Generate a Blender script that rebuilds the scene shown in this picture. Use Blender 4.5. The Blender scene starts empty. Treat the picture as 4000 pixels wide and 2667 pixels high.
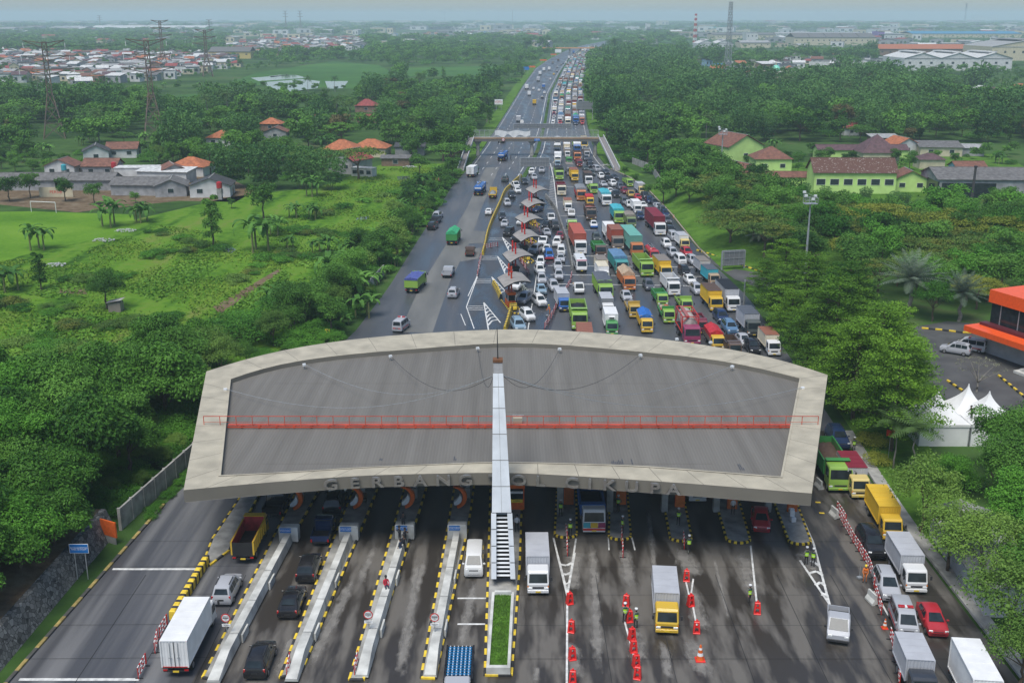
import bpy,bmesh,math,random
import numpy as np
from mathutils import Vector,Matrix
R = math.radians
random.seed(7); NR = np.random.default_rng(7)
S = bpy.context.scene
C = S.collection

# ---------------------------------------------------------------- camera, light, exposure
FPX,CX,CY,CAMH = 4250.0,2000.0,1333.5,46.0
PITCH = math.atan((1333.5 - 68.0) / FPX)
cam_data = bpy.data.cameras.new('camera'); cam = bpy.data.objects.new('camera',cam_data); C.objects.link(cam)
cam.location = (0,0,CAMH); cam.rotation_euler = (math.pi / 2 - PITCH,0,0)
cam_data.sensor_width = 36.0; cam_data.sensor_fit = 'HORIZONTAL'
cam_data.lens = 36.0 * FPX / 4000.0
cam_data.clip_start = 0.5; cam_data.clip_end = 30000
S.camera = cam
SUN_EL,SUN_AZ = R(64),R(205)
W = bpy.data.worlds.new('World'); S.world = W; W.use_nodes = True
wn = W.node_tree.nodes; wl = W.node_tree.links
bg = wn['Background']; sky = wn.new('ShaderNodeTexSky'); sky.sky_type = 'NISHITA'; sky.sun_disc = False
sky.sun_elevation = SUN_EL; sky.sun_rotation = SUN_AZ
sky.air_density = 1.0; sky.dust_density = 1.1; sky.ozone_density = 3.5; sky.altitude = 0
wl.new(sky.outputs[0],bg.inputs[0]); bg.inputs[1].default_value = 0.1
sd = bpy.data.lights.new('sun','SUN'); sun = bpy.data.objects.new('sun',sd); C.objects.link(sun)
sd.energy = 2.7; sd.angle = R(34); sd.color = (1.0,0.97,0.92)
sun.rotation_euler = Vector((-math.sin(SUN_AZ) * math.cos(SUN_EL),-math.cos(SUN_AZ) * math.cos(SUN_EL),-math.sin(SUN_EL))).to_track_quat('-Z','Y').to_euler()
S.view_settings.view_transform = 'Standard'; S.view_settings.look = 'None'
S.view_settings.exposure = 0.42; S.view_settings.gamma = 1.0
S.cycles.max_bounces = 6; S.cycles.diffuse_bounces = 2; S.cycles.glossy_bounces = 2
S.cycles.transmission_bounces = 4; S.cycles.volume_bounces = 2; S.cycles.caustics_reflective = False; S.cycles.caustics_refractive = False

def G(px,py,z=0.0):
 """where the sight line through a point of the photograph meets height z"""
 c,s = math.cos(PITCH),math.sin(PITCH)
 x = (px - CX) / FPX; v = (py - CY) / FPX
 t = (CAMH - z) / (s + v * c)
 return Vector((x * t,(c - v * s) * t,z))

# ---------------------------------------------------------------- materials
MATS = {}
def rgb(h):
 """sRGB hex to linear"""
 o = []
 for i in (0,2,4):
  c = int(h[i:i + 2],16) / 255
  o.append(c / 12.92 if c <= 0.04045 else ((c + 0.055) / 1.055) ** 2.4)
 return tuple(o)
def mul(c,k): return tuple(min(1,x * k) for x in c)
def mat(name,col,rough=0.7,var=0.15,scale=3.0,metal=0.0,coat=0.0,bump=0.0,bscale=None,stretch=None,col2=None,spec=0.5,space='Object',detail=4,thr=None,rough2=None,emit=None):
 if name in MATS: return MATS[name]
 m = bpy.data.materials.new(name); m.use_nodes = True; MATS[name] = m
 n,l = m.node_tree.nodes,m.node_tree.links
 b = n['Principled BSDF']
 b.inputs['Roughness'].default_value = rough; b.inputs['Metallic'].default_value = metal
 b.inputs['Coat Weight'].default_value = coat; b.inputs['Specular IOR Level'].default_value = spec
 tc = n.new('ShaderNodeTexCoord'); mp = n.new('ShaderNodeMapping')
 src = n.new('ShaderNodeNewGeometry').outputs['Position'] if space == 'World' else tc.outputs[space]
 l.new(src,mp.inputs[0])
 if stretch: mp.inputs['Scale'].default_value = stretch
 nz = n.new('ShaderNodeTexNoise'); nz.inputs['Scale'].default_value = scale; nz.inputs['Detail'].default_value = detail
 l.new(mp.outputs[0],nz.inputs['Vector'])
 mr = n.new('ShaderNodeMapRange'); lo,hi = thr if thr else (0.3,0.7)
 mr.inputs[1].default_value = lo; mr.inputs[2].default_value = hi
 l.new(nz.outputs['Fac'],mr.inputs[0])
 mx = n.new('ShaderNodeMix'); mx.data_type = 'RGBA'
 c1 = mul(col,1 - var); c2 = col2 if col2 else mul(col,1 + var)
 mx.inputs[6].default_value = (*c1,1); mx.inputs[7].default_value = (*c2,1)
 l.new(mr.outputs[0],mx.inputs[0]); l.new(mx.outputs[2],b.inputs['Base Color'])
 if rough2 is not None:
  rr = n.new('ShaderNodeMapRange'); rr.inputs[3].default_value = rough; rr.inputs[4].default_value = rough2
  l.new(mr.outputs[0],rr.inputs[0]); l.new(rr.outputs[0],b.inputs['Roughness'])
 if bump:
  nb = n.new('ShaderNodeTexNoise'); nb.inputs['Scale'].default_value = bscale or scale * 6; l.new(mp.outputs[0],nb.inputs['Vector'])
  bp = n.new('ShaderNodeBump'); bp.inputs['Strength'].default_value = bump; l.new(nb.outputs['Fac'],bp.inputs['Height']); l.new(bp.outputs[0],b.inputs['Normal'])
 if emit:
  b.inputs['Emission Color'].default_value = (*emit,1); b.inputs['Emission Strength'].default_value = 1
 return m
PAL = dict(white=(.72,.72,.70),cream=(.62,.56,.42),silver=(.42,.43,.45),grey=(.20,.21,.22),dark=(.035,.04,.05),black=(.012,.012,.014),
   navy=(.012,.03,.09),blue=(.02,.13,.42),steel=(.10,.20,.33),teal=(.05,.30,.28),turquoise=(.05,.36,.42),seagreen=(.14,.38,.31),
   green=(.05,.27,.06),lime=(.27,.46,.07),olive=(.16,.22,.08),yellow=(.66,.42,.03),ochre=(.50,.33,.06),orange=(.52,.16,.04),paleyellow=(.66,.52,.18),
   rust=(.26,.10,.06),brick=(.40,.09,.055),red=(.44,.02,.03),maroon=(.20,.015,.03),magenta=(.28,.03,.10),brown=(.10,.06,.04),tan=(.42,.31,.20),
   taupe=(.22,.19,.16),skyblue=(.24,.35,.43),gold=(.42,.30,.13),bronze=(.07,.085,.08),slate=(.09,.10,.12),indigo=(.07,.09,.28),emerald=(.04,.36,.15),charcoal=(.055,.055,.06))
WORDS = dict(steel='steel blue',seagreen='sea green',paleyellow='pale yellow',brick='brick red',skyblue='sky blue',gold='gold brown',bronze='dark green grey',slate='slate grey',dark='dark grey',navy='navy blue',lime='lime green',emerald='bright green',olive='olive green',rust='rust brown')
def cw(c): return WORDS.get(c,c)
def paint(c): return mat('paint ' + c,PAL[c],rough=.16 if c in ('black','navy','dark') else .4,var=.10,scale=.9,col2=tuple(x * .88 + .02 for x in PAL[c]),coat=.25 if c not in ('rust','tan','taupe') else 0,spec=.35)
def dull(c): return mat('dull sheet ' + c,PAL[c],rough=.6,var=.09,scale=.9)
def cloth(c): return mat('tarpaulin ' + c,PAL[c],rough=.7,var=.25,scale=2.5,bump=.5,bscale=5)
M_glass = mat('dark glass',(.02,.028,.032),rough=.1,var=.4,scale=1.5,spec=.36)
M_tyre = mat('tyre rubber',(.014,.014,.014),rough=.85)
M_rim = mat('wheel metal',(.33,.33,.34),rough=.4,metal=.6)
M_chassis = mat('chassis metal',(.022,.022,.024),rough=.6,var=.4)
M_lampw = mat('clear lamp glass',(.75,.76,.74),rough=.1,var=.1)
M_lampr = mat('red lamp glass',(.42,.01,.012),rough=.15,var=.2)
M_lampo = mat('amber lamp glass',(.7,.2,.01),rough=.2,var=.2)
M_plate = mat('number plate black',(.02,.02,.02),rough=.5)
M_platey = mat('number plate yellow',(.7,.5,.04),rough=.5)
M_chrome = mat('chrome',(.55,.55,.55),rough=.2,metal=.9)
M_bumper = mat('dark plastic',(.03,.03,.032),rough=.6)
M_galv = mat('galvanised steel',(.36,.38,.39),rough=.45,metal=.35,var=.2)
M_conc = mat('weathered concrete',(.30,.295,.27),rough=.85,var=.35,scale=.9,bump=.15,space='World')
M_concl = mat('pale painted concrete',(.50,.50,.46),rough=.8,var=.28,scale=.8,bump=.12,space='World')
M_yel = mat('yellow kerb paint',(.78,.55,.04),rough=.7,var=.22,scale=3,space='World')
M_blk = mat('black kerb paint',(.035,.035,.035),rough=.75,var=.4,scale=3,space='World')
M_wht = mat('white road paint',(.60,.60,.57),rough=.7,var=.3,scale=2,space='World')
M_white = mat('white enamel',(.75,.75,.73),rough=.45,var=.08)
M_red = mat('red enamel',(.50,.025,.02),rough=.45,var=.2)
M_redplastic = mat('red plastic',(.72,.03,.025),rough=.4,var=.12)
M_orange = mat('orange enamel',(.70,.13,.02),rough=.45,var=.15)
M_blue = mat('blue sign face',(.015,.16,.48),rough=.4,var=.06)
M_skin = mat('skin',(.25,.13,.08),rough=.6,var=.1)
M_wood = mat('bark',(.10,.075,.05),rough=.95,var=.4,scale=4,bump=.4)
M_steel = mat('rusty tower steel',(.17,.16,.15),rough=.6,metal=.3,var=.4,col2=(.24,.15,.10),scale=.4)

# ---------------------------------------------------------------- mesh helpers
class MB:
 def __init__(s): s.v = []; s.f = []; s.mi = []; s.mats = []; s.smooth = None
 def m(s,mt):
  if mt not in s.mats: s.mats.append(mt)
  return s.mats.index(mt)
 def add(s,vs,fs,mt):
  o = len(s.v); s.v += [tuple(p) for p in vs]; i = s.m(mt)
  for f in fs: s.f.append(tuple(o + k for k in f)); s.mi.append(i)
  return s
 def box(s,c,d,mt,rz=0.0,bev=0.0):
  x,y,z = c; a,b,e = d[0] / 2,d[1] / 2,d[2] / 2
  if bev:
   k = bev; P = []
   for (zz,q) in ((-e,k),(-e + k,0),(e - k,0),(e,k)):
    P += [(-a + q,-b + q,zz),(a - q,-b + q,zz),(a - q,b - q,zz),(-a + q,b - q,zz)]
   F = [(3,2,1,0),(12,13,14,15)]
   for j in range(3):
    for i in range(4): F.append((4 * j + i,4 * j + (i + 1) % 4,4 * j + 4 + (i + 1) % 4,4 * j + 4 + i))
  else:
   P = [(sx * a,sy * b,sz * e) for sz in (-1,1) for sx,sy in ((-1,-1),(1,-1),(1,1),(-1,1))]
   F = [(3,2,1,0),(4,5,6,7),(0,1,5,4),(1,2,6,5),(2,3,7,6),(3,0,4,7)]
  cz,sz_ = math.cos(rz),math.sin(rz)
  return s.add([(x + p[0] * cz - p[1] * sz_,y + p[0] * sz_ + p[1] * cz,z + p[2]) for p in P],F,mt)
 def cyl(s,p0,p1,r0,r1,mt,n=10,caps=True):
  p0,p1 = Vector(p0),Vector(p1); d = (p1 - p0).normalized()
  u = d.cross(Vector((0,0,1)) if abs(d.z) < .95 else Vector((1,0,0))).normalized(); w = d.cross(u)
  P = []
  for (p,r) in ((p0,r0),(p1,r1)):
   for i in range(n):
    a = 2 * math.pi * i / n; P.append(p + u * (r * math.cos(a)) + w * (r * math.sin(a)))
  F = [(i,(i + 1) % n,n + (i + 1) % n,n + i) for i in range(n)]
  if caps: F += [tuple(range(n))[::-1],tuple(range(n,2 * n))]
  return s.add(P,F,mt)
 def beam(s,p0,p1,w,mt,h=None):
  p0,p1 = Vector(p0),Vector(p1); d = (p1 - p0).normalized()
  u = d.cross(Vector((0,0,1)) if abs(d.z) < .95 else Vector((0,1,0))).normalized(); q = u.cross(d); h = h or w
  P = [p + u * (a * w / 2) + q * (b * h / 2) for p in (p0,p1) for a,b in ((-1,-1),(1,-1),(1,1),(-1,1))]
  return s.add(P,[(3,2,1,0),(4,5,6,7),(0,1,5,4),(1,2,6,5),(2,3,7,6),(3,0,4,7)],mt)
 def loft(s,rings,mt,closed=True,caps=True):
  n = len(rings[0]); P = [p for r in rings for p in r]; F = []
  for j in range(len(rings) - 1):
   for i in range(n if closed else n - 1):
    F.append((j * n + i,j * n + (i + 1) % n,(j + 1) * n + (i + 1) % n,(j + 1) * n + i))
  if caps: F += [tuple(range(n))[::-1],tuple(range((len(rings) - 1) * n,len(rings) * n))]
  return s.add(P,F,mt)
 def profile(s,prof,x0,x1,mt,bev=0.05):
  """a side outline [(y, z)] given width along x, its edges eased by bev"""
  cy = sum(p[0] for p in prof) / len(prof); cz = sum(p[1] for p in prof) / len(prof)
  def sh(k): return [(cy + (y - cy) * (1 - k / max(.3,abs(y - cy) + .01) if abs(y - cy) > k else 1),cz + (z - cz) * (1 - k / max(.3,abs(z - cz) + .01) if abs(z - cz) > k else 1)) for y,z in prof]
  ins = sh(bev); rings = []
  for x,pr in ((x0,ins),(x0 + bev,prof),(x1 - bev,prof),(x1,ins)): rings.append([(x,y,z) for y,z in pr])
  return s.loft(rings,mt)
 def prism(s,pts,z0,z1,mt,mt_side=None):
  n = len(pts); P = [(p[0],p[1],z0) for p in pts] + [(p[0],p[1],z1) for p in pts]
  s.add(P,[tuple(range(n))[::-1],tuple(range(n,2 * n))],mt)
  return s.add(P,[(i,(i + 1) % n,n + (i + 1) % n,n + i) for i in range(n)],mt_side or mt)
 def quad(s,a,b,c,d,mt): return s.add([a,b,c,d],[(0,1,2,3)],mt)
 def ext(s,o):
  k = len(s.v); s.v += o.v; mp = [s.m(x) for x in o.mats]
  s.f += [tuple(k + i for i in f) for f in o.f]; s.mi += [mp[i] for i in o.mi]; return s
 def xf(s,M):
  s.v = [tuple(M @ Vector(p)) for p in s.v]; return s
 def mesh(s,name,smooth=None):
  me = bpy.data.meshes.new(name); me.from_pydata(s.v,[],s.f)
  for x in s.mats: me.materials.append(x)
  me.polygons.foreach_set('material_index',s.mi)
  if smooth:
   me.polygons.foreach_set('use_smooth',[True] * len(s.f)); me.update()
   me.set_sharp_from_angle(angle=R(smooth))
  me.update(); return me
def obj(name,data,parent=None,loc=(0,0,0),rz=0.0,smooth=None):
 if isinstance(data,MB): data = data.mesh(name,smooth)
 o = bpy.data.objects.new(name,data); C.objects.link(o)
 o.location = loc
 if rz: o.rotation_euler = (0,0,rz)
 if parent is not None: o.parent = parent
 return o
AUTO = []      # things whose label is made to single them out once everything stands
def thing(name,label,cat,loc=(0,0,0),rz=0.0,group=None,auto=False,data=None,smooth=None):
 o = obj(name,data,None,loc,rz,smooth); o['label'] = label; o['category'] = cat
 if group: o['group'] = group
 if auto: AUTO.append(o)
 return o
def struct(name,data,kind='structure'):
 o = obj(name,data); o['kind'] = kind; return o
def sheet(pts,z,mt):
 b = MB(); b.add([(p[0],p[1],z) for p in pts],[tuple(range(len(pts)))],mt); return b
def tri_sheet(pts,z,mt,name):
 """a flat outline of any shape"""
 bm = bmesh.new(); vs = [bm.verts.new((p[0],p[1],z)) for p in pts]
 f = bm.faces.new(vs); bmesh.ops.triangulate(bm,faces=[f])
 for q in bm.faces:
  if q.normal.z < 0: q.normal_flip()
 me = bpy.data.meshes.new(name); bm.to_mesh(me); bm.free(); me.materials.append(mt); return me
def text_mesh(txt,size,mt,depth=0.01,align='CENTER',sx=1.0,bold=0.0):
 cu = bpy.data.curves.new('lettering','FONT'); cu.body = txt; cu.size = size; cu.extrude = depth; cu.align_x = align; cu.align_y = 'CENTER'; cu.offset = bold
 cu.space_line = .95
 o = bpy.data.objects.new('lettering',cu); C.objects.link(o)
 me = bpy.data.meshes.new_from_object(o.evaluated_get(bpy.context.evaluated_depsgraph_get()))
 bpy.data.objects.remove(o); bpy.data.curves.remove(cu)
 me.materials.clear(); me.materials.append(mt)
 if sx != 1.0: me.transform(Matrix.Diagonal((sx,1,1,1)))
 return me
def interp(poly,y):
 """x on a polyline of (x, y) ordered by y"""
 if y <= poly[0][1]: return poly[0][0]
 for (x0,y0),(x1,y1) in zip(poly,poly[1:]):
  if y <= y1: return x0 + (x1 - x0) * (y - y0) / (y1 - y0)
 (x0,y0),(x1,y1) = poly[-2:]; return x1 + (x1 - x0) / (y1 - y0) * (y - y1)
def inside(p,poly):
 x,y = p[0],p[1]; r = False; n = len(poly)
 for i in range(n):
  x0,y0 = poly[i][0],poly[i][1]; x1,y1 = poly[i - 1][0],poly[i - 1][1]
  if (y0 > y) != (y1 > y) and x < (x1 - x0) * (y - y0) / (y1 - y0) + x0: r = not r
 return r
def GP(*pts,z=0.0): return [G(px,py,z) for px,py in pts]
# ---------------------------------------------------------------- ground, roads, markings
def ground_mat(name,cols,scale,stretch=(1,1,1),rough=.95,rot=0.0,bump=0.0,bsc=2.0,fine=1.2):
 m = bpy.data.materials.new(name); m.use_nodes = True; n,l = m.node_tree.nodes,m.node_tree.links
 b = n['Principled BSDF']; b.inputs['Roughness'].default_value = rough; b.inputs['Specular IOR Level'].default_value = .05
 g = n.new('ShaderNodeNewGeometry'); mp = n.new('ShaderNodeMapping'); l.new(g.outputs['Position'],mp.inputs[0])
 mp.inputs['Scale'].default_value = stretch; mp.inputs['Rotation'].default_value = (0,0,rot)
 a = n.new('ShaderNodeTexNoise'); a.inputs['Scale'].default_value = scale; a.inputs['Detail'].default_value = 6; l.new(mp.outputs[0],a.inputs[0])
 f = n.new('ShaderNodeTexNoise'); f.inputs['Scale'].default_value = fine; f.inputs['Detail'].default_value = 5; l.new(g.outputs['Position'],f.inputs[0])
 mx = n.new('ShaderNodeMix'); mx.inputs[0].default_value = .3; l.new(a.outputs['Fac'],mx.inputs[2]); l.new(f.outputs['Fac'],mx.inputs[3])
 r = n.new('ShaderNodeValToRGB'); e = r.color_ramp.elements
 ps = np.linspace(.36,.66,len(cols))
 e[0].position = ps[0]; e[0].color = (*cols[0],1); e[1].position = ps[-1]; e[1].color = (*cols[-1],1)
 for p,cc in list(zip(ps,cols))[1:-1]: q = e.new(p); q.color = (*cc,1)
 l.new(mx.outputs[0],r.inputs[0]); l.new(r.outputs[0],b.inputs['Base Color'])
 if bump:
  bp = n.new('ShaderNodeBump'); bp.inputs['Strength'].default_value = bump; bp.inputs['Distance'].default_value = .3
  nb = n.new('ShaderNodeTexNoise'); nb.inputs['Scale'].default_value = bsc; nb.inputs['Detail'].default_value = 6; l.new(g.outputs['Position'],nb.inputs[0])
  l.new(nb.outputs['Fac'],bp.inputs['Height']); l.new(bp.outputs[0],b.inputs['Normal'])
 return m
M_ground = ground_mat('undergrowth ground',[(.02,.045,.015),(.04,.085,.02),(.06,.12,.03),(.09,.10,.045)],.02,bump=.6,bsc=.6,fine=.25)
M_meadow = ground_mat('meadow',[(.03,.08,.010),(.065,.155,.014),(.105,.215,.020),(.125,.21,.028),(.17,.19,.05)],.16,stretch=(1,.16,1),rot=R(-58),bump=1.0,bsc=1.1,fine=.5)
M_pitch = ground_mat('short turf',[(.07,.17,.015),(.11,.23,.02),(.15,.27,.03)],.06,bump=.2)
M_paddy = ground_mat('paddy field',[(.04,.10,.025),(.055,.14,.03),(.08,.17,.035)],.012,stretch=(.3,1,1),fine=.05)
M_verge = ground_mat('roadside grass',[(.045,.10,.015),(.08,.17,.022),(.11,.21,.03)],.25,bump=.6)
M_dirt = ground_mat('bare earth',[(.10,.07,.045),(.16,.115,.07),(.20,.16,.11)],.3,bump=.4)
M_forecourt = mat('worn tarmac',(.075,.075,.072),rough=.6,var=.3,scale=.25,space='World',bump=.1,bscale=8,rough2=.8)
M_asph = mat('wet asphalt',(.055,.058,.064),rough=.28,var=.2,scale=.22,space='World',stretch=(1,.12,1),thr=(.35,.65),col2=(.105,.108,.112),rough2=.62,bump=.05,bscale=12)
M_asphd = mat('fresh wet asphalt',(.036,.039,.044),rough=.2,var=.25,scale=.3,space='World',stretch=(1,.3,1),thr=(.38,.62),col2=(.062,.064,.068),rough2=.55)
M_slab = mat('dry road slabs',(.14,.14,.13),rough=.6,var=.2,scale=.35,space='World',stretch=(1,.15,1),rough2=.85)
M_lane = mat('damp toll lane concrete',(.05,.043,.036),rough=.3,var=.15,scale=.5,space='World',stretch=(1.3,.24,1),thr=(.44,.58),col2=(.125,.114,.098),rough2=.75,bump=.1,bscale=14,detail=9)
M_stain = mat('dried concrete patch',(.25,.235,.21),rough=.85,var=.25,scale=1.2,space='World')
M_crack = mat('tar seam',(.02,.02,.02),rough=.7)
M_water = mat('still water',(.10,.12,.11),rough=.06,var=.1)

gb = MB(); gb.add([(-9000,-120,0),(9000,-120,0),(9000,11000,0),(-9000,11000,0)],[(0,1,2,3)],M_ground)
struct('ground',gb)
LEFT = [(-36.6,40),(-36.4,68),(-34.6,96),(-33.2,104),(-29.3,128),(-24,159),(-21.9,188),(-20.6,222),(-19.2,255),(-17.0,308),(-14.0,345),(-10,409),(-5.3,508),(-1.0,596),(8,789),(22.1,1050),(42.4,1284),(81.4,1649),(120.4,1921),(200,2350)]
RIGHT = [(36.6,40),(36.6,95),(38,120),(39.4,150),(40.5,180),(38.4,222),(38.5,262),(37.5,300),(35,325),(30.3,348),(29.6,380),(30.6,425),(34.2,508),(41.6,641),(50.9,789),(72,1083),(88,1300),(118,1649),(153,1921),(235,2350)]
MED = [(2.4,318),(5.5,352),(8.9,395),(14.9,508),(23.1,693),(41.2,963),(65,1290),(99,1649),(137,1921),(217,2350)]
def strip(lo,hi,y0,y1,z,mt,step=12.0):
 b = MB(); n = max(2,int((y1 - y0) / step)); P = []
 for i in range(n + 1):
  y = y0 + (y1 - y0) * i / n
  P += [(interp(lo,y) if isinstance(lo,list) else lo,y,z),(interp(hi,y) if isinstance(hi,list) else hi,y,z)]
 return b.add(P,[(2 * i,2 * i + 1,2 * i + 3,2 * i + 2) for i in range(n)],mt)
def off(poly,dx): return [(x + dx,y) for x,y in poly]
struct('road',strip(LEFT,RIGHT,40,2340,.05,M_asph,8))
struct('toll_lane_pavement',strip(off(LEFT,13.2),off(RIGHT,0),40,118,.056,M_lane,8))
struct('left_lane_pavement',strip(LEFT,off(LEFT,13.2),40,118,.056,mat('grey left lane concrete',(.085,.085,.09),rough=.38,var=.15,scale=.35,space='World',stretch=(1.6,.06,1),thr=(.42,.66),col2=(.16,.16,.16),rough2=.7),8))
# slabs of older, drier concrete in the left carriageway
for k,p in enumerate([[(1896,655),(1952,652),(1880,815),(1835,948),(1758,1098),(1690,1298),(1560,1298),(1640,1120),(1735,968),(1822,815)],
   [(1790,975),(1880,968),(1868,1010),(1800,1022)],[(1835,900),(1896,903),(1888,950),(1828,952)]]):
 struct('road_slab',tri_sheet(GP(*p,z=.057 + .004 * k),.057 + .004 * k,M_slab,'road_slab'))
booth_poly = GP((2040,690),(2120,560),(2150,560),(2150,690),(2140,780),(2190,900),(2235,1060),(2150,1290),(1820,1290),(1862,1090),(1895,985),(1925,860),(1975,760))
struct('booth_lane_pavement',tri_sheet(booth_poly,.0565,M_asphd,'booth_lane_pavement'))
mk = MB()
def line(a,b,w,mt=M_wht,z=.07,n=1):
 line.k = (line.k + 1) % 14; z += .0011 * line.k - .006
 for i in range(n):
  a0,b0 = Vector(a).lerp(Vector(b),i / n),Vector(a).lerp(Vector(b),(i + 1) / n)
  d = (b0 - a0); d.z = 0; d.normalize(); q = Vector((-d.y,d.x,0)) * (w / 2)
  mk.quad((a0 + q)[:2] + (z,),(a0 - q)[:2] + (z,),(b0 - q)[:2] + (z,),(b0 + q)[:2] + (z,),mt)
line.k = 0
def pl(pts,w,mt=M_wht,z=.07):
 P = GP(*pts)
 for a,b in zip(P,P[1:]): line(a,b,w,mt,z)
def along(poly,y0,y1,w,dash=None,gap=None):
 y = y0
 while y < y1:
  y2 = min(y1,y + (dash or 14)); line((interp(poly,y),y,0),(interp(poly,y2),y2,0),w); y = y2 + (gap or 0)
along(off(LEFT,1.0),340,2300,.16); along(off(MED,-1.6),318,2300,.25); along(off(MED,2.4),330,2300,.25); along(off(RIGHT,-1.6),345,2300,.18)
for f in (.28,.52,.76):
 lane = [(interp(LEFT,y) * (1 - f) + interp(off(MED,-1.6),y) * f,y) for _,y in MED]
 along(lane,330,2200,.16,5,9)
for f in (.25,.5,.75):
 lane = [(interp(off(MED,2.4),y) * (1 - f) + interp(off(RIGHT,-1.6),y) * f,y) for _,y in MED]
 along(lane,345,2200,.16,5,9)
# rumble lines across the jam
for a,b in [((2172,731),(2240,731)),((2172,791),(2265,791)),((2190,844),(2300,846)),((2196,899),(2330,901)),((2225,956),(2490,959)),((2232,1001),(2540,1004)),((2140,1039),(2560,1044)),((2150,1074),(2760,1082)),((2100,1109),(2740,1118)),((2600,1043),(2730,1046))]:
 line(G(*a),G(*b),.28)
# left satellite plaza lines
pl([(1880,1003),(1862,1085),(1828,1158)],.16); pl([(1865,1082),(1822,1200),(1852,1285)],.16); pl([(1800,1228),(1818,1272)],.14)
for a,b in [((1912,932),(1962,932)),((1911,939),(1964,939)),((1888,1003),(1945,1003)),((1886,1010),(1943,1010)),((1884,1015),(1942,1015)),((1860,1093),(1920,1093)),((1859,1099),(1919,1099)),((1858,1105),(1918,1105)),((1828,1197),(1888,1197)),((1827,1204),(1888,1204)),((1826,1211),(1890,1211)),((2016,1241),(2050,1241)),((2016,1247),(2050,1247)),((2060,1132),(2082,1132)),((2061,1139),(2082,1139))]:
 line(G(*a),G(*b),.22)
def gore(tip,base_l,base_r,n=6):
 t,l,r = G(*tip),G(*base_l),G(*base_r); line(t,l,.2); line(t,r,.2)
 for i in range(1,n):
  f = i / n; a,b = t.lerp(l,f),t.lerp(r,f); m_ = a.lerp(b,.5) + (t - (l + r) / 2).normalized() * (a - b).length * .3
  line(a,m_,.3); line(m_,b,.3)
gore((1890,1183),(1908,1290),(1955,1262),7); gore((1921,1083),(1960,1170),(1985,1150),6); gore((1943,1002),(1975,1075),(1990,1055),6); gore((1962,928),(1990,985),(2003,968),5)
gore((2062,1030),(2030,1005),(2068,1006),3)
# hatched nose between booth lanes and truck lanes
for i in range(20):
 f = i / 19; y = 690 + 125 * f; line(G(2152 - 14 * f,y),G(2160 + 16 * f,y + 4),.5,mat('worn road paint',(.36,.36,.34),rough=.8,var=.3,scale=1,space='World'))
pl([(2150,640),(2163,700),(2177,822)],.25); pl([(2085,1150),(2062,1290)],.16); pl([(2100,1045),(2080,1190)],.16)
# near side of the toll plaza
for y0,x0,x1 in ((2224,440,785),(2655,75,545)): line(G(x0,y0),G(x1,y0),.32)
for y0 in (2338,2439): line(G(1787,y0),G(1914,y0),.22)
pl([(2162,2102),(2200,2262),(2216,2330)],.16); pl([(2250,2105),(2216,2330),(2214,2667),(2212,2720)],.16); gore((2216,2320),(2178,2170),(2245,2160),4)
pl([(2676,2260),(2696,2345),(2708,2262)],.14); pl([(2702,2345),(2722,2450)],.14)
pl([(3110,1968),(3178,2125),(3240,2362)],.2); pl([(3125,2190),(3240,2362)],.2); pl([(2932,2132),(2955,2350)],.16)
for a,m_,b in [((3165,2192),(3185,2200),(3200,2212)),((3160,2240),(3190,2232),(3213,2248)),((3185,2287),(3205,2275),(3222,2288)),((3212,2328),(3222,2318),(3232,2330))]: pl([a,m_,b],.3)
pl([(3415,2310),(3470,2405)],.16); pl([(2376,2100),(2379,2150)],.12); pl([(2468,2100),(2480,2150)],.14); pl([(2440,2430),(2475,2560)],.14)
for a in ((3185,1963),(3200,2005)): line(G(*a),G(a[0] + 20,a[1] + 1),.3,M_yel)
def joints():
 for x in (-31.5,-27.2,-22.9,4.2,7.2,11.9,17.5,22.8,27.4,31.6):
  line((x,40,0),(x,84,0),.05,M_crack,.065)
 for y in (66.5,71.2,75.9,80.6,85.4,90.2):
  line((-36,y,0),(-22.6,y + .2,0),.04,M_crack,.065); line((-1,y,0),(36,y,0),.04,M_crack,.065)
joints()
struct('road_markings',mk)
# dry patches between the wheel tracks of the toll lanes, their edges fading into the damp
def stain_mat():
 n,l = M_stain.node_tree.nodes,M_stain.node_tree.links; a = n.new('ShaderNodeAttribute'); a.attribute_name = 'mask'; g = n.new('ShaderNodeNewGeometry'); mp = n.new('ShaderNodeMapping'); mp.inputs['Scale'].default_value = (1.6,.55,1); nz = n.new('ShaderNodeTexNoise'); nz.inputs['Scale'].default_value = 1.3; nz.inputs['Detail'].default_value = 8; nz.inputs['Roughness'].default_value = .65
 l.new(g.outputs['Position'],mp.inputs[0]); l.new(mp.outputs[0],nz.inputs[0]); m = n.new('ShaderNodeMath'); m.operation = 'MULTIPLY_ADD'; l.new(nz.outputs['Fac'],m.inputs[0]); m.inputs[1].default_value = 1.7; l.new(a.outputs['Fac'],m.inputs[2])
 r = n.new('ShaderNodeMapRange'); r.inputs[1].default_value = 1.12; r.inputs[2].default_value = 1.62; r.inputs[4].default_value = .7; l.new(m.outputs[0],r.inputs[0]); t = n.new('ShaderNodeBsdfTransparent'); x = n.new('ShaderNodeMixShader'); l.new(r.outputs[0],x.inputs[0]); l.new(t.outputs[0],x.inputs[1]); l.new(n['Principled BSDF'].outputs[0],x.inputs[2]); l.new(x.outputs[0],n['Material Output'].inputs[0])
stain_mat(); MASK = []
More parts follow.
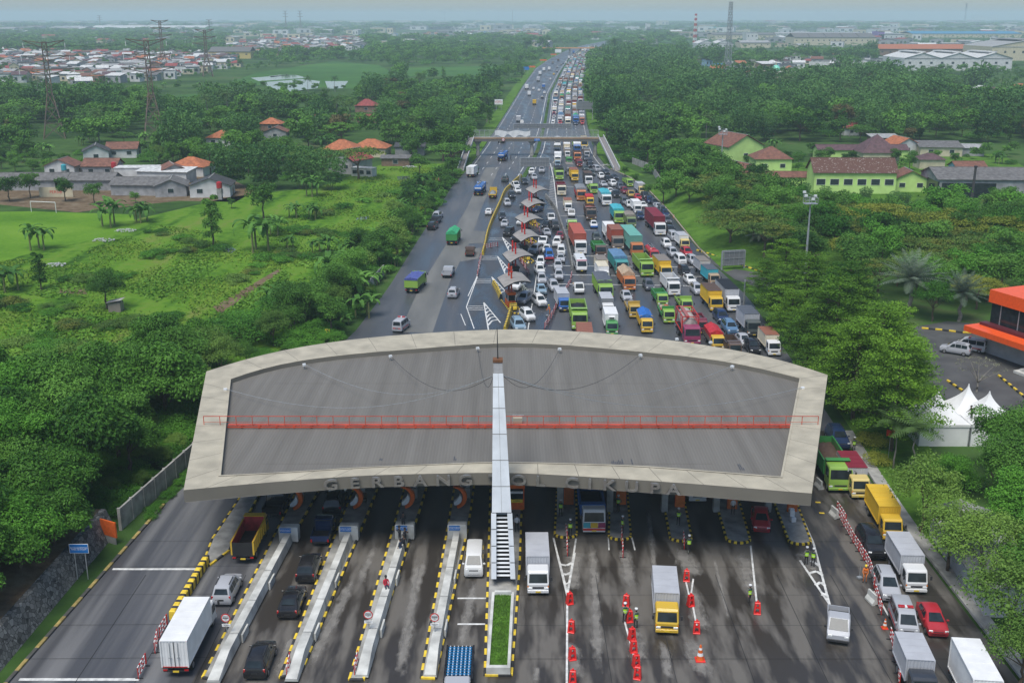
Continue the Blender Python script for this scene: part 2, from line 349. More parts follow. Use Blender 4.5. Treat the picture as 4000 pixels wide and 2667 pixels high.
def patch(a,b,w0,w1,seed):
 zz = .0582 + .0002 * seed; A,B = G(*a),G(*b); n = 14; bb = MB(); P = []
 for i in range(n + 1):
  p = A.lerp(B,i / n); w = (w0 + (w1 - w0) * i / n) * .9
  for s in (-1,0,1): P.append((p.x + s * w,p.y,zz)); MASK.append((1 - abs(s)) * min(1,i / 3,(n - i) / 3))
 return bb.add(P,[(3 * i + j,3 * i + j + 1,3 * i + j + 4,3 * i + j + 3) for i in range(n) for j in (0,1)],M_stain)
sp = MB()
for k,(a,b,w0,w1) in enumerate([((1390,2240),(1190,2640),.75,1.1),((1468,2120),(1400,2290),.5,.7),((1640,2150),(1560,2667),.6,.9),((1660,2180),(1620,2330),.5,.5),((1620,2400),(1545,2650),.35,.7),((1855,2260),(1795,2560),.8,.7),((2312,2090),(2340,2667),.65,.9),
  ((2530,1960),(2560,2250),.5,.5),((2590,2500),(2612,2667),.7,.6),((2650,2140),(2720,2260),1.7,1.7),((2700,2290),(2745,2480),.9,1.5),((2690,2490),(2760,2660),1.2,1.3),((2440,2130),(2460,2300),1.0,1.2),((2470,2440),(2500,2600),1.0,1.3),((2245,2140),(2235,2320),1.5,1.2),((2235,2500),(2245,2660),1.0,1.1),
  ((2785,2160),(2850,2440),.35,.2),((2900,2150),(2940,2330),1.4,1.1),((3140,2150),(3180,2240),1.4,1.0),((1240,2330),(1200,2420),.5,.6),((1145,2480),(1075,2660),.5,.9),((2100,2600),(2090,2667),.4,.5),((1740,2200),(1665,2500),.3,.5)]):
 sp.ext(patch(a,b,w0,w1,k))
me = sp.mesh('dry_pavement_patches'); me.attributes.new('mask','FLOAT','POINT').data.foreach_set('value',MASK); struct('dry_pavement_patches',me)
# fields, pitch, paddies, ponds, yards
for nm,p,z,mt in [('meadow',[(-80,1000),(0,905),(520,860),(900,770),(1250,730),(1500,640),(1790,640),(1690,800),(1600,940),(1480,1090),(1330,1230),(1000,1420),(500,1520),(-400,1560)],.02,M_meadow),
  ('sports_pitch',[(-300,1010),(-100,830),(120,826),(520,838),(530,900),(300,950),(80,1000),(0,1030)],.03,M_pitch),
  ('paddy_field',[(880,330),(1000,285),(1300,240),(1480,255),(1560,300),(1480,350),(1200,340)],.02,M_paddy),('paddy_field',[(640,400),(700,372),(900,358),(1010,372),(960,400),(800,408)],.02,M_paddy),('paddy_field',[(1300,215),(1400,205),(1600,210),(1500,230)],.02,M_paddy),
  ('paddy_field',[(1850,135),(2250,120),(2650,145),(2700,165),(2300,172)],.02,M_paddy),
  ('paddy_field',[(1560,266),(1960,258),(1970,292),(1600,300)],.02,M_paddy),('paddy_field',[(1740,304),(1930,304),(1905,330),(1740,330)],.02,M_paddy),('roadside_grass',[(2455,415),(2578,422),(2572,460),(2470,450)],.02,M_verge),('vegetable_bed',[(830,1200),(1090,1050),(1110,1060),(950,1170),(860,1225)],.03,M_dirt),('vegetable_bed',[(985,1170),(1050,1118),(1075,1122),(1010,1180)],.03,M_dirt),('vegetable_bed',[(225,1130),(330,1125),(340,1150),(225,1145)],.03,M_dirt),
  ('house_yard',[(-50,795),(300,830),(560,800),(700,785),(920,790),(1000,745),(900,700),(500,660),(0,690)],.02,M_dirt),
  ('school_yard',[(2900,780),(3050,640),(3900,600),(4100,700),(3700,790)],.02,M_verge),('service_yard',[(2722,985),(2830,1005),(2990,1062),(3090,1130),(3060,1160),(2870,1092)],.054,M_forecourt),
  ('forecourt',[(3560,1280),(3700,1255),(4200,1300),(4300,1750),(3850,1720),(3620,1480)],.03,M_forecourt)]:
 struct(nm,tri_sheet(GP(*p),z,mt,nm))
for k,p in enumerate([[(980,305),(1150,292),(1200,305),(1010,318)],[(1030,322),(1180,310),(1250,318),(1240,345),(1120,360),(1050,345)],[(1270,318),(1360,318),(1340,345),(1280,348)],[(1050,298),(1120,290),(1130,294),(1060,303)],[(830,962),(880,955),(922,975),(905,990),(870,985)],[(1395,850),(1445,845),(1430,858),(1390,860)],[(1550,690),(1600,688),(1610,715),(1560,720)]]):
 struct('pond',tri_sheet(GP(*p),.034,M_water,'pond'))
# the planted strip between the carriageways, the walkway and drain on the right, the raised bank on the left
struct('median_strip',strip(off(MED,-.3),off(MED,1.0),322,2300,.22,M_ground))
b = MB(); b.ext(strip(off(RIGHT,.2),off(RIGHT,1.6),50,118,.12,M_conc,4)); b.ext(strip(off(RIGHT,.2),off(RIGHT,.45),50,118,.3,M_conc,4)); struct('drain',b)
struct('right_verge',strip(off(RIGHT,1.6),off(RIGHT,9),84,214,.04,M_verge))
struct('roadside_grass',strip(off(RIGHT,.6),off(RIGHT,6.5),330,1500,.03,M_verge)); struct('roadside_grass',strip(off(LEFT,-6),off(LEFT,-.4),330,1500,.03,M_verge))
b = MB(); ys = np.linspace(200,312,24)
for i,y in enumerate(ys):
 x = interp(RIGHT,y)
 e = max(0,min(1,(y - 203) / 18,(312 - y) / 12))
 for dx,z in ((.7,.1),(3,.7),(7,2.2),(12,3.2),(30,3.4),(42,.02)): b.v.append((x + dx,y,.05 + z * e + random.uniform(-.1,.1) * (dx > 1)))
for i in range(len(ys) - 1):
 for j in range(5): b.f.append((6 * i + j,6 * i + j + 1,6 * i + j + 7,6 * i + j + 6)); b.mi.append(0)
b.mats = [M_verge]; o = struct('embankment',b.mesh('embankment',60))
b = MB(); P = []
for y in np.linspace(45,92.5,20):
 P += [(-38.3 + (y - 92) * .03,y,2.2),(-44,y,2.5),(-60,y,2.3),(-75,y,.01)]
b.add(P,[(4 * i + j,4 * i + j + 1,4 * i + j + 5,4 * i + j + 4) for i in range(19) for j in range(3)],M_dirt); struct('raised_bank',b)

# walls and kerbs along the edges
def kerb(b,pts,w=.22,h=.22,seg=.9,z=.05,cols=(M_yel,M_blk)):
 k = 0; left = seg
 for a,c in zip(pts,pts[1:]):
  a,c = Vector(a[:2] + (0,)) if isinstance(a,tuple) else Vector((a.x,a.y,0)),Vector((c[0],c[1],0)); L = (c - a).length; n = max(1,round(L / seg)); rz = math.atan2(c.y - a.y,c.x - a.x)
  for i in range(n):
   m_ = a.lerp(c,(i + .5) / n); b.box((m_.x,m_.y,z + h / 2),(L / n,w,h),cols[k % len(cols)],rz,.03); k += 1
 return b
struct('roadside_earth',strip(off(LEFT,-1.8),off(LEFT,.1),40,128,.03,M_ground,6))
ky = [(x,y) for x,y in LEFT if y < 92] + [(interp(LEFT,98),98)]
thing('kerb','long kerb with worn yellow and black blocks below the dark stone wall on the left','kerb',data=kerb(MB(),[(x,y,0) for x,y in ky],seg=1.5,w=.3,h=.18,cols=(mat('worn yellow kerb',(.33,.25,.08),rough=.85,var=.4,scale=2),mat('worn black kerb',(.07,.068,.06),rough=.85,var=.3))))
M_stone = bpy.data.materials.new('rubble stone'); M_stone.use_nodes = True
def _stone():
 n,l = M_stone.node_tree.nodes,M_stone.node_tree.links; bs = n['Principled BSDF']; bs.inputs['Roughness'].default_value = .9
 g = n.new('ShaderNodeNewGeometry'); v = n.new('ShaderNodeTexVoronoi'); v.feature = 'DISTANCE_TO_EDGE'; v.inputs['Scale'].default_value = 2.6; l.new(g.outputs['Position'],v.inputs['Vector'])
 v2 = n.new('ShaderNodeTexVoronoi'); v2.inputs['Scale'].default_value = 2.6; l.new(g.outputs['Position'],v2.inputs['Vector'])
 r = n.new('ShaderNodeValToRGB'); e = r.color_ramp.elements; e[0].color = (.03,.03,.028,1); e[1].color = (.24,.24,.22,1); l.new(v2.outputs['Color'],r.inputs[0])
 mr = n.new('ShaderNodeMapRange'); mr.inputs[1].default_value = .01; mr.inputs[2].default_value = .07; l.new(v.outputs['Distance'],mr.inputs[0])
 mx = n.new('ShaderNodeMix'); mx.data_type = 'RGBA'; mx.inputs[6].default_value = (.02,.02,.018,1); l.new(mr.outputs[0],mx.inputs[0]); l.new(r.outputs[0],mx.inputs[7]); l.new(mx.outputs[2],bs.inputs['Base Color'])
 bp = n.new('ShaderNodeBump'); bp.inputs['Strength'].default_value = .8; l.new(mr.outputs[0],bp.inputs['Height']); l.new(bp.outputs[0],bs.inputs['Normal'])
_stone()
b = MB(); P = []
for y in np.linspace(45,92.4,24):
 x = -36.95 + (y - 92) * .03; P += [(x + .1,y,0),(x - .8,y,2.25),(x - 1.25,y,2.3),(x - 1.3,y,0)]
b.add(P,[(4 * i + j,4 * i + 4 + j,4 * i + 5 + j,4 * i + 1 + j) for i in range(23) for j in range(3)] + [(92,93,94,95)],M_stone)
thing('retaining_wall','sloping dark rubble stone retaining wall beside the empty left lane','wall',data=b)
def wall(a,c,h,t,label,mt=M_conc,name='boundary_wall',seg=2.4,group=None):
 a,c = Vector(a),Vector(c); b = MB(); n = max(1,round((c - a).length / seg)); rz = math.atan2(c.y - a.y,c.x - a.x); L = (c - a).length
 for i in range(n):
  m_ = a.lerp(c,(i + .5) / n); b.box((m_.x,m_.y,h / 2),(L / n - .03,t,h),mt,rz)
  p = a.lerp(c,i / n); b.box((p.x,p.y,h / 2 + .04),(.2,t + .1,h + .08),mt,rz)
 return thing(name,label,'wall',data=b,group=group)
wall((-36.6,92.6,0),(-32.2,123,0),2.2,.2,'grey concrete panel wall beside the left lane, running under the canopy')
wall(G(1385,1205),G(1500,1075),2.0,.2,'weathered grey concrete wall among bushes beside the left carriageway')
wall(G(1385,1205),G(1330,1190),2.0,.2,'short grey concrete wall turning away from the road into bushes')
b = MB(); a = G(424,2062,1.5); b.box(tuple(a),(1.9,.14,1.5),M_orange,R(-28)); b.box((a.x,a.y,.6),(1.6,.1,1.2),M_conc,R(-28)); thing('advert_panel','plain orange metal panel standing at the end of the stone wall','panel',data=b)
wall(G(2545,668),G(2600,760),2.2,.2,'grey concrete panel fence on the grass right of the jam'); wall(G(2545,668),G(2470,640),2.0,.2,'pale concrete yard wall behind the stone heap right of the footbridge ramp')
thing('kerb','pale stone kerb beside the grass slope right of the jam','kerb',data=kerb(MB(),[(interp(RIGHT,y) + .3,y,0) for y in np.linspace(212,345,30)],seg=1.0,w=.3,h=.3,cols=(M_conc,mat('faded yellow block',(.34,.28,.14),rough=.8))))
thing('kerb','broken black and orange kerb at the service yard mouth','kerb',data=kerb(MB(),GP((2722,980),(2770,995),(2820,1013),(2880,1035),(2960,1060),(3010,1075)),seg=.9,w=.3,h=.28))
thing('kerb','black and yellow kerb curving round the forecourt behind the orange building','kerb',data=kerb(MB(),GP((3600,1285),(3680,1292),(3760,1302),(3860,1306)),seg=1.1,w=.25,h=.25))
thing('kerb','black and yellow kerb between the white tents and the bare tree','kerb',data=kerb(MB(),GP((3700,1490),(3760,1530),(3800,1560)),seg=.9,w=.25,h=.25)); thing('kerb','black and yellow kerb on the tarmac at the right picture edge','kerb',data=kerb(MB(),GP((3900,1470),(3960,1520),(4020,1570)),seg=.9,w=.25,h=.25))
# ---------------------------------------------------------------- toll canopy
def resample(pts,n):
 P = [Vector(p) for p in pts]; d = [0]
 for a,b in zip(P,P[1:]): d.append(d[-1] + (b - a).length)
 out = []
 for i in range(n):
  t = d[-1] * i / (n - 1); k = max(j for j in range(len(d) - 1) if d[j] <= t + 1e-9); f = (t - d[k]) / (d[k + 1] - d[k]); out.append(P[k].lerp(P[k + 1],f))
 return out
def smooth_line(P,it=3):
 for _ in range(it): P = [P[0]] + [(P[i - 1] + P[i] * 2 + P[i + 1]) / 4 for i in range(1,len(P) - 1)] + [P[-1]]
 return P
ZR,ZS,ZB = 8.0,7.55,6.85
o_back = smooth_line(resample(GP((806,1450),(976,1395),(1142,1358),(1363,1325),(1584,1305),(1833,1290),(1990,1283),(2108,1286),(2376,1301),(2644,1330),(2912,1372),(3090,1414),(3233,1464),z=ZR),31))
i_back = smooth_line(resample(GP((902,1482),(1054,1428),(1325,1388),(1640,1363),(1927,1341),(2050,1341),(2198,1348),(2495,1375),(2793,1405),(3001,1446),(3123,1479),z=ZR),31))
o_front = smooth_line(resample(GP((717,1913),(1032,1884),(1418,1855),(1927,1844),(2019,1845),(2376,1866),(2733,1890),(3090,1920),(3171,1926),z=ZR),31))
i_front = smooth_line(resample(GP((863,1857),(1087,1847),(1418,1825),(1927,1804),(2019,1805),(2495,1818),(2793,1842),(3049,1862),z=ZR),31))
NS = 15
o_l = [o_back[0].lerp(o_front[0],i / NS) for i in range(NS + 1)]; i_l = [i_back[0].lerp(i_front[0],i / NS) for i in range(NS + 1)]
o_r = [o_back[-1].lerp(o_front[-1],i / NS) for i in range(NS + 1)]; i_r = [i_back[-1].lerp(i_front[-1],i / NS) for i in range(NS + 1)]
outer = o_back + o_r[1:] + o_front[::-1][1:] + o_l[::-1][1:-1]; inner = i_back + i_r[1:] + i_front[::-1][1:] + i_l[::-1][1:-1]
NO = len(outer)
M_beige = mat('beige cladding panel',(.40,.36,.27),rough=.65,var=.2,scale=.5,bump=.03,space='World',detail=9)
M_fasc = mat('taupe fascia panel',(.17,.155,.125),rough=.5,var=.1,scale=.3,space='World')
M_seam = mat('panel seam',(.10,.09,.075),rough=.8)
M_sheet = bpy.data.materials.new('ribbed roof sheet'); M_sheet.use_nodes = True
def _sheetmat():
 n,l = M_sheet.node_tree.nodes,M_sheet.node_tree.links; bs = n['Principled BSDF']; bs.inputs['Roughness'].default_value = .75; bs.inputs['Specular IOR Level'].default_value = .25
 g = n.new('ShaderNodeNewGeometry'); mp = n.new('ShaderNodeMapping'); mp.inputs['Scale'].default_value = (1.0,.04,1); l.new(g.outputs['Position'],mp.inputs[0])
 w = n.new('ShaderNodeTexWave'); w.wave_type = 'BANDS'; w.bands_direction = 'X'; w.inputs['Scale'].default_value = 1.1; l.new(g.outputs['Position'],w.inputs[0])
 nz = n.new('ShaderNodeTexNoise'); nz.inputs['Scale'].default_value = .9; nz.inputs['Detail'].default_value = 7; l.new(mp.outputs[0],nz.inputs[0])
 r = n.new('ShaderNodeValToRGB'); e = r.color_ramp.elements; e[0].position = .3; e[0].color = (.135,.126,.110,1); e[1].position = .72; e[1].color = (.18,.170,.150,1); l.new(nz.outputs['Fac'],r.inputs[0])
 r2 = n.new('ShaderNodeMapRange'); r2.inputs[1].default_value = 0; r2.inputs[2].default_value = .35; r2.inputs[3].default_value = .92; r2.inputs[4].default_value = 1.0; l.new(w.outputs['Fac'],r2.inputs[0])
 mx = n.new('ShaderNodeMix'); mx.data_type = 'RGBA'; mx.blend_type = 'MULTIPLY'; mx.inputs[0].default_value = 1; l.new(r.outputs[0],mx.inputs[6]); l.new(r2.outputs[0],mx.inputs[7]); l.new(mx.outputs[2],bs.inputs['Base Color'])
 bp = n.new('ShaderNodeBump'); bp.inputs['Strength'].default_value = .25; bp.inputs['Distance'].default_value = .03; l.new(w.outputs['Fac'],bp.inputs['Height']); l.new(bp.outputs[0],bs.inputs['Normal'])
_sheetmat()
canopy = thing('toll_canopy','huge grey ribbed canopy roof with beige rim and large metal letters over the toll lanes','canopy')
b = MB()
b.add([p for q in zip(outer,inner) for p in q],[(2 * i,2 * i + 1,(2 * i + 3) % (2 * NO),(2 * i + 2) % (2 * NO)) for i in range(NO)],M_beige)
b.add([(p.x,p.y,z) for p in inner for z in (ZR,ZS - .05)],[(2 * i,2 * i + 1,(2 * i + 3) % (2 * NO),(2 * i + 2) % (2 * NO)) for i in range(NO)],M_fasc)
for i in range(NO):
 if i % 2 == 0 and i not in (0,):
  a,c = outer[i],inner[i]; d = (c - a).normalized(); q = Vector((-d.y,d.x,0)) * .022
  b.quad((a + q) + Vector((0,0,.004)),(a - q) + Vector((0,0,.004)),(c - q) + Vector((0,0,.004)),(c + q) + Vector((0,0,.004)),M_seam)
for i in range(NO):
 a,c = outer[i].lerp(inner[i],.93),outer[(i + 1) % NO].lerp(inner[(i + 1) % NO],.93); a2,c2 = inner[i],inner[(i + 1) % NO]
 b.add([(p.x,p.y,z) for p in (a,c,c2,a2) for z in (ZR + .06,)],[(0,1,2,3)],M_beige); b.add([(a.x,a.y,ZR),(c.x,c.y,ZR),(c.x,c.y,ZR + .06),(a.x,a.y,ZR + .06)],[(0,1,2,3)],M_seam)
obj('rim',b,canopy)
b = MB(); b.add([(p.x,p.y,z) for p in outer for z in (ZR - .003,ZB)],[(2 * i,(2 * i + 2) % (2 * NO),(2 * i + 3) % (2 * NO),2 * i + 1) for i in range(NO)],M_fasc)
obj('fascia',b,canopy)
b = MB()
for y,xa_,xb_ in ((90.6,-22.5,18),(113,-26,26),(104,-3,24)): b.box(((xa_ + xb_) / 2,y,ZS + .004),(xb_ - xa_,.05,.006),M_seam)
obj('sheet_lap',b,canopy)
obj('roof_sheet',tri_sheet(inner,ZS,M_sheet,'roof_sheet'),canopy)
obj('soffit',tri_sheet([(p.x * .995,p.y) for p in outer],ZB + .02,mat('dark soffit',(.25,.245,.235),rough=.7),'soffit'),canopy)
M_letter = mat('stainless letter',(.30,.285,.255),rough=.22,metal=.55,var=.2)
def front_y(x):
 P = sorted((p.x,p.y) for p in o_front)
 for (x0,y0),(x1,y1) in zip(P,P[1:]):
  if x <= x1: return y0 + (y1 - y0) * (x - x0) / (x1 - x0)
 return P[-1][1]
for ch,px in zip('GERBANGTOLCIKUPA',(1297,1387,1474,1557,1641,1731,1818,1930,2026,2110,2233,2302,2376,2462,2549,2620)):
 x = G(px,1880,7.4).x; y = front_y(x); sl = math.atan2(front_y(x + .5) - front_y(x - .5),1)
 o = obj('letter',text_mesh(ch,1.30,M_letter,.13,sx=1.35,bold=.03),canopy,(x,y - .22,7.40)); o.rotation_euler = (R(90),0,sl)
# long red catwalk across the roof
yc = G(1998,1666,7.75).y; x0,x1 = G(802,1660,7.8).x,G(3196,1668,7.8).x
M_cat = mat('orange red walkway paint',(.50,.075,.035),rough=.5,var=.2,scale=1)
b = MB(); xm_ = (x0 + x1) / 2 - .15; b.box((xm_,yc + .3,ZS + .3),(x1 - x0 - 4.8,.5,.06),M_cat); b.box((xm_,yc - .12,ZS + .2),(x1 - x0 - 4.8,.05,.14),M_cat)
for k in range(32):
 x = x0 + 3.6 + (x1 - x0 - 7.2) * k / 31; b.box((x,yc + .35,ZS + .14),(.16,.7,.26),M_bumper if k % 4 == 0 else M_cat)
cw_o = obj('catwalk',b,canopy); b = MB()
for z in (.72,1.32): b.beam((x0,yc - .1,ZS + z),(x1,yc - .1,ZS + z),.06 if z > 1 else .03,M_cat)
for k in range(39):
 x = x0 + (x1 - x0) * k / 38; b.beam((x,yc - .1,ZS + .3),(x,yc - .1,ZS + 1.32),.06,M_cat)
obj('railing',b,cw_o)
for px,py in ((1188,1425),(1525,1392),(1866,1361),(2186,1364),(2502,1388),(2860,1432),(3135,1516),(880,1522),(2644,1325),(2776,1338)):
 p = G(px,py,ZS + .5); b = MB(); b.cyl((0,0,-.45),(0,0,-.1),.05,.05,M_galv,8); b.box((0,0,.02),(.36,.3,.24),M_lampw,.4); b.box((0,.16,.02),(.3,.04,.2),M_galv,.4); obj('roof_lamp',b,canopy,p)
b = MB(); p = G(2022,1655,ZS); b.box((0,0,.35),(.9,.5,.6),M_beige,0,.04); b.cyl((-.5,.1,.8),(.6,.15,.78),.025,.025,M_galv); b.cyl((-.1,.1,.6),(-.1,.1,.95),.02,.02,M_galv); obj('control_box',b,canopy,p + Vector((0,.2,0)))
M_stainr = mat('wet roof stain',(.05,.05,.055),rough=.4)
for (px,py,n) in ((2417,1815,7),(1490,1800,2),(2905,1838,3),(1780,1800,2),(2475,1815,1)):
 b = MB()
 for k in range(n):
  p = G(px + (k - n / 2) * 7,py,ZS); L = random.uniform(.5,2.4) * (1 - abs(k - n / 2 + .3) / (n)); b.box((p.x,p.y + L / 2 + .1,ZS + .006),(.09,L,.004),M_stainr)
 obj('stain',b,canopy)
# the sloping white mast, its louvre, rod and cables
mast = thing('mast','tall leaning white mast with ladder-like louvres in front of the canopy letters','mast')
A,B = Vector((-.72,82.2,.7)),Vector((-1.22,89.3,17.6))
def mring(f,w,d,sh=0):
 p = A.lerp(B,f); ax = (B - A).normalized(); u = Vector((1,0,0)); q = ax.cross(u) * -1; q.normalize()
 return [p + u * (a * w / 2) + q * (b_ * d / 2 + sh) for a,b_ in ((-1,-1),(1,-1),(1,1),(-1,1))]
M_mast = mat('pale blue white cladding',(.54,.57,.59),rough=.45,var=.12,scale=.7,space='World',detail=5)
b = MB(); fs = [.30,.42,.54,.66,.78,.88,.945]
for f0,f1 in zip(fs,fs[1:]): b.loft([mring(f,2.0 - 1.2 * f,1.5 - .8 * f) for f in (f0 + .0015,f1 - .0015)],M_mast)
b.loft([mring(f,(2.0 - 1.2 * f) * .985,(1.5 - .8 * f) * .98) for f in (.3,.945)],M_seam)
for f0,f1 in zip(fs,fs[1:]):
 p0,p1 = mring(f0,0.02,1.51 - .8 * f0),mring(f1,.02,1.51 - .8 * f1); b.loft([p0,p1],M_seam)
obj('shaft',b,mast)
b = MB(); b.loft([mring(f,.78,.62) for f in (.945,1.0)],mat('grey mast cap',(.25,.25,.25),rough=.6)); p = B
b.box(p + Vector((0,0,.15)),(.85,.8,.25),mat('rusty box',(.16,.07,.03),rough=.9)); obj('cap',b,mast)
for sx in (-1,1):
 b = MB()
 def sr(f): return [v + Vector((sx * (.80 - .42 * f),0,0)) for v in mring(f,.42,1.5 - .8 * f)]
 n = 4
 for k in range(n): b.loft([sr(.30 * k / n + .002),sr(.30 * (k + 1) / n - .002)],M_mast)
 obj('side_beam',b,mast)
for k in range(16):
 f = .012 + .28 * k / 15; b = MB(); r_ = mring(f,1.25 - .45 * f,.5); b.loft([[v + Vector((0,-.0,0)) for v in r_],[v + Vector((0,.12,.10)) for v in r_]],M_mast); obj('louvre',b,mast)
b = MB(); b.loft([mring(f,1.2,.2,-.45) for f in (0,.3)],mat('louvre shadow board',(.05,.045,.04),rough=.9)); obj('shadow_panel',b,mast)  # near-black panel behind the louvres, the shade between them painted into its colour
b = MB(); b.cyl(B + Vector((0,0,.2)),B + Vector((-.05,0,3.0)),.06,.03,M_blk,8); obj('lightning_rod',b,mast)
pc = A.lerp(B,.935)
for k,(px,py) in enumerate(((880,1522),(1188,1425),(1525,1392),(1866,1361),(2186,1364),(2502,1388),(2860,1432),(3135,1516))):
 q = G(px,py,ZS + .5); side = -.4 if px < 1950 else .4; a = pc + Vector((side,.2,-.1)); b = MB(); prev = a
 for i in range(1,21):
  f = i / 20; h = a.lerp(q,f); h.z = q.z + (a.z - q.z) * (1 - f) ** 2.4 + .1; b.cyl(prev,h,.022,.022,M_galv if k in (0,1,6,7) else M_bumper,5,False); prev = h
 obj('cable',b,mast)
planter = thing('planter','long white walled planter full of grass at the foot of the mast','planter')
q = GP((1899,2606),(1993,2606),(2008,2303),(1922,2303),z=.8); cx_ = sum(v.x for v in q) / 4
xs0,xs1,xe0,xe1,ya,yb = q[0].x,q[1].x,q[3].x,q[2].x,q[0].y,q[2].y - .3
b = MB()
for (p0,p1) in (((xs0,ya),(xs0 + .2,ya)),): pass
b.prism([(xs0,ya),(xs0 + .22,ya),(xe0 + .22,yb),(xe0,yb)],.05,.8,M_concl); b.prism([(xs1 - .22,ya),(xs1,ya),(xe1,yb),(xe1 - .22,yb)],.05,.8,M_concl)
b.prism([(xs0 + .22,ya),(xs1 - .22,ya),(xs1 - .22,ya + .35),(xs0 + .22,ya + .35)],.05,.8,M_concl); b.prism([(xe0 + .22,yb - .3),(xe1 - .22,yb - .3),(xe1 - .22,yb),(xe0 + .22,yb)],.05,.95,M_concl)
obj('trough',b,planter)
M_blade = mat('lawn blades',(.10,.23,.02),rough=.8,var=.4,scale=2,space='World')
b = MB(); b.add([(xs0 + .2,ya + .3,.66),(xs1 - .2,ya + .3,.66),(xe1 - .2,yb - .2,.66),(xe0 + .2,yb - .2,.66)],[(0,1,2,3)],M_verge)
for _ in range(5200):
 f = random.random(); x = random.uniform(xs0 + .26,xs1 - .26) + (xe0 - xs0) * f * .8; y = ya + .4 + (yb - ya - .75) * f; a = random.uniform(0,6.28); h = random.uniform(.05,.17); dx,dy = .035 * math.cos(a),.035 * math.sin(a)
 b.add([(x - dx,y - dy,.65),(x + dx,y + dy,.65),(x + random.uniform(-.08,.08),y + random.uniform(-.08,.08),.66 + h)],[(0,1,2)],M_blade)
obj('grass',b,planter)
# ---------------------------------------------------------------- toll islands
def kerbline(pts,label=None): return GP(*pts)
def island(label,left,right,tip=None,back_y=122.0,slab=True,kseg=.85,mt=None):
 t = thing('toll_island',label,'traffic island',group='traffic islands between the toll lanes'); L = [Vector((p.x,p.y,0)) for p in GP(*left)]; Rr = [Vector((p.x,p.y,0)) for p in GP(*right)]
 def ext(P):
  d = P[-1] - P[-2]; d.x = d.x * .8; return P + [Vector((P[-1].x + d.x / d.y * (back_y - P[-1].y),back_y,0))] if P[-1].y < back_y - 2 else P
 L,Rr = ext(L),ext(Rr)
 if tip:
  c = (L[0] + Rr[0]) / 2; r = (Rr[0] - L[0]).length / 2; arc = [Vector((c.x + r * math.cos(a),c.y - r * .75 * math.sin(a),0)) for a in np.linspace(math.pi,0,13)]
  path = L[::-1] + arc[1:-1] + Rr
 else: path = L[::-1] + Rr
 obj('slab',tri_sheet(path,.2,mt or M_conc,'slab'),t)
 k = MB()
 if tip:
  kerb(k,[tuple(p) for p in L[::-1]],.2,.2,kseg); kerb(k,[tuple(p) for p in arc],.2,.24,.26); kerb(k,[tuple(p) for p in Rr],.2,.2,kseg)
 else: kerb(k,[tuple(p) for p in path],.2,.2,kseg)
 obj('kerb',k,t); return t
def sign_text(parent,txt,size,loc,mt,tilt=R(90),name='lettering'):
 o = obj(name,text_mesh(txt,size,mt,.004),parent,loc); o.rotation_euler = (tilt,0,0); return o
M_signtxt = mat('white sign lettering',(.8,.8,.8),rough=.5,var=.02); M_blacktxt = mat('black sign lettering',(.015,.015,.02),rough=.5); M_redtxt = mat('red sign paint',(.55,.015,.02),rough=.4)
walls = [(833,2621,1125,2084,[(792,2652),(1068,2105)],[(839,2658),(1162,2069),(1201,2001)],'first'),
   (1138,2616,1360,2079,[(1094,2652),(1282,2163),(1310,2095)],[(1177,2630),(1399,2100),(1440,2001)],'second'),
   (1412,2600,1579,2074,[(1365,2660),(1529,2095)],[(1420,2660),(1628,2032),(1640,1995)],'third'),
   (1680,2600,1785,2074,[(1645,2652),(1743,2100)],[(1700,2655),(1829,2058),(1838,2000)],'fourth')]
near = ['beside the white box lorry','between the black saloon and the dark cracked lane','with the group of people at its far end','beside the white van']
lane_islands = []
for k,(ax,ay,bx,by,l,r,w) in enumerate(walls):
 t = island('narrow island with white guard wall, ' + near[k],l,r); lane_islands.append(t)
 a,c = G(ax,ay,1.0),G(bx,by,1.0); d = (c - a); d.z = 0; d.normalize(); q = Vector((-d.y,d.x,0)); L = (c - a).length
 def ring(s,wt,wb,h):
  p = a + d * s; return [Vector((p.x,p.y,.2)) + q * (-wb),Vector((p.x,p.y,h)) + q * (-wt),Vector((p.x,p.y,h)) + q * wt,Vector((p.x,p.y,.2)) + q * wb]
 b = MB(); n = 7
 b.loft([ring(-.2,.42,.5,.42),ring(2.5,.34,.48,.92),ring(2.9,.34,.46,.98),ring(L - .2,.27,.40,1.05)],M_concl)
 for s in np.linspace(5,L - 2,4): b.add(ring(s,.345,.47,1.056) + ring(s + .04,.345,.47,1.056),[(0,1,5,4),(1,2,6,5),(2,3,7,6)],M_seam)
 b.box(a + d * 6 + q * -.55 + Vector((0,0,-.55)),(.14,1.6,.7),M_concl,math.atan2(-d.x,d.y)); b.box(a + d * 14 + q * -.53 + Vector((0,0,-.55)),(.14,1.6,.7),M_concl,math.atan2(-d.x,d.y))
 obj('guard_wall',b,t)
 b = MB(); e = c + d * .5; b.box((e.x,e.y,.85),(1.75,.9,1.5),M_concl,math.atan2(-d.x,d.y) * .5,.1); eb = obj('end_block',b,t)
 b = MB(); b.box((e.x - .25,e.y - .47,1.32),(1.0,.04,.46),M_blue); sp_ = obj('sign_panel',b,eb)
 sign_text(eb,'PASTIKAN SALDO\nE-TOLL CUKUP',.135,(e.x - .25,e.y - .495,1.32),M_signtxt)
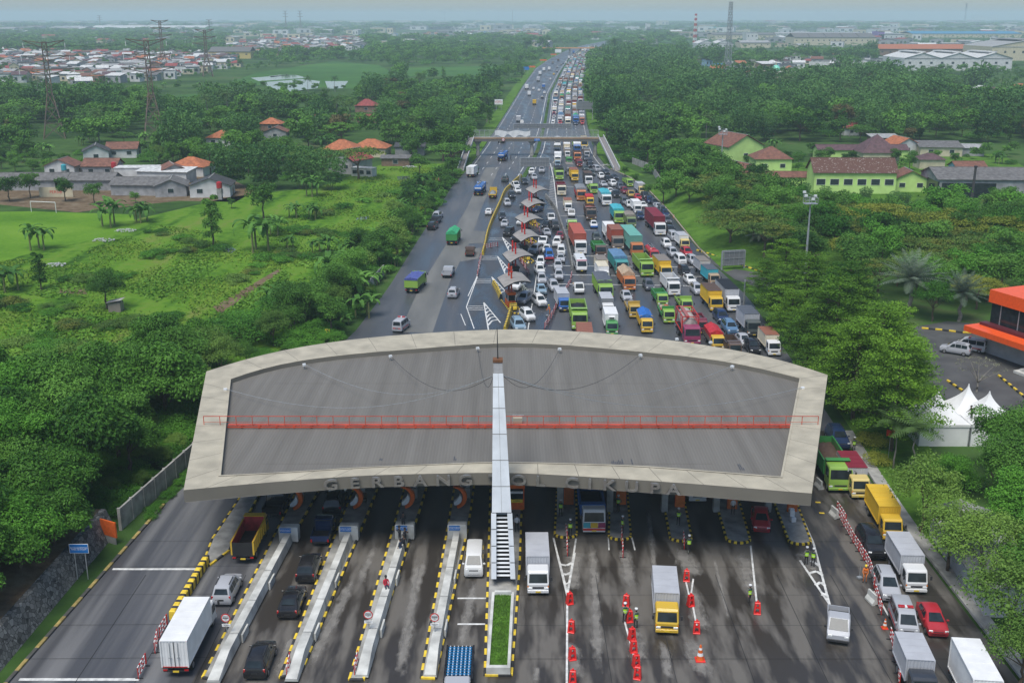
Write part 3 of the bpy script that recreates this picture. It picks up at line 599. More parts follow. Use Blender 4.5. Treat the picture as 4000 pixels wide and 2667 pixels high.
# curved orange and white bumpers at the islands' heads
def bumper(px,py,label):
 p = G(px,py); t = thing('lane_bumper',label,'bumper',(p.x,p.y,.2),group='curved orange bumpers')
 for nm,m_,r0,r1,a0,a1,th in (('outer_arc',M_orange,.95,1.35,-70,88,.5),('inner_arc',M_white,.45,.93,-82,20,.48)):
  b = MB(); rings = []
  for a in np.linspace(R(a0),R(a1),15):
   f = (a - R(a0)) / (R(a1) - R(a0)); rm = (r0 + r1) / 2; hw = (r1 - r0) / 2 * (math.sin(math.pi * min(.98,f * .75 + .22)) * .9 + .1)
   def pt(r,x): return (.02 * x + r * math.cos(a) - .4,x,1.22 + r * math.sin(a) * .95)
   rings.append([pt(rm - hw,-th / 2),pt(rm + hw,-th / 2),pt(rm + hw,th / 2),pt(rm - hw,th / 2)])
  b.loft(rings,m_); obj(nm,b,t)
 return t
bumper(1149,1998,'orange and white curved bumper beside the black pickup under the canopy'); bumper(1383,1993,'orange and white curved bumper beside the black off-roader under the canopy')
bumper(1584,1991,'orange and white curved bumper on the island carrying the group of people'); bumper(1787,1991,'orange and white curved bumper nearest to the mast')
# reader posts beside the bumpers
for k,(px,py) in enumerate(((1180,1965),(1420,1960),(1622,1950),(1826,1948))):
 p = G(px,py); t = thing('card_reader','grey card reader post with black screen, ' + ('leftmost under the canopy','with a chair beside it','behind the third orange bumper','nearest to the mast')[k],'card reader',(p.x,p.y,.2),group='card readers under the canopy')
 b = MB(); b.box((0,0,.55),(.5,.5,1.1),M_conc,0,.04); b.box((.05,0,1.3),(.4,.35,.4),M_galv,0,.04); obj('post',b,t)
 b = MB(); b.box((-.45,.1,1.35),(.5,.12,.45),M_white,0,.02); b.box((-.45,.035,1.35),(.4,.02,.34),M_glass); obj('screen',b,t)
# first island on the far left: concrete nose with striped blocks
t = island('grey wedge island behind big yellow black blocks, beside the empty left lane',[(790,2215),(830,2110),(930,1960)],[(820,2212),(895,2155),(1000,1960)],None)
b = MB(); a,c = G(672,2432),G(808,2205); n = 10; rz = math.atan2(c.y - a.y,c.x - a.x)
for i in range(n):
 p = a.lerp(c,(i + .5) / n); L = (c - a).length / n
 b.box((p.x,p.y,.5),(L * .56,.5,.9),M_yel,rz,.08); p = a.lerp(c,(i + .98) / n); b.box((p.x,p.y,.48),(L * .44,.47,.86),M_blk,rz,.06)
thing('barrier_block','row of tall yellow and black striped concrete blocks left of the silver minivan','barrier',data=b)
# centre island under the mast
ci = island('central island under the white mast with its planter',[(1894,2642),(1905,2300),(1912,2050)],[(1998,2642),(2030,2215),(2037,2000)],None)
# right hand islands with rounded tips
RI = [([(2167,2090),(2177,1902)],[(2253,2090),(2250,1900)],'with one officer at its rounded tip, left of the painted lorry'),([(2378,2098),(2382,1902)],[(2464,2098),(2448,1900)],'right of the colourful painted lorry'),([(2617,2104),(2584,1923)],[(2701,2104),(2665,1925)],'left of the white lorry under the canopy'),
  ([(2838,2110),(2786,1933)],[(2929,2110),(2880,1940)],'left of the red hatchback'),([(3080,2116),(3020,1957)],[(3166,2116),(3112,1970)],'with two white covered chairs, right of the red hatchback')]
for k,(l,r,lab) in enumerate(RI): lane_islands.append(island('rounded grey island, ' + lab,l,r,True,121,kseg=.5))
# pillars and booths below the canopy
def pillar(x,y):
 b = MB(); b.box((x,y,3.5),(.6,.6,6.7),M_conc,0,.05); return obj('pillar',b,canopy)
for x in (-19.9,-14.3,-9.4,-4.4): pillar(x + 1.2,106); pillar(x,116)
for x in (4.9,9.7,15.0,20.0,25.0): pillar(x - .25,96.4); pillar(x,115)
def booth(x,y,label,w=1.5,d=2.6):
 t = thing('toll_booth',label,'toll booth',(x,y,.2),group='orange booths under the canopy')
 b = MB(); b.box((0,0,.55),(w,d,1.1),M_orange,0,.05); b.box((0,0,2.45),(w + .1,d + .1,.5),M_orange,0,.08)
 for sx in (-1,1):
  for sy in (-1,1): b.box((sx * (w / 2 - .06),sy * (d / 2 - .06),1.65),(.1,.1,1.15),M_orange)
 obj('cabin',b,t); b = MB(); b.box((0,0,1.65),(w - .12,d - .12,1.1),M_glass); obj('glazing',b,t); return t
bt = booth(.42,98.2,'large orange booth with dark windows right beside the mast',1.55,3.2)
b = MB(); b.box((0,-1.63,1.85),(1.3,.04,.22),M_white); b.box((0,-1.63,.95),(1.2,.04,.34),M_yel); obj('notice',b,bt); sign_text(bt,'LAJUR KHUSUS',.13,(0,-1.655,1.85),M_blacktxt); sign_text(bt,'E-TOLL',.2,(0,-1.655,.95),M_blacktxt)
for k,x in enumerate((5.0,9.9,15.1,20.1,25.2)): booth(x + .15,104.5,('orange booth behind the officer at the first island right of the mast','orange booth behind the painted lorry','orange booth left of the white lorry under the canopy','orange booth left of the red hatchback','orange booth rightmost under the canopy')[k])
for k,(px,py) in enumerate(((2221,1975),(2425,1975),(2654,1985),(2858,1992),(3092,2003))):
 p = G(px,py); b = MB(); b.box((0,0,.95),(.95,.35,1.9),M_orange,0,.04); b.box((0,-.18,.95),(.8,.02,1.7),mat('orange board face',(.62,.16,.03),rough=.5))
 thing('lane_board','flat orange board standing on the island, ' + ('left of the painted lorry','right of the painted lorry behind an officer','in front of the white lorry under the canopy','behind the officer in white shirt','behind the white chairs')[k],'board',(p.x,p.y,.2),data=b)
# round toll signs
M_signred = mat('red sign ring',(.55,.02,.02),rough=.4)
def toll_sign(px,py,label,txt):
 p = G(px,py,1.0); t = thing('road_sign',label,'road sign',(p.x,p.y,.9),group='round toll signs on the guard walls')
 b = MB(); b.cyl((0,0,0),(0,0,1.6),.035,.035,M_galv,8); obj('pole',b,t)
 b = MB(); b.cyl((0,-.05,1.35),(0,-.08,1.35),.36,.36,M_signred,28); b.cyl((0,-.0805,1.35),(0,-.085,1.35),.285,.285,M_white,28); b.box((0,-.087,1.35),(.46,.008,.07),M_blacktxt); d = obj('sign_face',b,t)
 for s_,z in zip(txt,(1.47,1.23)): sign_text(d,s_,.1,(0,-.092,z),M_blacktxt)
 b = MB(); b.box((0,-.06,.72),(.66,.03,.24),M_white,0,.01); d = obj('sign_plate',b,t); sign_text(d,'TEMPELKAN\nKARTU',.085,(0,-.078,.72),M_blacktxt)
toll_sign(887,2467,'round red ringed toll sign beside the white box lorry',('GERBANG','TOL')); toll_sign(1441,2454,'round red ringed toll sign on the wall below the sitting person in red',('GERBANG','TOL')); toll_sign(1699,2465,'round red ringed toll sign nearest to the grass planter',('GERBANG','TOL'))
p = G(338,2262); t = thing('road_sign','blue speed limit sign with white lettering on two posts below the left trees','road sign',(p.x - .3,p.y,0))
b = MB(); [b.cyl((sx,0,0),(sx,0,3.3),.045,.045,M_galv,8) for sx in (-.45,.45)]; obj('post',b,t); b = MB(); b.box((0,-.06,2.95),(1.62,.04,.86),M_white); b.box((0,-.085,2.95),(1.55,.012,.79),M_blue); f = obj('sign_panel',b,t); sign_text(f,'BATAS KECEPATAN\nMAKS. 20 KM/JAM',.165,(0,-.096,2.95),M_signtxt)
p = G(1281,1325); t = thing('road_sign','yellow chevron bend sign at the road edge behind the canopy','road sign',(p.x,p.y,0))
b = MB(); b.cyl((0,0,0),(0,0,.9),.04,.04,M_galv,8); obj('post',b,t); b = MB(); b.box((0,-.05,1.15),(.72,.04,.86),M_yel); f = obj('sign_panel',b,t)
b = MB(); b.add([(-.2,-.075,.8),(.02,-.075,.8),(.24,-.075,1.15),(.02,-.075,1.5),(-.2,-.075,1.5),(.02,-.075,1.15)],[(0,1,2,5),(5,2,3,4)],M_blacktxt); obj('chevron',b,f)
# ---------------------------------------------------------------- vehicles
RC = {}
def wheel_mb(x,y,r,w):
 b = MB(); b.cyl((x - w / 2,y,r),(x + w / 2,y,r),r,r,M_tyre,16); s = 1 if x > 0 else -1
 b.cyl((x + s * w / 2,y,r),(x + s * (w / 2 + .012),y,r),r * .62,r * .58,M_rim,12); return b
# stations along a car: y, underside, belt height, top height, half widths at sill, belt and top
CARS = {
 'minivan': (4.2,[(2.1,.38,.62,.68,.60,.58,.50),(2.0,.24,.82,.88,.76,.74,.64),(1.22,.22,.98,1.06,.83,.80,.70),(.42,.22,1.02,1.62,.83,.80,.60),(.1,.22,1.03,1.70,.83,.80,.61),(-1.45,.22,1.03,1.69,.83,.80,.60),(-1.72,.24,1.03,1.60,.83,.79,.60),(-2.02,.26,1.0,1.08,.82,.78,.70),(-2.1,.40,.72,.78,.74,.72,.66)],(2,3),(3,6),(6,7),.30,(1.35,-1.3)),
 'off-roader': (4.7,[(2.35,.46,.75,.82,.66,.64,.56),(2.25,.30,.98,1.05,.85,.83,.72),(1.25,.28,1.10,1.17,.92,.89,.78),(.55,.28,1.14,1.72,.92,.88,.64),(.2,.28,1.15,1.82,.92,.88,.66),(-1.75,.28,1.15,1.80,.92,.87,.64),(-2.0,.3,1.15,1.72,.92,.87,.64),(-2.28,.32,1.08,1.16,.90,.86,.78),(-2.35,.48,.8,.86,.82,.8,.74)],(2,3),(3,6),(6,7),.37,(1.5,-1.45)),
 'hatchback': (3.9,[(1.95,.36,.56,.62,.58,.56,.48),(1.86,.22,.76,.82,.76,.74,.62),(1.15,.20,.92,1.0,.84,.80,.68),(.25,.20,.98,1.42,.84,.80,.56),(-.1,.20,.99,1.50,.84,.80,.58),(-1.05,.20,1.0,1.47,.84,.80,.57),(-1.35,.22,1.0,1.38,.84,.79,.58),(-1.85,.24,.98,1.04,.83,.78,.68),(-1.95,.38,.7,.76,.74,.72,.64)],(2,3),(3,6),(6,7),.30,(1.25,-1.2)),
 'sedan': (4.4,[(2.2,.36,.54,.60,.60,.58,.50),(2.1,.22,.72,.78,.78,.76,.64),(1.1,.20,.88,.95,.85,.82,.70),(.3,.20,.92,1.36,.85,.81,.56),(-.05,.20,.93,1.44,.85,.81,.57),(-.75,.20,.94,1.42,.85,.81,.56),(-1.0,.20,.94,1.35,.85,.81,.57),(-1.55,.22,.93,1.0,.85,.81,.68),(-2.1,.24,.88,.95,.82,.78,.66),(-2.2,.38,.66,.72,.74,.72,.62)],(2,3),(3,6),(6,7),.31,(1.4,-1.35)),
 'van': (4.1,[(2.05,.38,.70,.78,.72,.70,.64),(1.98,.24,.98,1.06,.80,.78,.70),(1.72,.22,1.06,1.16,.82,.80,.72),(1.02,.22,1.08,1.78,.82,.79,.64),(.7,.22,1.08,1.88,.82,.79,.66),(-1.8,.22,1.08,1.86,.82,.79,.65),(-1.95,.24,1.06,1.78,.82,.78,.65),(-2.03,.3,1.02,1.10,.80,.77,.70),(-2.05,.4,.8,.86,.76,.74,.68)],(2,3),(3,6),(6,7),.29,(1.4,-1.3)),
}
def car_body(kind,col):
 L,st,ws,sw,rw,wr,axle = CARS[kind]; pm = paint(col)
 def ring(s):
  y,z0,zb,zt,wl_,wb,wt = s; zm = z0 + (zb - z0) * .5
  h = [(0,y,z0),(wl_ * .9,y,z0),(wl_,y,z0 + .14),(wl_ * 1.0,y,zm),(wb,y,zb),(wt,y,zt - .05 if zt - zb > .2 else zt - .01),(wt - .13,y,zt),(0,y,zt + .015)]
  return h + [(-x,yy,z) for x,yy,z in h[-2:0:-1]]
 rs = [ring(s) for s in st]; b = MB(); b.loft(rs[::-1],pm); return b,rs,st
def inset(P,k,off_):
 c = sum((Vector(p) for p in P),Vector()) / len(P); n = (Vector(P[1]) - Vector(P[0])).cross(Vector(P[2]) - Vector(P[0])).normalized()
 return [Vector(p).lerp(c,k) + n * off_ for p in P]
def car_parts(kind,col,ambulance=False,roofcol=None,pickup=False,stripe=None):
 L,st,ws,sw,rw,wr,axle = CARS[kind]; body,rs,st = car_body(kind,col); parts = []
 def out(P):
  P = [Vector(p) for p in P]; n = (P[1] - P[0]).cross(P[2] - P[0]); c = sum(P,Vector()) / len(P)
  return P if n.dot(c - Vector((0,0,.9))) > 0 else P[::-1]
 a,c = ws; A,Bq = rs[a],rs[c]
 wsP = out([(-A[6][0] - .06,A[6][1] - .03,A[6][2] + .02),(A[6][0] + .06,A[6][1] - .03,A[6][2] + .02),(Bq[6][0] + .03,Bq[6][1] + .04,Bq[6][2] - .05),(-Bq[6][0] - .03,Bq[6][1] + .04,Bq[6][2] - .05)])
 parts.append(('body',body,None))
 b = MB(); b.add(inset(wsP,.05,.055),[(0,1,2,3)],M_glass); parts.append(('windscreen',b,0))
 a,c = rw; A,Bq = rs[a],rs[c]
 P = out([(-A[6][0] - .02,A[6][1] - .03,A[6][2] - .05),(A[6][0] + .02,A[6][1] - .03,A[6][2] - .05),(Bq[6][0] + .04,Bq[6][1] + .03,Bq[6][2] + .04),(-Bq[6][0] - .04,Bq[6][1] + .03,Bq[6][2] + .04)])
 b = MB(); b.add(inset(P,.07,.04),[(0,1,2,3)],M_glass); parts.append(('rear_window',b,0))
 for sgn in (1,-1):
  b = MB(); i0,i1 = sw; segs = [(i0 - .45,i0 + .9),(i0 + 1.0,i0 + 1.0)]
  ys = [rs[i][4][1] for i in range(i0,i1 + 1)]
  # one glass band with door posts between panes
  y_f = ys[0] + .35; y_r = ys[-1] + .05; npn = 3 if kind != 'sedan' and kind != 'hatchback' else 2
  def sidepoint(y,t):
   for i in range(len(st) - 1):
    y0,y1 = rs[i][4][1],rs[i + 1][4][1]
    if y1 <= y <= y0:
     f = (y0 - y) / (y0 - y1); lo = Vector(rs[i][4]).lerp(Vector(rs[i + 1][4]),f); hi = Vector(rs[i][5]).lerp(Vector(rs[i + 1][5]),f); p = lo.lerp(hi,t); p.x += .016; return Vector((p.x * sgn,p.y,p.z))
  for k in range(npn):
   a_,b_ = y_f + (y_r - y_f) * (k + .04) / npn,y_f + (y_r - y_f) * (k + .96) / npn
   top_a = .86 if a_ < ys[0] - .02 else .2
   b.add([sidepoint(a_,.08),sidepoint(b_,.08),sidepoint(b_,.86),sidepoint(min(a_,ys[0] - .05),.86)],[(0,1,2,3) if sgn < 0 else (3,2,1,0)],M_glass)
  parts.append(('side_window',b,0))
 hw = st[1][5]; zb = st[1][2]; L2 = L / 2
 for sgn in (1,-1):
  b = MB(); b.box((sgn * (hw - .16),L2 - .10,zb - .08),(.30,.14,.15),M_lampw,sgn * -.3,.02); parts.append(('headlight',b,0))
  b = MB(); b.box((sgn * (st[-2][5] - .07),-L2 + .08,st[-2][2] - .10),(.14,.10,.30),M_lampr,0,.02); parts.append(('tail_light',b,0))
  b = MB(); y = rs[ws[0]][4][1] - .32; b.box((sgn * (st[3][5] + .10),y,st[3][2] + .08),(.20,.09,.14),pm_(col),0,.02); parts.append(('mirror',b,0))
 b = MB(); b.box((0,L2 - .03,zb - .16),(hw * 1.0,.06,.12),M_bumper,0,.01); b.box((0,L2 - .05,st[0][1] + .06),(hw * 1.3,.1,.14),M_bumper,0,.02); parts.append(('grille',b,0))
 b = MB(); b.box((0,-L2 + .0,st[-2][2] - .30),(.44,.03,.13),M_plate); parts.append(('number_plate',b,0))
 for sgn in (1,-1):
  for y in axle: parts.append(('wheel',wheel_mb(sgn * (st[3][4] - .085),y,wr,.2),0))
 if kind in ('off-roader','minivan'):
  b = MB(); zt = st[4][3]
  for sgn in (1,-1): b.beam((sgn * (st[4][6] - .06),st[4][0] - .1,zt + .04),(sgn * (st[5][6] - .06),st[5][0] + .1,zt + .03),.05,M_bumper)
  parts.append(('roof_rail',b,0))
 if ambulance:
  b = MB(); b.box((0,.25,st[4][3] + .09),(1.15,.3,.14),M_lampr,0,.03); b.box((0,.25,st[4][3] + .09),(.2,.31,.15),M_lampw,0,.03); parts.append(('light_bar',b,0))
  b = MB()
  for sgn in (1,-1): b.box((sgn * (st[4][4] + .004),-.35,.62),(.02,2.6,.14),M_red)
  b.box((0,-L2 - .004,.72),(1.2,.02,.14),M_red); parts.append(('stripe',b,0))
 if stripe:
  b = MB(); b.box((0,L2 - .12,.50),(hw * 2 + .1,.34,.42),paint(stripe),0,.05); parts.append(('front_panel',b,0))
 return parts,L
def pm_(c): return paint(c)
def pickup_parts(col,small=False,load=None,bedcol=None,open_box=False):
 """cab with an open bed: a long nosed double cab, or a small flat nosed carrier"""
 parts = []; pm = paint(col); bm_ = paint(bedcol or col)
 if small:
  L,Wd = 4.1,1.66; yc = .45; prof = [(2.05,.35),(2.03,.85),(1.72,1.08),(1.05,1.80),(.85,1.84),(.1,1.84),(.05,.45)]; fl = .72
 else:
  L,Wd = 5.1,1.8; yc = -.65; prof = [(2.55,.45),(2.5,.95),(2.3,1.05),(1.45,1.15),(.75,1.72),(.5,1.78),(-.55,1.76),(-.75,1.2),(-.78,.5)]; fl = .75
 b = MB(); b.profile(prof,-Wd / 2,Wd / 2,pm,.10); parts.append(('cab',b,None))
 w = Wd / 2
 if small: A,Bp,sa = (1.70,1.10),(1.08,1.77),[(1.45,1.12),(.18,1.12),(.18,1.70),(1.08,1.70)]
 else: A,Bp,sa = (1.42,1.17),(.80,1.68),[(1.15,1.15),(-.6,1.15),(-.5,1.62),(.72,1.62)]
 n = Vector((0,Bp[1] - A[1],A[0] - Bp[0])).normalized() * .07
 b = MB(); b.add([(-w + .12,A[0] + n.y * .3,A[1] + n.z * .3),(w - .12,A[0] + n.y * .3,A[1] + n.z * .3),(w - .2,Bp[0] + n.y * .3,Bp[1] + n.z * .3),(-w + .2,Bp[0] + n.y * .3,Bp[1] + n.z * .3)],[(0,1,2,3)],M_glass); parts.append(('windscreen',b,0))
 for s in (1,-1):
  b = MB(); b.add([(s * (w + .005),y,z) for y,z in sa],[(0,1,2,3)],M_glass); parts.append(('side_window',b,0))
  b = MB(); b.box((s * (w - .22),L / 2 - .04,.78),(.32,.1,.17),M_lampw,0,.02); parts.append(('headlight',b,0))
  b = MB(); b.box((s * (w - .08),-L / 2,.70),(.14,.06,.26),M_lampr); parts.append(('tail_light',b,0))
  b = MB(); b.box((s * (w + .14),1.5 if small else 1.0,1.25),(.18,.08,.2),M_bumper,0,.02); parts.append(('mirror',b,0))
  for y in ((1.35,-1.2) if small else (1.6,-1.5)): parts.append(('wheel',wheel_mb(s * (w - .12),y,.30 if small else .37,.2),0))
 b = MB(); b.box((0,L / 2 - .01,.42),(Wd - .1,.14,.22),M_bumper,0,.03); parts.append(('bumper',b,0))
 b = MB(); b.box((0,-L / 2 - .03,.55),(.44,.02,.13),M_plate); parts.append(('number_plate',b,0))
 y0 = (0.0 if small else -.82); y1 = -L / 2; b = MB(); hh = .42 if not open_box else 1.1; z = fl
 b.box((0,(y0 + y1) / 2,z - .05),(Wd,y0 - y1,.1),bm_); b.box((0,(y0 + y1) / 2,z - .2),(Wd * .7,y0 - y1,.2),M_chassis)
 for s in (1,-1): b.box((s * (w - .03),(y0 + y1) / 2,z + hh / 2),(.06,y0 - y1,hh),bm_)
 b.box((0,y1 + .03,z + hh / 2),(Wd - .12,.06,hh),bm_); b.box((0,y0 - .03,z + hh / 2),(Wd - .12,.06,hh),bm_)
 b.box((0,(y0 + y1) / 2,z + .01),(Wd - .14,y0 - y1 - .14,.02),M_chassis); bed = len(parts); parts.append(('bed',b,0))
 if small:
  b = MB()
  for s in (1,-1): b.beam((s * (w - .1),y0 - .06,z),(s * (w - .1),y0 - .06,1.75),.06,M_bumper)
  b.beam((-w + .1,y0 - .06,1.75),(w - .1,y0 - .06,1.75),.06,M_bumper); parts.append(('bed_rack',b,bed))
 if load: parts.append(('load',load(Wd - .2,y0 - .1,y1 + .1,z + .02),bed))
 return parts,L
def heap(col,k=1.0):
 def f(wd,y0,y1,z):
  b = MB(); nx,ny = 9,13; mt = cloth(col); P = []
  for j in range(ny):
   for i in range(nx):
    u,v = i / (nx - 1) * 2 - 1,j / (ny - 1) * 2 - 1; P.append((u * wd / 2,y0 + (y1 - y0) * j / (ny - 1),z + k * (.5 * (1 - abs(u) ** 2.5) * (1 - abs(v) ** 3) + random.uniform(0,.16))))
  b.add(P,[(j * nx + i + 1,j * nx + i,(j + 1) * nx + i,(j + 1) * nx + i + 1) for j in range(ny - 1) for i in range(nx - 1)],mt); return b
 return f
def sacks(wd,y0,y1,z):
 b = MB()
 for i in range(26):
  x,y = random.uniform(-wd / 2 + .2,wd / 2 - .2),random.uniform(y1 + .3,y0 - .3); b.box((x,y,z + .18 + random.uniform(0,.4)),(.7,.5,.3),cloth(random.choice(('taupe','tan','grey','brick'))),random.uniform(0,3),.1)
 return b
def bottles(wd,y0,y1,z):
 b = MB(); mt = mat('blue water bottle',(.02,.16,.34),rough=.25,var=.3); n = 6; m_ = int((y0 - y1) / .33)
 for i in range(n):
  for j in range(m_):
   x,y = -wd / 2 + wd * (i + .5 + (.5 if j % 2 else 0) * .0) / n,y1 + .33 * (j + .5); b.cyl((x,y,z),(x,y,z + .36),.135,.135,mt,9); b.cyl((x,y,z + .36),(x,y,z + .44),.10,.035,mt,8); b.cyl((x,y,z + .44),(x,y,z + .5),.04,.04,M_white,6)
 return b
def truck_parts(size,cab,cargo,side=None,top=None,opt=None,art=False):
 """lorry: size l (light), m (medium) or h (heavy, long); the cargo by its kind"""
 W_,CH,CL,LEN,z0 = {'l': (1.78,2.12,1.55,4.4,.98),'m': (2.1,2.45,1.7,5.6,1.1),'h': (2.4,2.75,1.95,7.0,1.22),'x': (2.4,2.75,2.0,12.0,1.4),'c': (2.4,2.75,2.0,6.2,1.35)}[size]
 if opt and 'len' in opt: LEN = opt['len']
 L = CL + .15 + LEN; yf = L / 2; pm = paint(cab); w = W_ / 2; parts = []; zf = .42 if size == 'l' else .5
 prof = [(yf,zf),(yf + .02,zf + .62),(yf - .05,CH * .55),(yf - .26,CH * .93),(yf - .42,CH),(yf - CL + .1,CH + .03),(yf - CL,CH - .1),(yf - CL,zf + .1)]
 b = MB(); b.profile(prof,-w,w,pm,.09); parts.append(('cab',b,None))
 za,zb = CH * .55 + .03,CH * .90; b = MB(); ya,yb = yf - .05 + .025,yf - .245 + .03
 b.add([(-w + .13,ya,za),(w - .13,ya,za),(w - .17,yb,zb),(-w + .17,yb,zb)],[(0,1,2,3)],M_glass); parts.append(('windscreen',b,0))
 rw_,ax = (.38,.2) if size == 'l' else (.47,.26)
 for s in (1,-1):
  b = MB(); b.add([(s * (w + .006),y,z) for y,z in ((yf - .22,za),(yf - CL + .45,za),(yf - CL + .45,zb),(yf - .38,zb))],[(0,1,2,3)],M_glass); parts.append(('side_window',b,0))
  b = MB(); b.box((s * (w - .22),yf + .01,zf + .30),(.34,.08,.17),M_lampw,0,.02); b.box((s * (w - .06),yf - .02,zf + .46),(.1,.1,.12),M_lampo); parts.append(('headlight',b,0))
  b = MB(); b.beam((s * w,yf - .1,zb),(s * (w + .2),yf + .05,zb - .05),.03,M_bumper); b.box((s * (w + .2),yf + .05,zb - .3),(.17,.06,.36),M_bumper,0,.02); parts.append(('mirror',b,0))
 b = MB(); b.box((0,yf + .02,zf + .02),(W_ - .04,.16,.28),M_bumper if cab in ('blue','charcoal','bronze','dark') else pm,0,.04); parts.append(('bumper',b,0))
 b = MB(); b.box((0,yf + .025,zf + .36),(W_ * .52,.05,.15),M_bumper,0,.01); b.box((0,yf + .10,zf + .02),(.42,.03,.13),M_platey); parts.append(('grille',b,0))
 if art:
  b = MB()
  for k,c in enumerate(('magenta','yellow','turquoise')): b.box((-w + .35 + k * .69,yf + .03,zf + .55),(.66,.05,.5),paint(c))
  b.box((0,yf + .03,zf + .12),(W_ * .98,.16,.2),M_red,0,.03); parts.append(('painted_panel',b,0))
 yb0 = yf - CL - .15; yr = yf - L; ym = (yb0 + yr) / 2; cwid = W_ + (.16 if size in 'lm' else .1)
 b = MB()
 for s in (1,-1): b.box((s * .42,(yf + yr) / 2 - .4,z0 - .22),(.14,L - 1.2,.22),M_chassis)
 b.box((0,ym,z0 - .06),(cwid - .05,LEN,.12),M_chassis); b.box((0,yr + .1,.62),(cwid - .1,.1,.14),M_chassis); ch = len(parts); parts.append(('chassis',b,0))
 rear = [yr + 1.25] if size in 'lm' else ([yr + 1.5,yr + 2.75] if size in 'hc' else [yr + 1.2,yr + 2.45,yr + 3.7])
 for y in [yf - .75] + rear + ([yf - 2.6] if size == 'x' else []):
  for s in (1,-1): parts.append(('wheel',wheel_mb(s * (w - .16),y,rw_,ax + (.12 if y != yf - .75 else 0)),ch))
 for s in (1,-1):
  b = MB(); b.box((s * (cwid / 2 - .2),yr + .02,.72),(.3,.05,.13),M_lampr); parts.append(('tail_light',b,ch))
 b = MB(); b.box((0,yr + .01,.6),(.44,.04,.13),M_platey); parts.append(('number_plate',b,ch))
 hw = cwid / 2; o = opt or {}
 def walls(h,mt,t=.08,ribs=True,name='cargo_bed',floor=M_chassis):
  b = MB()
  for s in (1,-1):
   b.box((s * (hw - t / 2),ym,z0 + h / 2),(t,LEN,h),mt)
   if ribs:
    n = max(4,int(LEN / .75))
    for k in range(n + 1): b.box((s * (hw + .03),yr + .06 + (LEN - .12) * k / n,z0 + h / 2),(.06,.1,h),mt)
    b.box((s * (hw + .02),ym,z0 + h - .06),(.07,LEN,.12),mt)
  b.box((0,yr + t / 2,z0 + h / 2 - .04),(cwid - 2 * t,t,h - .1),o.get('tail',mt)); b.box((0,yb0 - t / 2,z0 + h / 2 + .1),(cwid - 2 * t,t,h + .2),o.get('inner',mt)); b.box((0,ym,z0 + .02),(cwid - 2 * t,LEN - 2 * t,.04),floor)
  if 'inner' in o:
   for s in (1,-1): b.box((s * (hw - t - .012),ym,z0 + h / 2),(.02,LEN - 2 * t,h - .02),o['inner'])
  parts.append((name,b,0)); return len(parts) - 1
 if cargo in ('box','container'):
  h = o.get('h',{'l': 1.75,'m': 2.1,'h': 2.35,'x': 2.6,'c': 2.6}[size]); mt = paint(side) if cargo == 'container' else dull(side); b = MB(); t = .05 if cargo == 'container' else .025; per = .14 if cargo == 'container' else .22
  pts = []
  def run(p,q):
   d = Vector(q) - Vector(p); n = max(2,int(d.length / per)); nn = Vector((d.y,-d.x)).normalized() * t
   for k in range(n):
    a = Vector(p) + d * (k / n); c = Vector(p) + d * ((k + .5) / n); pts.extend([a - nn * 0,a + d * (.18 / n) - nn,c - nn,c + d * (.18 / n)])
  hx = hw - .02
  run((hx,yr),(hx,yb0)); run((hx,yb0),(-hx,yb0)); run((-hx,yb0),(-hx,yr)); run((-hx,yr),(hx,yr))
  b.prism([(p.x,p.y) for p in pts],z0,z0 + h,mt)
  for s in (1,-1):
   for y in (yr,yb0): b.box((s * hx,y,z0 + h / 2),(.1,.1,h),mt)
   b.box((s * hx,ym,z0 + .05),(.08,LEN,.12),mt); b.box((s * hx,ym,z0 + h - .05),(.08,LEN,.12),mt)
  cb = len(parts); parts.append(('container' if cargo == 'container' else 'cargo_box',b,0))
  b = MB(); mt2 = dull(top or side); n = max(3,int(LEN / .9))
  b.box((0,ym,z0 + h + .02),(cwid + .04,LEN + .04,.05),mt2)
  for k in range(1,n): b.box((0,yr + LEN * k / n,z0 + h + .05),(cwid,.05,.03),mt2)
  parts.append(('cargo_roof',b,cb))
  b = MB(); b.box((0,yr - .02,z0 + h / 2),(.04,.05,h - .1),M_bumper)
  for s in (1,-1): b.beam((s * .3,yr - .05,z0 + .1),(s * .3,yr - .05,z0 + h - .1),.04,M_galv); b.box((s * .3,yr - .07,z0 + .8),(.2,.04,.05),M_galv)
  if o.get('marks'):
   for s in (1,-1):
    for z in (.1,.5,.9,1.3,h - .1): b.box((s * (hw - .03),yr - .03,z0 + z),(.06,.03,.22),M_red)
   b.box((0,yr - .03,z0 + .03),(cwid,.03,.05),M_red)
  parts.append(('rear_door',b,cb))
  if o.get('fridge'): b = MB(); b.box((0,yb0 + .22,z0 + h - .5),(1.0,.45,.5),M_white,0,.06); b.box((0,yb0 + .45,z0 + h - .5),(.75,.02,.25),M_bumper); parts.append(('cooling_unit',b,cb))
 elif cargo == 'dump':
  h = o.get('h',{'l': .95,'m': 1.15,'h': 1.5}[size]); k = walls(h,paint(side))
  b = MB(); b.box((0,yb0 + .25,z0 + h + .25),(cwid - .05,.7,.08),paint(side),0,.02); parts.append(('cab_guard',b,k))
  if o.get('load'): parts.append(('load',o['load'](cwid - .2,yb0 - .15,yr + .15,z0 + h * .45),k))
 elif cargo == 'flat':
  k = walls(.45,paint(side)); b = MB(); b.box((0,yb0,z0 + .8),(cwid,.08,1.5),paint(side)); parts.append(('headboard',b,k))
  if o.get('load'): parts.append(('load',o['load'](cwid - .2,yb0 - .15,yr + .15,z0 + .05),k))
 elif cargo in ('tarp','gable'):
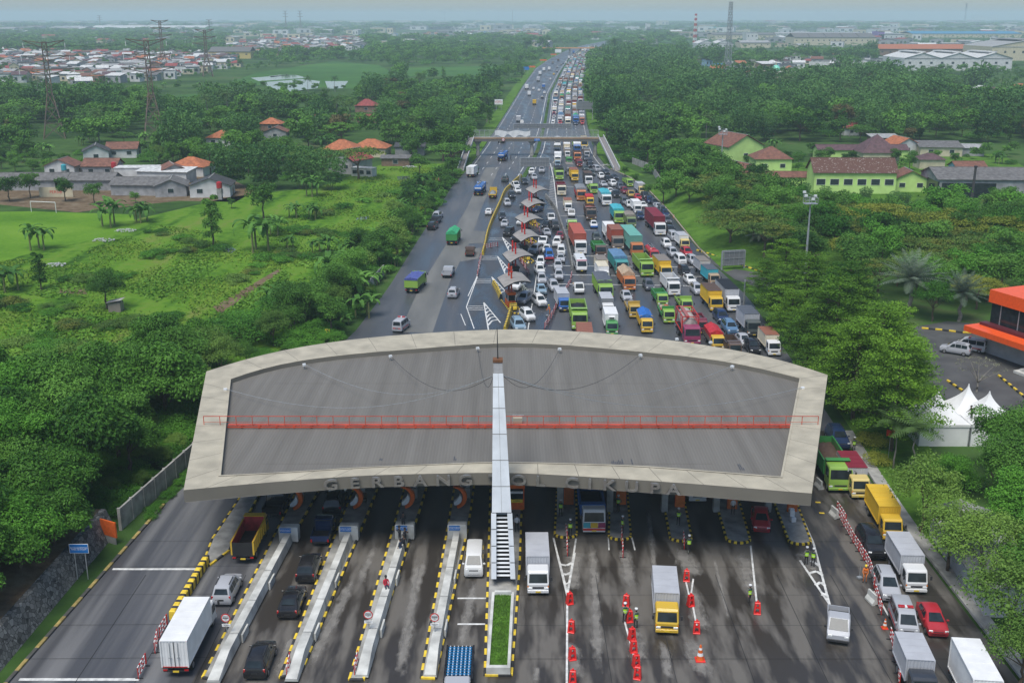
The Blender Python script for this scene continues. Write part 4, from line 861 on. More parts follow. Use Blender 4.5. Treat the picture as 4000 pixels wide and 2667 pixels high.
  h = o.get('h',{'l': 1.3,'m': 1.6,'h': 1.9,'x': 2.3}[size]); k = walls(h * (.55 if not o.get('full') else .98),paint(side)); mt = cloth(top); b = MB(); nx,ny = 13,22; P = []
  rr = random.Random(hash((size,cab,side,top)) % 999)
  prf = []
  for i in range(nx):
   u = i / (nx - 1) * 2 - 1
   if i == 0 or i == nx - 1: prf.append((u * (hw + .035),.45 if not o.get('full') else .82))
   elif i in (1,nx - 2): prf.append((math.copysign(hw + .03,u),1.0))
   else: u2 = (i - 1) / (nx - 3) * 2 - 1; prf.append((u2 * hw,1.0 + (1 - abs(u2)) * (.42 if cargo == 'gable' else .10) * (1.0 if size != 'l' else .9) / 1.0))
  for j in range(ny):
   y = yb0 + .04 - (LEN + .08) * j / (ny - 1); rib = .03 * math.cos(j * 2 * math.pi / 3.5)
   for i in range(nx): x,zz = prf[i]; P.append((x + rr.uniform(-.012,.012),y,z0 + h * zz + (rr.uniform(-.045,.045) + (rib if cargo == 'tarp' else 0)) * (0 < i < nx - 1)))
  b.add(P,[(j * nx + i + 1,j * nx + i,(j + 1) * nx + i,(j + 1) * nx + i + 1) for j in range(ny - 1) for i in range(nx - 1)],mt)
  for j,fl in ((0,1),(ny - 1,0)):
   e = [P[j * nx + i] for i in range(nx)]; F = tuple(range(nx)); b.add(e,[F if fl else F[::-1]],mt)
  parts.append(('tarpaulin',b,k))
 elif cargo == 'tank':
  b = MB(); r = hw - .08; rings = []; e = .62
  for y,q in ((yr + .1,.15),(yr + .14,.8),(yr + .3,1),(yb0 - .3,1),(yb0 - .14,.8),(yb0 - .1,.15)): rings.append([(r * q * math.cos(a) * 1.0,y,z0 + r * .78 + r * .78 * q * math.sin(a)) for a in np.linspace(0,2 * math.pi,22)[:-1]])
  b.loft(rings,paint(side)); k = len(parts); parts.append(('tank',b,0)); zt = z0 + 2 * r * .78
  b = MB(); b.box((0,ym,zt + .05),(.6,LEN - .9,.06),M_galv)
  for s in (1,-1): b.beam((s * .33,yr + .5,zt + .2),(s * .33,yb0 - .5,zt + .2),.04,M_galv)
  for y in np.linspace(yr + 1,yb0 - 1,3): b.cyl((0,y,zt + .05),(0,y,zt + .2),.22,.22,M_bumper,10)
  parts.append(('walkway',b,k))
  b = MB()
  if top: b.box((0,yr + .095,z0 + r * .8),(r * 1.5,.04,.36),paint(top)); [b.box((s * (r + .002),ym,z0 + r * .8),(.02,LEN - .8,.36),paint(top)) for s in (1,-1)]; parts.append(('band',b,k))
 elif cargo == 'iso':
  h = 2.55; fm = M_red; b = MB(); k = len(parts)
  for s in (1,-1):
   for y in (yr + .06,yb0 - .06): b.beam((s * (hw - .06),y,z0),(s * (hw - .06),y,z0 + h),.13,fm)
   for z in (.06,h - .06): b.beam((s * (hw - .06),yr,z0 + z),(s * (hw - .06),yb0,z0 + z),.12,fm)
   b.beam((s * (hw - .06),yb0 - .1,z0 + .1),(s * (hw - .06),yb0 - 2.0,z0 + h - .1),.09,fm); b.beam((s * (hw - .06),yr + .1,z0 + .1),(s * (hw - .06),yr + 2.0,z0 + h - .1),.09,fm)
  for y in (yr + .06,yb0 - .06,ym):
   for z in ((.06,h - .06) if y != ym else (h - .06,)): b.beam((-hw,y,z0 + z),(hw,y,z0 + z),.12,fm)
  for s in (1,-1): b.beam((s * hw * .9,yb0 - .06,z0 + .9),(s * .35,yb0 - .06,z0 + .1),.09,fm); b.beam((s * hw * .9,yb0 - .06,z0 + h - .9),(s * .35,yb0 - .06,z0 + h - .1),.09,fm)
  parts.append(('tank_frame',b,0)); b = MB(); r = hw - .14; rings = [[(r * q * math.cos(a),y,z0 + h / 2 + r * q * math.sin(a)) for a in np.linspace(0,2 * math.pi,25)[:-1]] for y,q in ((yr + .1,.1),(yr + .2,.75),(yr + .45,1),(yb0 - .45,1),(yb0 - .2,.75),(yb0 - .1,.1))]
  b.loft(rings,mat('scuffed tank',(.40,.36,.32),rough=.5,var=.3,scale=1.5)); parts.append(('tank',b,0)); b = MB(); b.box((.45,ym,z0 + h + .03),(.5,LEN - .2,.05),paint('brick')); parts.append(('walkway',b,k))
 return parts,L
def minibus_parts(col,band='magenta',big=False):
 L,W_,Hh = (11.0,2.45,3.4) if big else (6.2,2.0,2.55); yf = L / 2; w = W_ / 2; parts = []; pm = paint(col)
 prof = [(yf,.45),(yf + .03,1.1),(yf - .12,1.35),(yf - .5,Hh * .9),(yf - .8,Hh),(-yf + .15,Hh),(-yf,Hh - .2),(-yf,.5)]
 b = MB(); b.profile(prof,-w,w,pm,.12); parts.append(('body',b,None)); b = MB()
 b.add([(-w + .12,yf - .06,1.32),(w - .12,yf - .06,1.32),(w - .18,yf - .42,Hh * .86),(-w + .18,yf - .42,Hh * .86)],[(0,1,2,3)],M_glass); parts.append(('windscreen',b,0))
 b = MB(); b.add([(-w + .02,yf - .46,Hh * .885),(w - .02,yf - .46,Hh * .885),(w - .05,yf - .62,Hh * .96),(-w + .05,yf - .62,Hh * .96)],[(0,1,2,3)],paint(band)); parts.append(('band',b,0))
 for s in (1,-1):
  b = MB(); n = 5
  for k in range(n): y0 = yf - .7 - (L - 1.1) * k / n; y1 = y0 - (L - 1.1) / n * .92; b.add([(s * (w + .006),y,z) for y,z in ((y0,1.25),(y1,1.25),(y1,Hh * .82),(y0,Hh * .82))],[(0,1,2,3)],M_glass)
  parts.append(('side_window',b,0)); b = MB(); b.box((s * (w - .24),yf,.8),(.34,.1,.3),M_lampw,0,.03); parts.append(('headlight',b,0)); b = MB(); b.box((s * (w + .16),yf - .1,1.7),(.16,.1,.34),M_bumper,0,.02); parts.append(('mirror',b,0))
  for y in (yf - 1.2,-yf + 1.5): parts.append(('wheel',wheel_mb(s * (w - .15),y,.42,.24),0))
 b = MB(); b.box((0,yf + .02,.55),(W_ - .05,.14,.25),M_bumper,0,.03); b.box((0,yf + .1,.5),(.42,.02,.13),M_platey); parts.append(('bumper',b,0)); b = MB(); b.cyl((0,yf - 1.6,Hh),(0,yf - 1.6,Hh + .08),.22,.2,M_bumper,12); parts.append(('roof_vent',b,0))
 return parts,L
SM = {'body': 38,'cab': 30,'tank': 40,'tarpaulin': 50,'load': 50}
def recipe(key,far=False):
 """the part meshes of one kind of vehicle, made once and shared by its copies"""
 if (key,far) in RC: return RC[(key,far)]
 t = key[0]
 if t == 'truck': parts,L = truck_parts(key[1],key[2],key[3],key[4],key[5],OPTS.get(key[6]),key[6] == 'art')
 elif t in ('pickup','small pickup'): parts,L = pickup_parts(key[1],t == 'small pickup',LOADS.get(key[2]),key[3] if len(key) > 3 else None)
 elif t == 'minibus': parts,L = minibus_parts(key[1],key[2])
 elif t == 'bus': parts,L = minibus_parts(key[1],key[2],True)
 else: parts,L = car_parts(t,key[1],key[2] == 'ambulance' if len(key) > 2 else False,stripe=key[3] if len(key) > 3 else None)
 if far:
  b = MB()
  for n,p,_ in parts:
   if n not in ('mirror','number_plate','roof_rail','tail_light','rear_door'): b.ext(p)
  out = (b.mesh('vehicle'),L)
 else: out = ([(n,p.mesh(n,SM.get(n)),q) for n,p,q in parts],L)
 RC[(key,far)] = out; return out
M_redin = mat('red bed lining',(.36,.02,.025),rough=.55,var=.3,scale=2); M_tailblk = mat('black tailboard',(.02,.02,.02),rough=.5)
LOADS = {'dark': heap('charcoal',.7),'sacks': sacks,'bottles': bottles,'heap': heap('brown',.8),'orange': heap('brick',.7),'greyload': heap('grey',.9),'sand': heap('tan',.8),'coal': heap('black',1.2)}
OPTS = {'redbed': {'inner': M_redin,'tail': M_tailblk,'h': 1.25,'len': 4.7},'marks': {'marks': 1,'len': 6.2,'h': 2.1},'fridge': {'fridge': 1,'h': 2.0},'coal': {'load': heap('black',1.2),'h': 1.7},'sand': {'load': heap('tan',.9)},'heap': {'load': heap('brown',1.0)},'sacks': {'load': sacks},'dark': {'load': heap('charcoal',.6)},'orange': {'load': heap('brick',.8)},
  'full': {'full': 1},'long': {'len': 8.6},'len7': {'len': 7.2,'h': 2.4},'bottles': {'load': bottles,'h': .7},'tall': {'h': 2.4,'len': 5.2},'box5': {'len': 5.0},'short': {'len': 3.6,'h': 1.7},'greyload': {'load': heap('grey',1.6)},'emptyhi': {'h': 1.6}}
NAMES = {'minivan': 'minivan','off-roader': 'off_roader','hatchback': 'hatchback','sedan': 'sedan_car','van': 'van','pickup': 'pickup','small pickup': 'small_pickup','minibus': 'minibus','bus': 'bus'}
CARGO = {'box': ('box_truck','box lorry'),'container': ('container_truck','container lorry'),'dump': ('dump_truck','tipper lorry'),'flat': ('flatbed_truck','flatbed lorry'),'tarp': ('covered_truck','covered lorry'),'gable': ('covered_truck','covered lorry'),'tank': ('tanker_truck','tanker lorry'),'iso': ('tanker_truck','tank container lorry')}
def slope_at(x,y):
 """sideways drift of the traffic per metre ahead, between its two guiding edges"""
 if y > 345: lo,hi = MED,RIGHT
 elif y > 130: lo,hi = [(8.6,130),(9.5,165),(8.2,190),(6.5,225),(6.5,260),(6.3,290),(6.2,320),(7.8,345)],RIGHT
 else: return 0.0
 a,c = interp(lo,y),interp(hi,y); u = max(0,min(1,(x - a) / (c - a + 1e-6))); e = 12
 return ((interp(lo,y + e) - interp(lo,y - e)) * (1 - u) + (interp(hi,y + e) - interp(hi,y - e)) * u) / (2 * e)
def describe(key,short=False):
 t = key[0]
 if t == 'truck':
  cab,cg,side,top = cw(key[2]),key[3],cw(key[4]) if key[4] else None,cw(key[5]) if key[5] else None
  sz = '' if short else {'l': 'small ','m': '','h': 'large ','x': 'long ','c': ''}[key[1]]; top = None if short and cg == 'box' else top
  if cg == 'box': return f'{sz}{cab} cab lorry with {side} box' + (f' and {top} roof' if top and top != side else '')
  if cg == 'container': return f'{cab} cab lorry with {"long " if key[1] == "x" else ""}{side} container'
  if cg == 'dump': return f'{sz}{cab} cab tipper lorry with {side} bed'
  if cg == 'flat': return f'{sz}{cab} cab flatbed lorry with {side} sides'
  if cg in ('tarp','gable'): return f'{sz}{cab} cab lorry under a {"pitched " if cg == "gable" and not short else ""}{top} tarpaulin'
  if cg == 'tank': return f'{sz}{cab} cab lorry with {side} tank'
  return f'{cab} cab lorry with a tank in a red frame'
 if t in ('pickup','small pickup'): return f'{cw(key[1])} {t}' + (' with loaded bed' if len(key) > 2 and key[2] else ' with empty bed')
 if t in ('minibus','bus'): return f'{cw(key[1])} {t} with {cw(key[2])} band'
 return f'{cw(key[1])} {t}' + (' with red light bar' if len(key) > 2 and key[2] == 'ambulance' else '') + (f' with {key[3]} front' if len(key) > 3 else '')
NV = [0]
def vehicle(key,px,py,away=False,yaw=0.0,note='',world=None,group=None,label=None):
 """px, py: where its near end meets the road in the photograph"""
 P = Vector(world) if world else G(px,py,.12); far = P.y > 470
 parts,L = recipe(key,far)
 sl = math.atan(slope_at(P.x,P.y)) if P.y > 130 and P.x > interp(MED,P.y) - 1 or (P.y > 130 and P.x > 6) else (math.atan((interp(LEFT,P.y + 10) - interp(LEFT,P.y - 10)) / 20) * max(0,1 - (P.x - interp(LEFT,P.y)) / 22) if P.y > 105 and away else 0)
 h = -(sl) + R(yaw)                       # turn from straight ahead, left positive
 fwd = Vector((-math.sin(h),math.cos(h),0)); c = P + fwd * (L / 2); rz = h if away else h + math.pi
 z = .056
 nm = CARGO[key[3]][0] if key[0] == 'truck' else NAMES[key[0]]; cat = CARGO[key[3]][1].split()[-1] if key[0] == 'truck' else ({'off-roader': 'off-roader','small pickup': 'pickup'}.get(key[0],key[0]))
 lab = label or ((describe(key) + (' ' + note if note else '')))
 gr = group or ('vehicles queueing towards the toll lanes' if not away else 'vehicles leaving on the left carriageway')
 if far:
  t = thing(nm,lab,cat,(c.x,c.y,z),rz,gr,auto=not label and not group,data=parts); return t
 t = thing(nm,lab,cat,(c.x,c.y,z),rz,gr,auto=not label)
 made = []
 for n,me,q in parts:
  o = bpy.data.objects.new(n,me); C.objects.link(o); o.parent = t if q is None or q == 0 else made[q]; made.append(o)
 NV[0] += 1
 return t
T = lambda *a: ('truck',) + a + (None,) * (6 - len(a))
# --- left carriageway, driving away
V = lambda k,x,y,**kw: vehicle(k,x,y,**kw)
A_ = dict(away=True)
V(T('l','white','box','white','white','marks'),690,2647,**A_); V(('minivan','silver'),865,2371,**A_); V(T('l','yellow','dump','yellow',None,'redbed'),951,2204,note='lined red',**A_)
V(('pickup','black',None),1062,2027,note='under the canopy edge',**A_); V(('off-roader','black'),1296,2020,note='at the second bumper',**A_); V(('small pickup','navy',None),1250,2136,**A_)
V(('minivan','black'),1192,2283,**A_); V(('sedan','black'),1122,2423,**A_); V(('minivan','black'),995,2661,note='with red plate at the bottom edge',**A_)
V(('van','silver','ambulance'),1550,1299,yaw=-9,**A_); V(('minivan','silver'),1765,1167,yaw=-4,**A_); V(T('m','lime','tarp','lime','indigo','full'),1606,1147,yaw=-6,**A_)
V(('pickup','silver',None),1744,1087,yaw=-4,**A_); V(('pickup','brown',None),1834,1004,**A_); V(T('m','green','gable','green','emerald','full'),1764,959,yaw=-3,**A_)
V(('off-roader','black'),1682,901,yaw=-6,note='parked on the left shoulder',**A_); V(('pickup','dark',None),1694,877,yaw=-6,note='parked on the left shoulder',**A_); V(('off-roader','silver'),1702,859,yaw=-6,note='parked on the left shoulder',**A_)
V(('sedan','white'),1907,841,yaw=-2,**A_); V(T('l','yellow','flat','yellow',None,'greyload'),1923,777,yaw=-2,**A_); V(T('h','blue','tank','blue','white'),1867,766,yaw=-4,note='and white band',**A_); V(('off-roader','bronze'),1970,712,yaw=-4,**A_)
V(T('m','green','box','white','white','box5'),1836,694,yaw=-8,**A_); V(T('h','blue','tank','blue','white'),1957,631,yaw=-5,note='behind the crossing man',**A_); V(T('m','blue','flat','blue'),1955,559,yaw=-6,note='under the footbridge',**A_)
for k,x,y in [(T('l','dark','box','silver','white'),2025,479),(('minivan','white'),2039,485),(T('l','yellow','box','yellow','yellow'),2087,411),(('minivan','dark'),2118,386),(T('l','white','box','white','white'),2067,376),(('hatchback','white'),2126,366),(('hatchback','white'),2105,357),(T('m','white','box','white','white'),2057,351),(('hatchback','white'),2084,350),(T('l','white','box','blue','white'),2123,346),(T('m','silver','box','silver','white'),2102,320),(('minivan','silver'),2150,314),(T('m','white','box','white','white'),2109,295),(('hatchback','yellow'),2163,293),
  (('minivan','dark'),2175,283),(T('m','white','box','white','white'),2124,280),(T('m','white','box','white','white'),2145,277),(('minivan','dark'),2177,267),(('minivan','dark'),2192,256),(('sedan','dark'),2200,252),(T('l','brown','box','taupe','taupe'),2159,251),(('hatchback','white'),2211,247),(T('m','brown','dump','brown'),2180,241),(T('m','white','box','white','white'),2222,231),(('hatchback','silver'),2249,219),(T('m','blue','box','blue','blue'),2240,209),(('sedan','dark'),2273,203)]:
 V(k,x,y,label=describe(k,True) + ' on the far left carriageway',group='vehicles on the far left carriageway',**A_)
# --- satellite booth queues
for k,x,y,yw,nt in [(('off-roader','white'),2076,684,0,'under the sign gantry'),(('off-roader','silver'),2116,677,0,'under the sign gantry'),(('minivan','silver'),2089,704,8,''),(('minivan','dark'),2053,722,8,''),(('small pickup','white',None),2020,736,20,''),(('hatchback','white'),2026,756,10,'beside the striped concrete wall'),(('minivan','dark'),2003,776,8,''),(('minivan','silver'),1984,807,6,''),(('sedan','bronze'),2040,812,-22,''),(('sedan','black'),2112,804,-4,'beneath the second booth roof'),(('sedan','navy'),2085,832,-25,''),
  (('minivan','dark'),1964,862,4,''),(('hatchback','silver'),1969,889,-4,''),(('minivan','white'),2027,881,-25,''),(('van','black'),1978,926,-16,''),(('off-roader','black'),2008,947,-18,''),(('small pickup','white','dark'),2154,867,3,''),(('hatchback','black'),2128,895,-10,''),(('van','charcoal'),2171,898,2,''),(('sedan','silver'),2139,924,4,'near the leaning barriers'),(('hatchback','maroon'),2187,938,-3,''),
  (('pickup','white',None),2117,963,-8,''),(('off-roader','white'),2173,967,-8,''),(('van','white'),2192,1001,-4,''),(('hatchback','white'),2133,991,-8,''),(('sedan','silver'),2191,1028,-3,''),(('off-roader','silver'),2075,995,-28,''),(('minivan','white'),2110,1045,-6,''),(('minivan','silver'),2181,1059,-2,''),(('minivan','white'),2114,1076,4,''),(('minivan','silver'),2184,1097,-3,''),(('minivan','silver'),2119,1112,0,''),(('minivan','silver'),2170,1141,5,''),(('hatchback','skyblue'),2119,1154,2,''),(('minivan','white'),2122,1200,14,'facing the orange worker'),
  (('minivan','silver'),2034,1190,-20,'leaving the front satellite booth'),(('minivan','white'),2008,1137,-20,''),(('minivan','white'),2076,1258,16,'just behind the canopy rim'),(('off-roader','skyblue'),2035,1302,10,''),(('van','blue','x','red'),2147,1017,0,'')]:
 V(k,x,y,yaw=yw,note=nt)
# --- the jam in front of the bridge and beside the booths
for k,x,y,yw in [
 (T('x','white','container','brick','brick'),2269,996,0),(('minibus','white','magenta'),2273,1066,0),(('small pickup','white','sacks'),2264,1151,0),(T('l','blue','box','silver','silver'),2206,1219,8),(T('h','lime','dump','lime',None,'coal'),2264,1292,0),(T('m','teal','box','rust','rust'),2286,1398,0),(('hatchback','white','x','blue'),2321,893,0),(T('h','brown','dump','brown',None,'orange'),2310,862,0),(T('h','cream','dump','maroon'),2194,766,0),
 (T('l','white','box','cream','rust'),2220,829,0),(('small pickup','white','sacks'),2233,850,0),(T('m','lime','flat','silver'),2236,905,0),(T('h','orange','tarp','red','grey'),2271,786,0),(T('l','yellow','tarp','yellow','red'),2306,806,0),(T('h','lime','tarp','lime','black','full'),2186,704,0),(T('m','white','box','white','white'),2179,640,0),(T('l','skyblue','flat','cream'),2178,654,0),(T('m','yellow','box','yellow','rust'),2246,709,0),(T('m','grey','box','grey','taupe'),2228,687,0),(T('l','green','dump','green'),2224,642,0),(T('l','white','box','taupe','silver'),2217,616,0),(T('m','white','box','cream','white'),2176,606,0),
 (T('h','orange','dump','brown',None,'heap'),2256,629,0),(T('l','maroon','dump','maroon'),2264,652,0),(T('h','blue','tarp','blue','white'),2255,598,0),(T('h','lime','dump','green'),2244,570,0),(('bus','yellow','black'),2283,579,0),(T('l','silver','box','taupe','grey'),2293,616,0),(T('h','brick','dump','gold',None,'orange'),2214,578,0),(T('m','white','tarp','white','white'),2178,570,0),(T('m','cream','box','cream','white'),2214,600,0),(('hatchback','silver'),2283,588,0),
 (T('m','white','box','charcoal','brown','box5'),2301,723,0),(('van','silver'),2337,672,6),(('off-roader','slate'),2292,631,0),(('sedan','dark'),2308,640,5),(('minivan','dark'),2308,656,5),(('hatchback','bronze'),2291,668,4),(('off-roader','bronze'),2315,690,0),(('minivan','white'),2353,700,2),(('sedan','dark'),2374,682,12),(('sedan','dark'),2407,703,10),(('minivan','black'),2380,713,8),(('sedan','silver'),2363,731,10),(('off-roader','white'),2401,731,8),(('minivan','slate'),2428,742,10),(T('l','lime','dump','lime'),2462,731,6),(T('l','paleyellow','box','silver','silver'),2510,760,8),(('minivan','maroon'),2446,759,12),(('small pickup','ochre',None),2468,773,8),(('sedan','white'),2389,759,8),(('pickup','black',None),2411,774,6),(T('h','white','tarp','silver','turquoise','full'),2371,805,4),(T('m','lime','flat','lime'),2321,758,4),
 (T('h','lime','tarp','turquoise','turquoise','full'),2420,874,4),(T('l','white','box','white','white'),2492,835,6),(('small pickup','white',None),2463,813,8),(('minivan','slate'),2444,801,8),(('hatchback','red'),2496,784,8),(('minivan','dark'),2526,778,10),(('minivan','navy'),2543,797,10),(('sedan','white'),2518,815,8),(('sedan','dark'),2563,803,12),(('sedan','silver'),2578,820,12),(('minivan','slate'),2594,836,12),(('minivan','navy'),2504,860,4),(T('x','white','container','maroon','maroon'),2580,922,6),(T('m','olive','tarp','olive','taupe','full'),2467,892,4),(T('x','orange','container','seagreen','seagreen'),2490,1005,3),(T('c','taupe','container','brick','rust'),2415,978,3),(T('m','white','box','white','white'),2388,946,3),(('off-roader','navy'),2373,913,3),(('minivan','bronze'),2333,947,2),(T('m','brown','dump','green',None),2348,1008,2),(T('h','teal','tarp','teal','steel','full'),2430,1076,3),(T('l','red','tank','red','gold'),2557,1021,4),(T('h','lime','dump','lime',None,'emptyhi'),2529,1083,3),(T('m','yellow','box','yellow','taupe'),2603,1092,4),
 (('minivan','white'),2610,971,5),(('minivan','silver'),2636,1007,6),(('van','white'),2667,1037,6),(('minivan','black'),2683,1081,6),(('hatchback','white'),2705,1114,8),(T('l','paleyellow','box','white','silver'),2677,976,6),(('minivan','red'),2692,1005,10),(('minivan','silver'),2716,1037,10),(('off-roader','dark'),2626,919,10),(('van','silver'),2637,942,10),(('minivan','navy'),2604,850,10),(('minivan','slate'),2612,877,10),(('minivan','slate'),2541,1138,2),
 (T('m','white','dump','white',None,'emptyhi'),2634,1158,4),(T('l','lime','dump','green'),2589,1200,4),(T('l','lime','flat','lime'),2684,1223,6),(T('l','lime','flat','green',None,'sacks'),2614,1265,4),(T('l','yellow','box','silver','taupe'),2762,1082,8),(T('l','tan','box','turquoise','slate'),2792,1118,8),(('minivan','silver'),2733,1155,8),(T('m','yellow','box','yellow','brown'),2799,1220,8),(T('m','white','box','silver','black','len7'),2866,1220,8),(('off-roader','navy'),2829,1268,10),(('off-roader','steel'),2864,1312,10),(T('m','bronze','box','silver','slate','box5'),2945,1318,10),(T('l','maroon','dump','maroon',None,'dark'),2741,1307,6),(T('c','magenta','iso','red'),2704,1350,6),(T('l','yellow','gable','taupe','red'),2806,1372,8),(('hatchback','silver'),2917,1357,12),(('minivan','black'),2952,1386,12),(T('l','white','box','cream','rust'),3024,1392,8),(T('l','brown','dump','brown'),2872,1400,8),
 (T('m','orange','gable','orange','tan','full'),2460,1138,3),(('hatchback','silver'),2453,1180,3),(T('l','ochre','flat','ochre',None,'greyload'),2480,1244,3),(T('l','yellow','gable','yellow','blue','full'),2528,1303,3),(T('h','lime','tarp','lime','slate','full'),2368,1178,2),(T('l','white','box','grey','silver'),2376,1240,2),(T('l','green','box','white','white','fridge'),2391,1312,2),(T('l','white','flat','grey',None,'greyload'),2424,1392,2),(T('l','paleyellow','box','cream','taupe'),2358,1078,2),(T('l','white','box','white','cream'),2361,1105,2)]:
 V(k,x,y,yaw=yw * .45)
# --- coming out of the toll lanes, and the queue along the right edge
for k,x,y,yw,nt in [(('van','white'),1850,2260,0,'beside the grass planter'),(T('l','white','box','silver','silver'),2102,2324,0,'right of the grass planter'),(T('l','silver','dump','black',None,'bottles'),1785,2790,0,'carrying blue bottles at the bottom edge'),(T('m','white','dump','blue',None,'art'),2320,2088,0,'and a colourful painted front'),(T('l','white','dump','yellow'),2724,1964,0,'under the canopy'),(T('l','yellow','box','silver','silver'),2604,2479,-5,'driving out between red barriers'),
  (('hatchback','red'),2975,2085,-9,'leaving a toll lane'),(('small pickup','silver',None),3271,2518,-16,'with writing on its windscreen'),(T('h','lime','dump','green',None,'heap'),3281,1925,-2,'beside the canopy corner'),(T('l','paleyellow','box','silver','maroon'),3360,1950,-2,'beside the canopy corner'),(T('l','yellow','box','yellow','yellow','box5'),3484,2114,-4,'behind the small white lorry'),(('off-roader','black'),3427,2192,-3,'behind the silver minivan'),(('minivan','silver'),3483,2356,-6,'beside the orange worker'),(T('l','white','box','silver','silver'),3577,2320,-3,'near the right kerb'),(('van','silver','ambulance'),3547,2500,-8,''),(('hatchback','red'),3665,2494,-6,'queueing near the right kerb'),(T('l','dark','box','silver','silver','short'),3606,2760,-6,'at the bottom edge'),(T('l','white','box','white','white','tall'),3868,2885,-6,'cut by the bottom right corner'),(('off-roader','navy'),3290,1760,-2,'behind the green tipper')]:
 V(k,x,y,yaw=yw,note=nt)
# the two parked by the orange building
V(('minivan','silver'),3792,1388,yaw=57,label='silver minivan parked nose left on the forecourt by the orange building',away=True); V(('van','white','ambulance'),3850,1376,yaw=57,label='white van with red stripe parked at the orange building',away=True)
# --- the queue beyond the footbridge, five files deep, up to the far overpass
rq = random.Random(11)
FC = [('minivan',5),('minivan',3),('hatchback',3),('off-roader',3),('sedan',2),('van',2)]
cc = ['white','white','silver','silver','dark','black','slate','white','navy','maroon','red']
def rtruck():
 c = rq.choice(['white','white','white','green','lime','yellow','orange','cream','cream','silver','blue','teal','taupe']); s = rq.choice('lmmhh')
 return rq.choice([T(s,c,'box',rq.choice(['white','silver','cream','yellow']),rq.choice(['white','silver','grey'])),T(s,c,'dump',c),T(s,c,'tarp',c,rq.choice(['blue','steel','turquoise','grey','white','tan','emerald']),'full'),T(s,c,'gable',c,rq.choice(['emerald','indigo','steel','tan','taupe']),'full'),T('x','white','container',rq.choice(['maroon','rust','seagreen','steel','silver']),'taupe'),T(s,'white','box','silver','silver')])
for f,p_car in ((.10,.9),(.30,.35),(.52,.12),(.73,.15),(.91,.55)):
 y = 487 + rq.uniform(0,5)
 while y < 1780:
  lo,hi = interp(off(MED,2.6),y),interp(off(RIGHT,-.8),y)
  if rq.random() < p_car: k = (rq.choices([a for a,_ in FC],[w_ for _,w_ in FC])[0],rq.choice(cc)); Lk = CARS[k[0]][0]
  else: k = rtruck(); Lk = recipe(k,True)[1]
  x = lo + (hi - lo) * f + rq.uniform(-.2,.2)
  vehicle(k,0,0,world=(x,y,0),group='vehicles in the far queue beyond the footbridge',label=describe(k,True) + ' in the far queue beyond the footbridge')
  y += Lk + rq.uniform(1.2,4.0) + (y - 480) * .003
# ---------------------------------------------------------------- trees and plants
def leaf_mat(name,dark,light,hue2=None,rough=.55):
 m = bpy.data.materials.new(name); m.use_nodes = True; n,l = m.node_tree.nodes,m.node_tree.links; bs = n['Principled BSDF']
 bs.inputs['Roughness'].default_value = rough; bs.inputs['Specular IOR Level'].default_value = .1
 g = n.new('ShaderNodeNewGeometry'); oi = n.new('ShaderNodeObjectInfo'); r = n.new('ShaderNodeValToRGB'); e = r.color_ramp.elements
 e[0].color = (*dark,1); e[1].color = (*light,1); e[0].position = .1; e[1].position = .95
 a = n.new('ShaderNodeMath'); a.operation = 'MULTIPLY_ADD'; a.inputs[1].default_value = .36; l.new(g.outputs['Random Per Island'],a.inputs[0])
 b2 = n.new('ShaderNodeMath'); b2.operation = 'MULTIPLY'; b2.inputs[1].default_value = .3; l.new(oi.outputs['Random'],b2.inputs[0])
 wz = n.new('ShaderNodeTexNoise'); wz.inputs['Scale'].default_value = .055; wz.inputs['Detail'].default_value = 2; l.new(g.outputs['Position'],wz.inputs[0]); wm = n.new('ShaderNodeMapRange'); wm.inputs[1].default_value = .38; wm.inputs[2].default_value = .62; wm.inputs[4].default_value = .5; l.new(wz.outputs['Fac'],wm.inputs[0])
 sm = n.new('ShaderNodeMath'); sm.operation = 'ADD'; l.new(b2.outputs[0],sm.inputs[0]); l.new(wm.outputs[0],sm.inputs[1]); l.new(sm.outputs[0],a.inputs[2])
 l.new(a.outputs[0],r.inputs[0])
 col = r.outputs[0]
 if hue2:
  nz = n.new('ShaderNodeTexNoise'); nz.inputs['Scale'].default_value = .35; l.new(g.outputs['Position'],nz.inputs[0]); mr = n.new('ShaderNodeMapRange'); mr.inputs[1].default_value = .45; mr.inputs[2].default_value = .65; l.new(nz.outputs['Fac'],mr.inputs[0])
  mx = n.new('ShaderNodeMix'); mx.data_type = 'RGBA'; l.new(mr.outputs[0],mx.inputs[0]); l.new(col,mx.inputs[6]); mx.inputs[7].default_value = (*hue2,1); col = mx.outputs[2]
 l.new(col,bs.inputs['Base Color'])
 tr = n.new('ShaderNodeBsdfTranslucent'); l.new(col,tr.inputs[0]); ms = n.new('ShaderNodeMixShader'); ms.inputs[0].default_value = .22; l.new(bs.outputs[0],ms.inputs[1]); l.new(tr.outputs[0],ms.inputs[2]); l.new(ms.outputs[0],n['Material Output'].inputs[0])
 return m
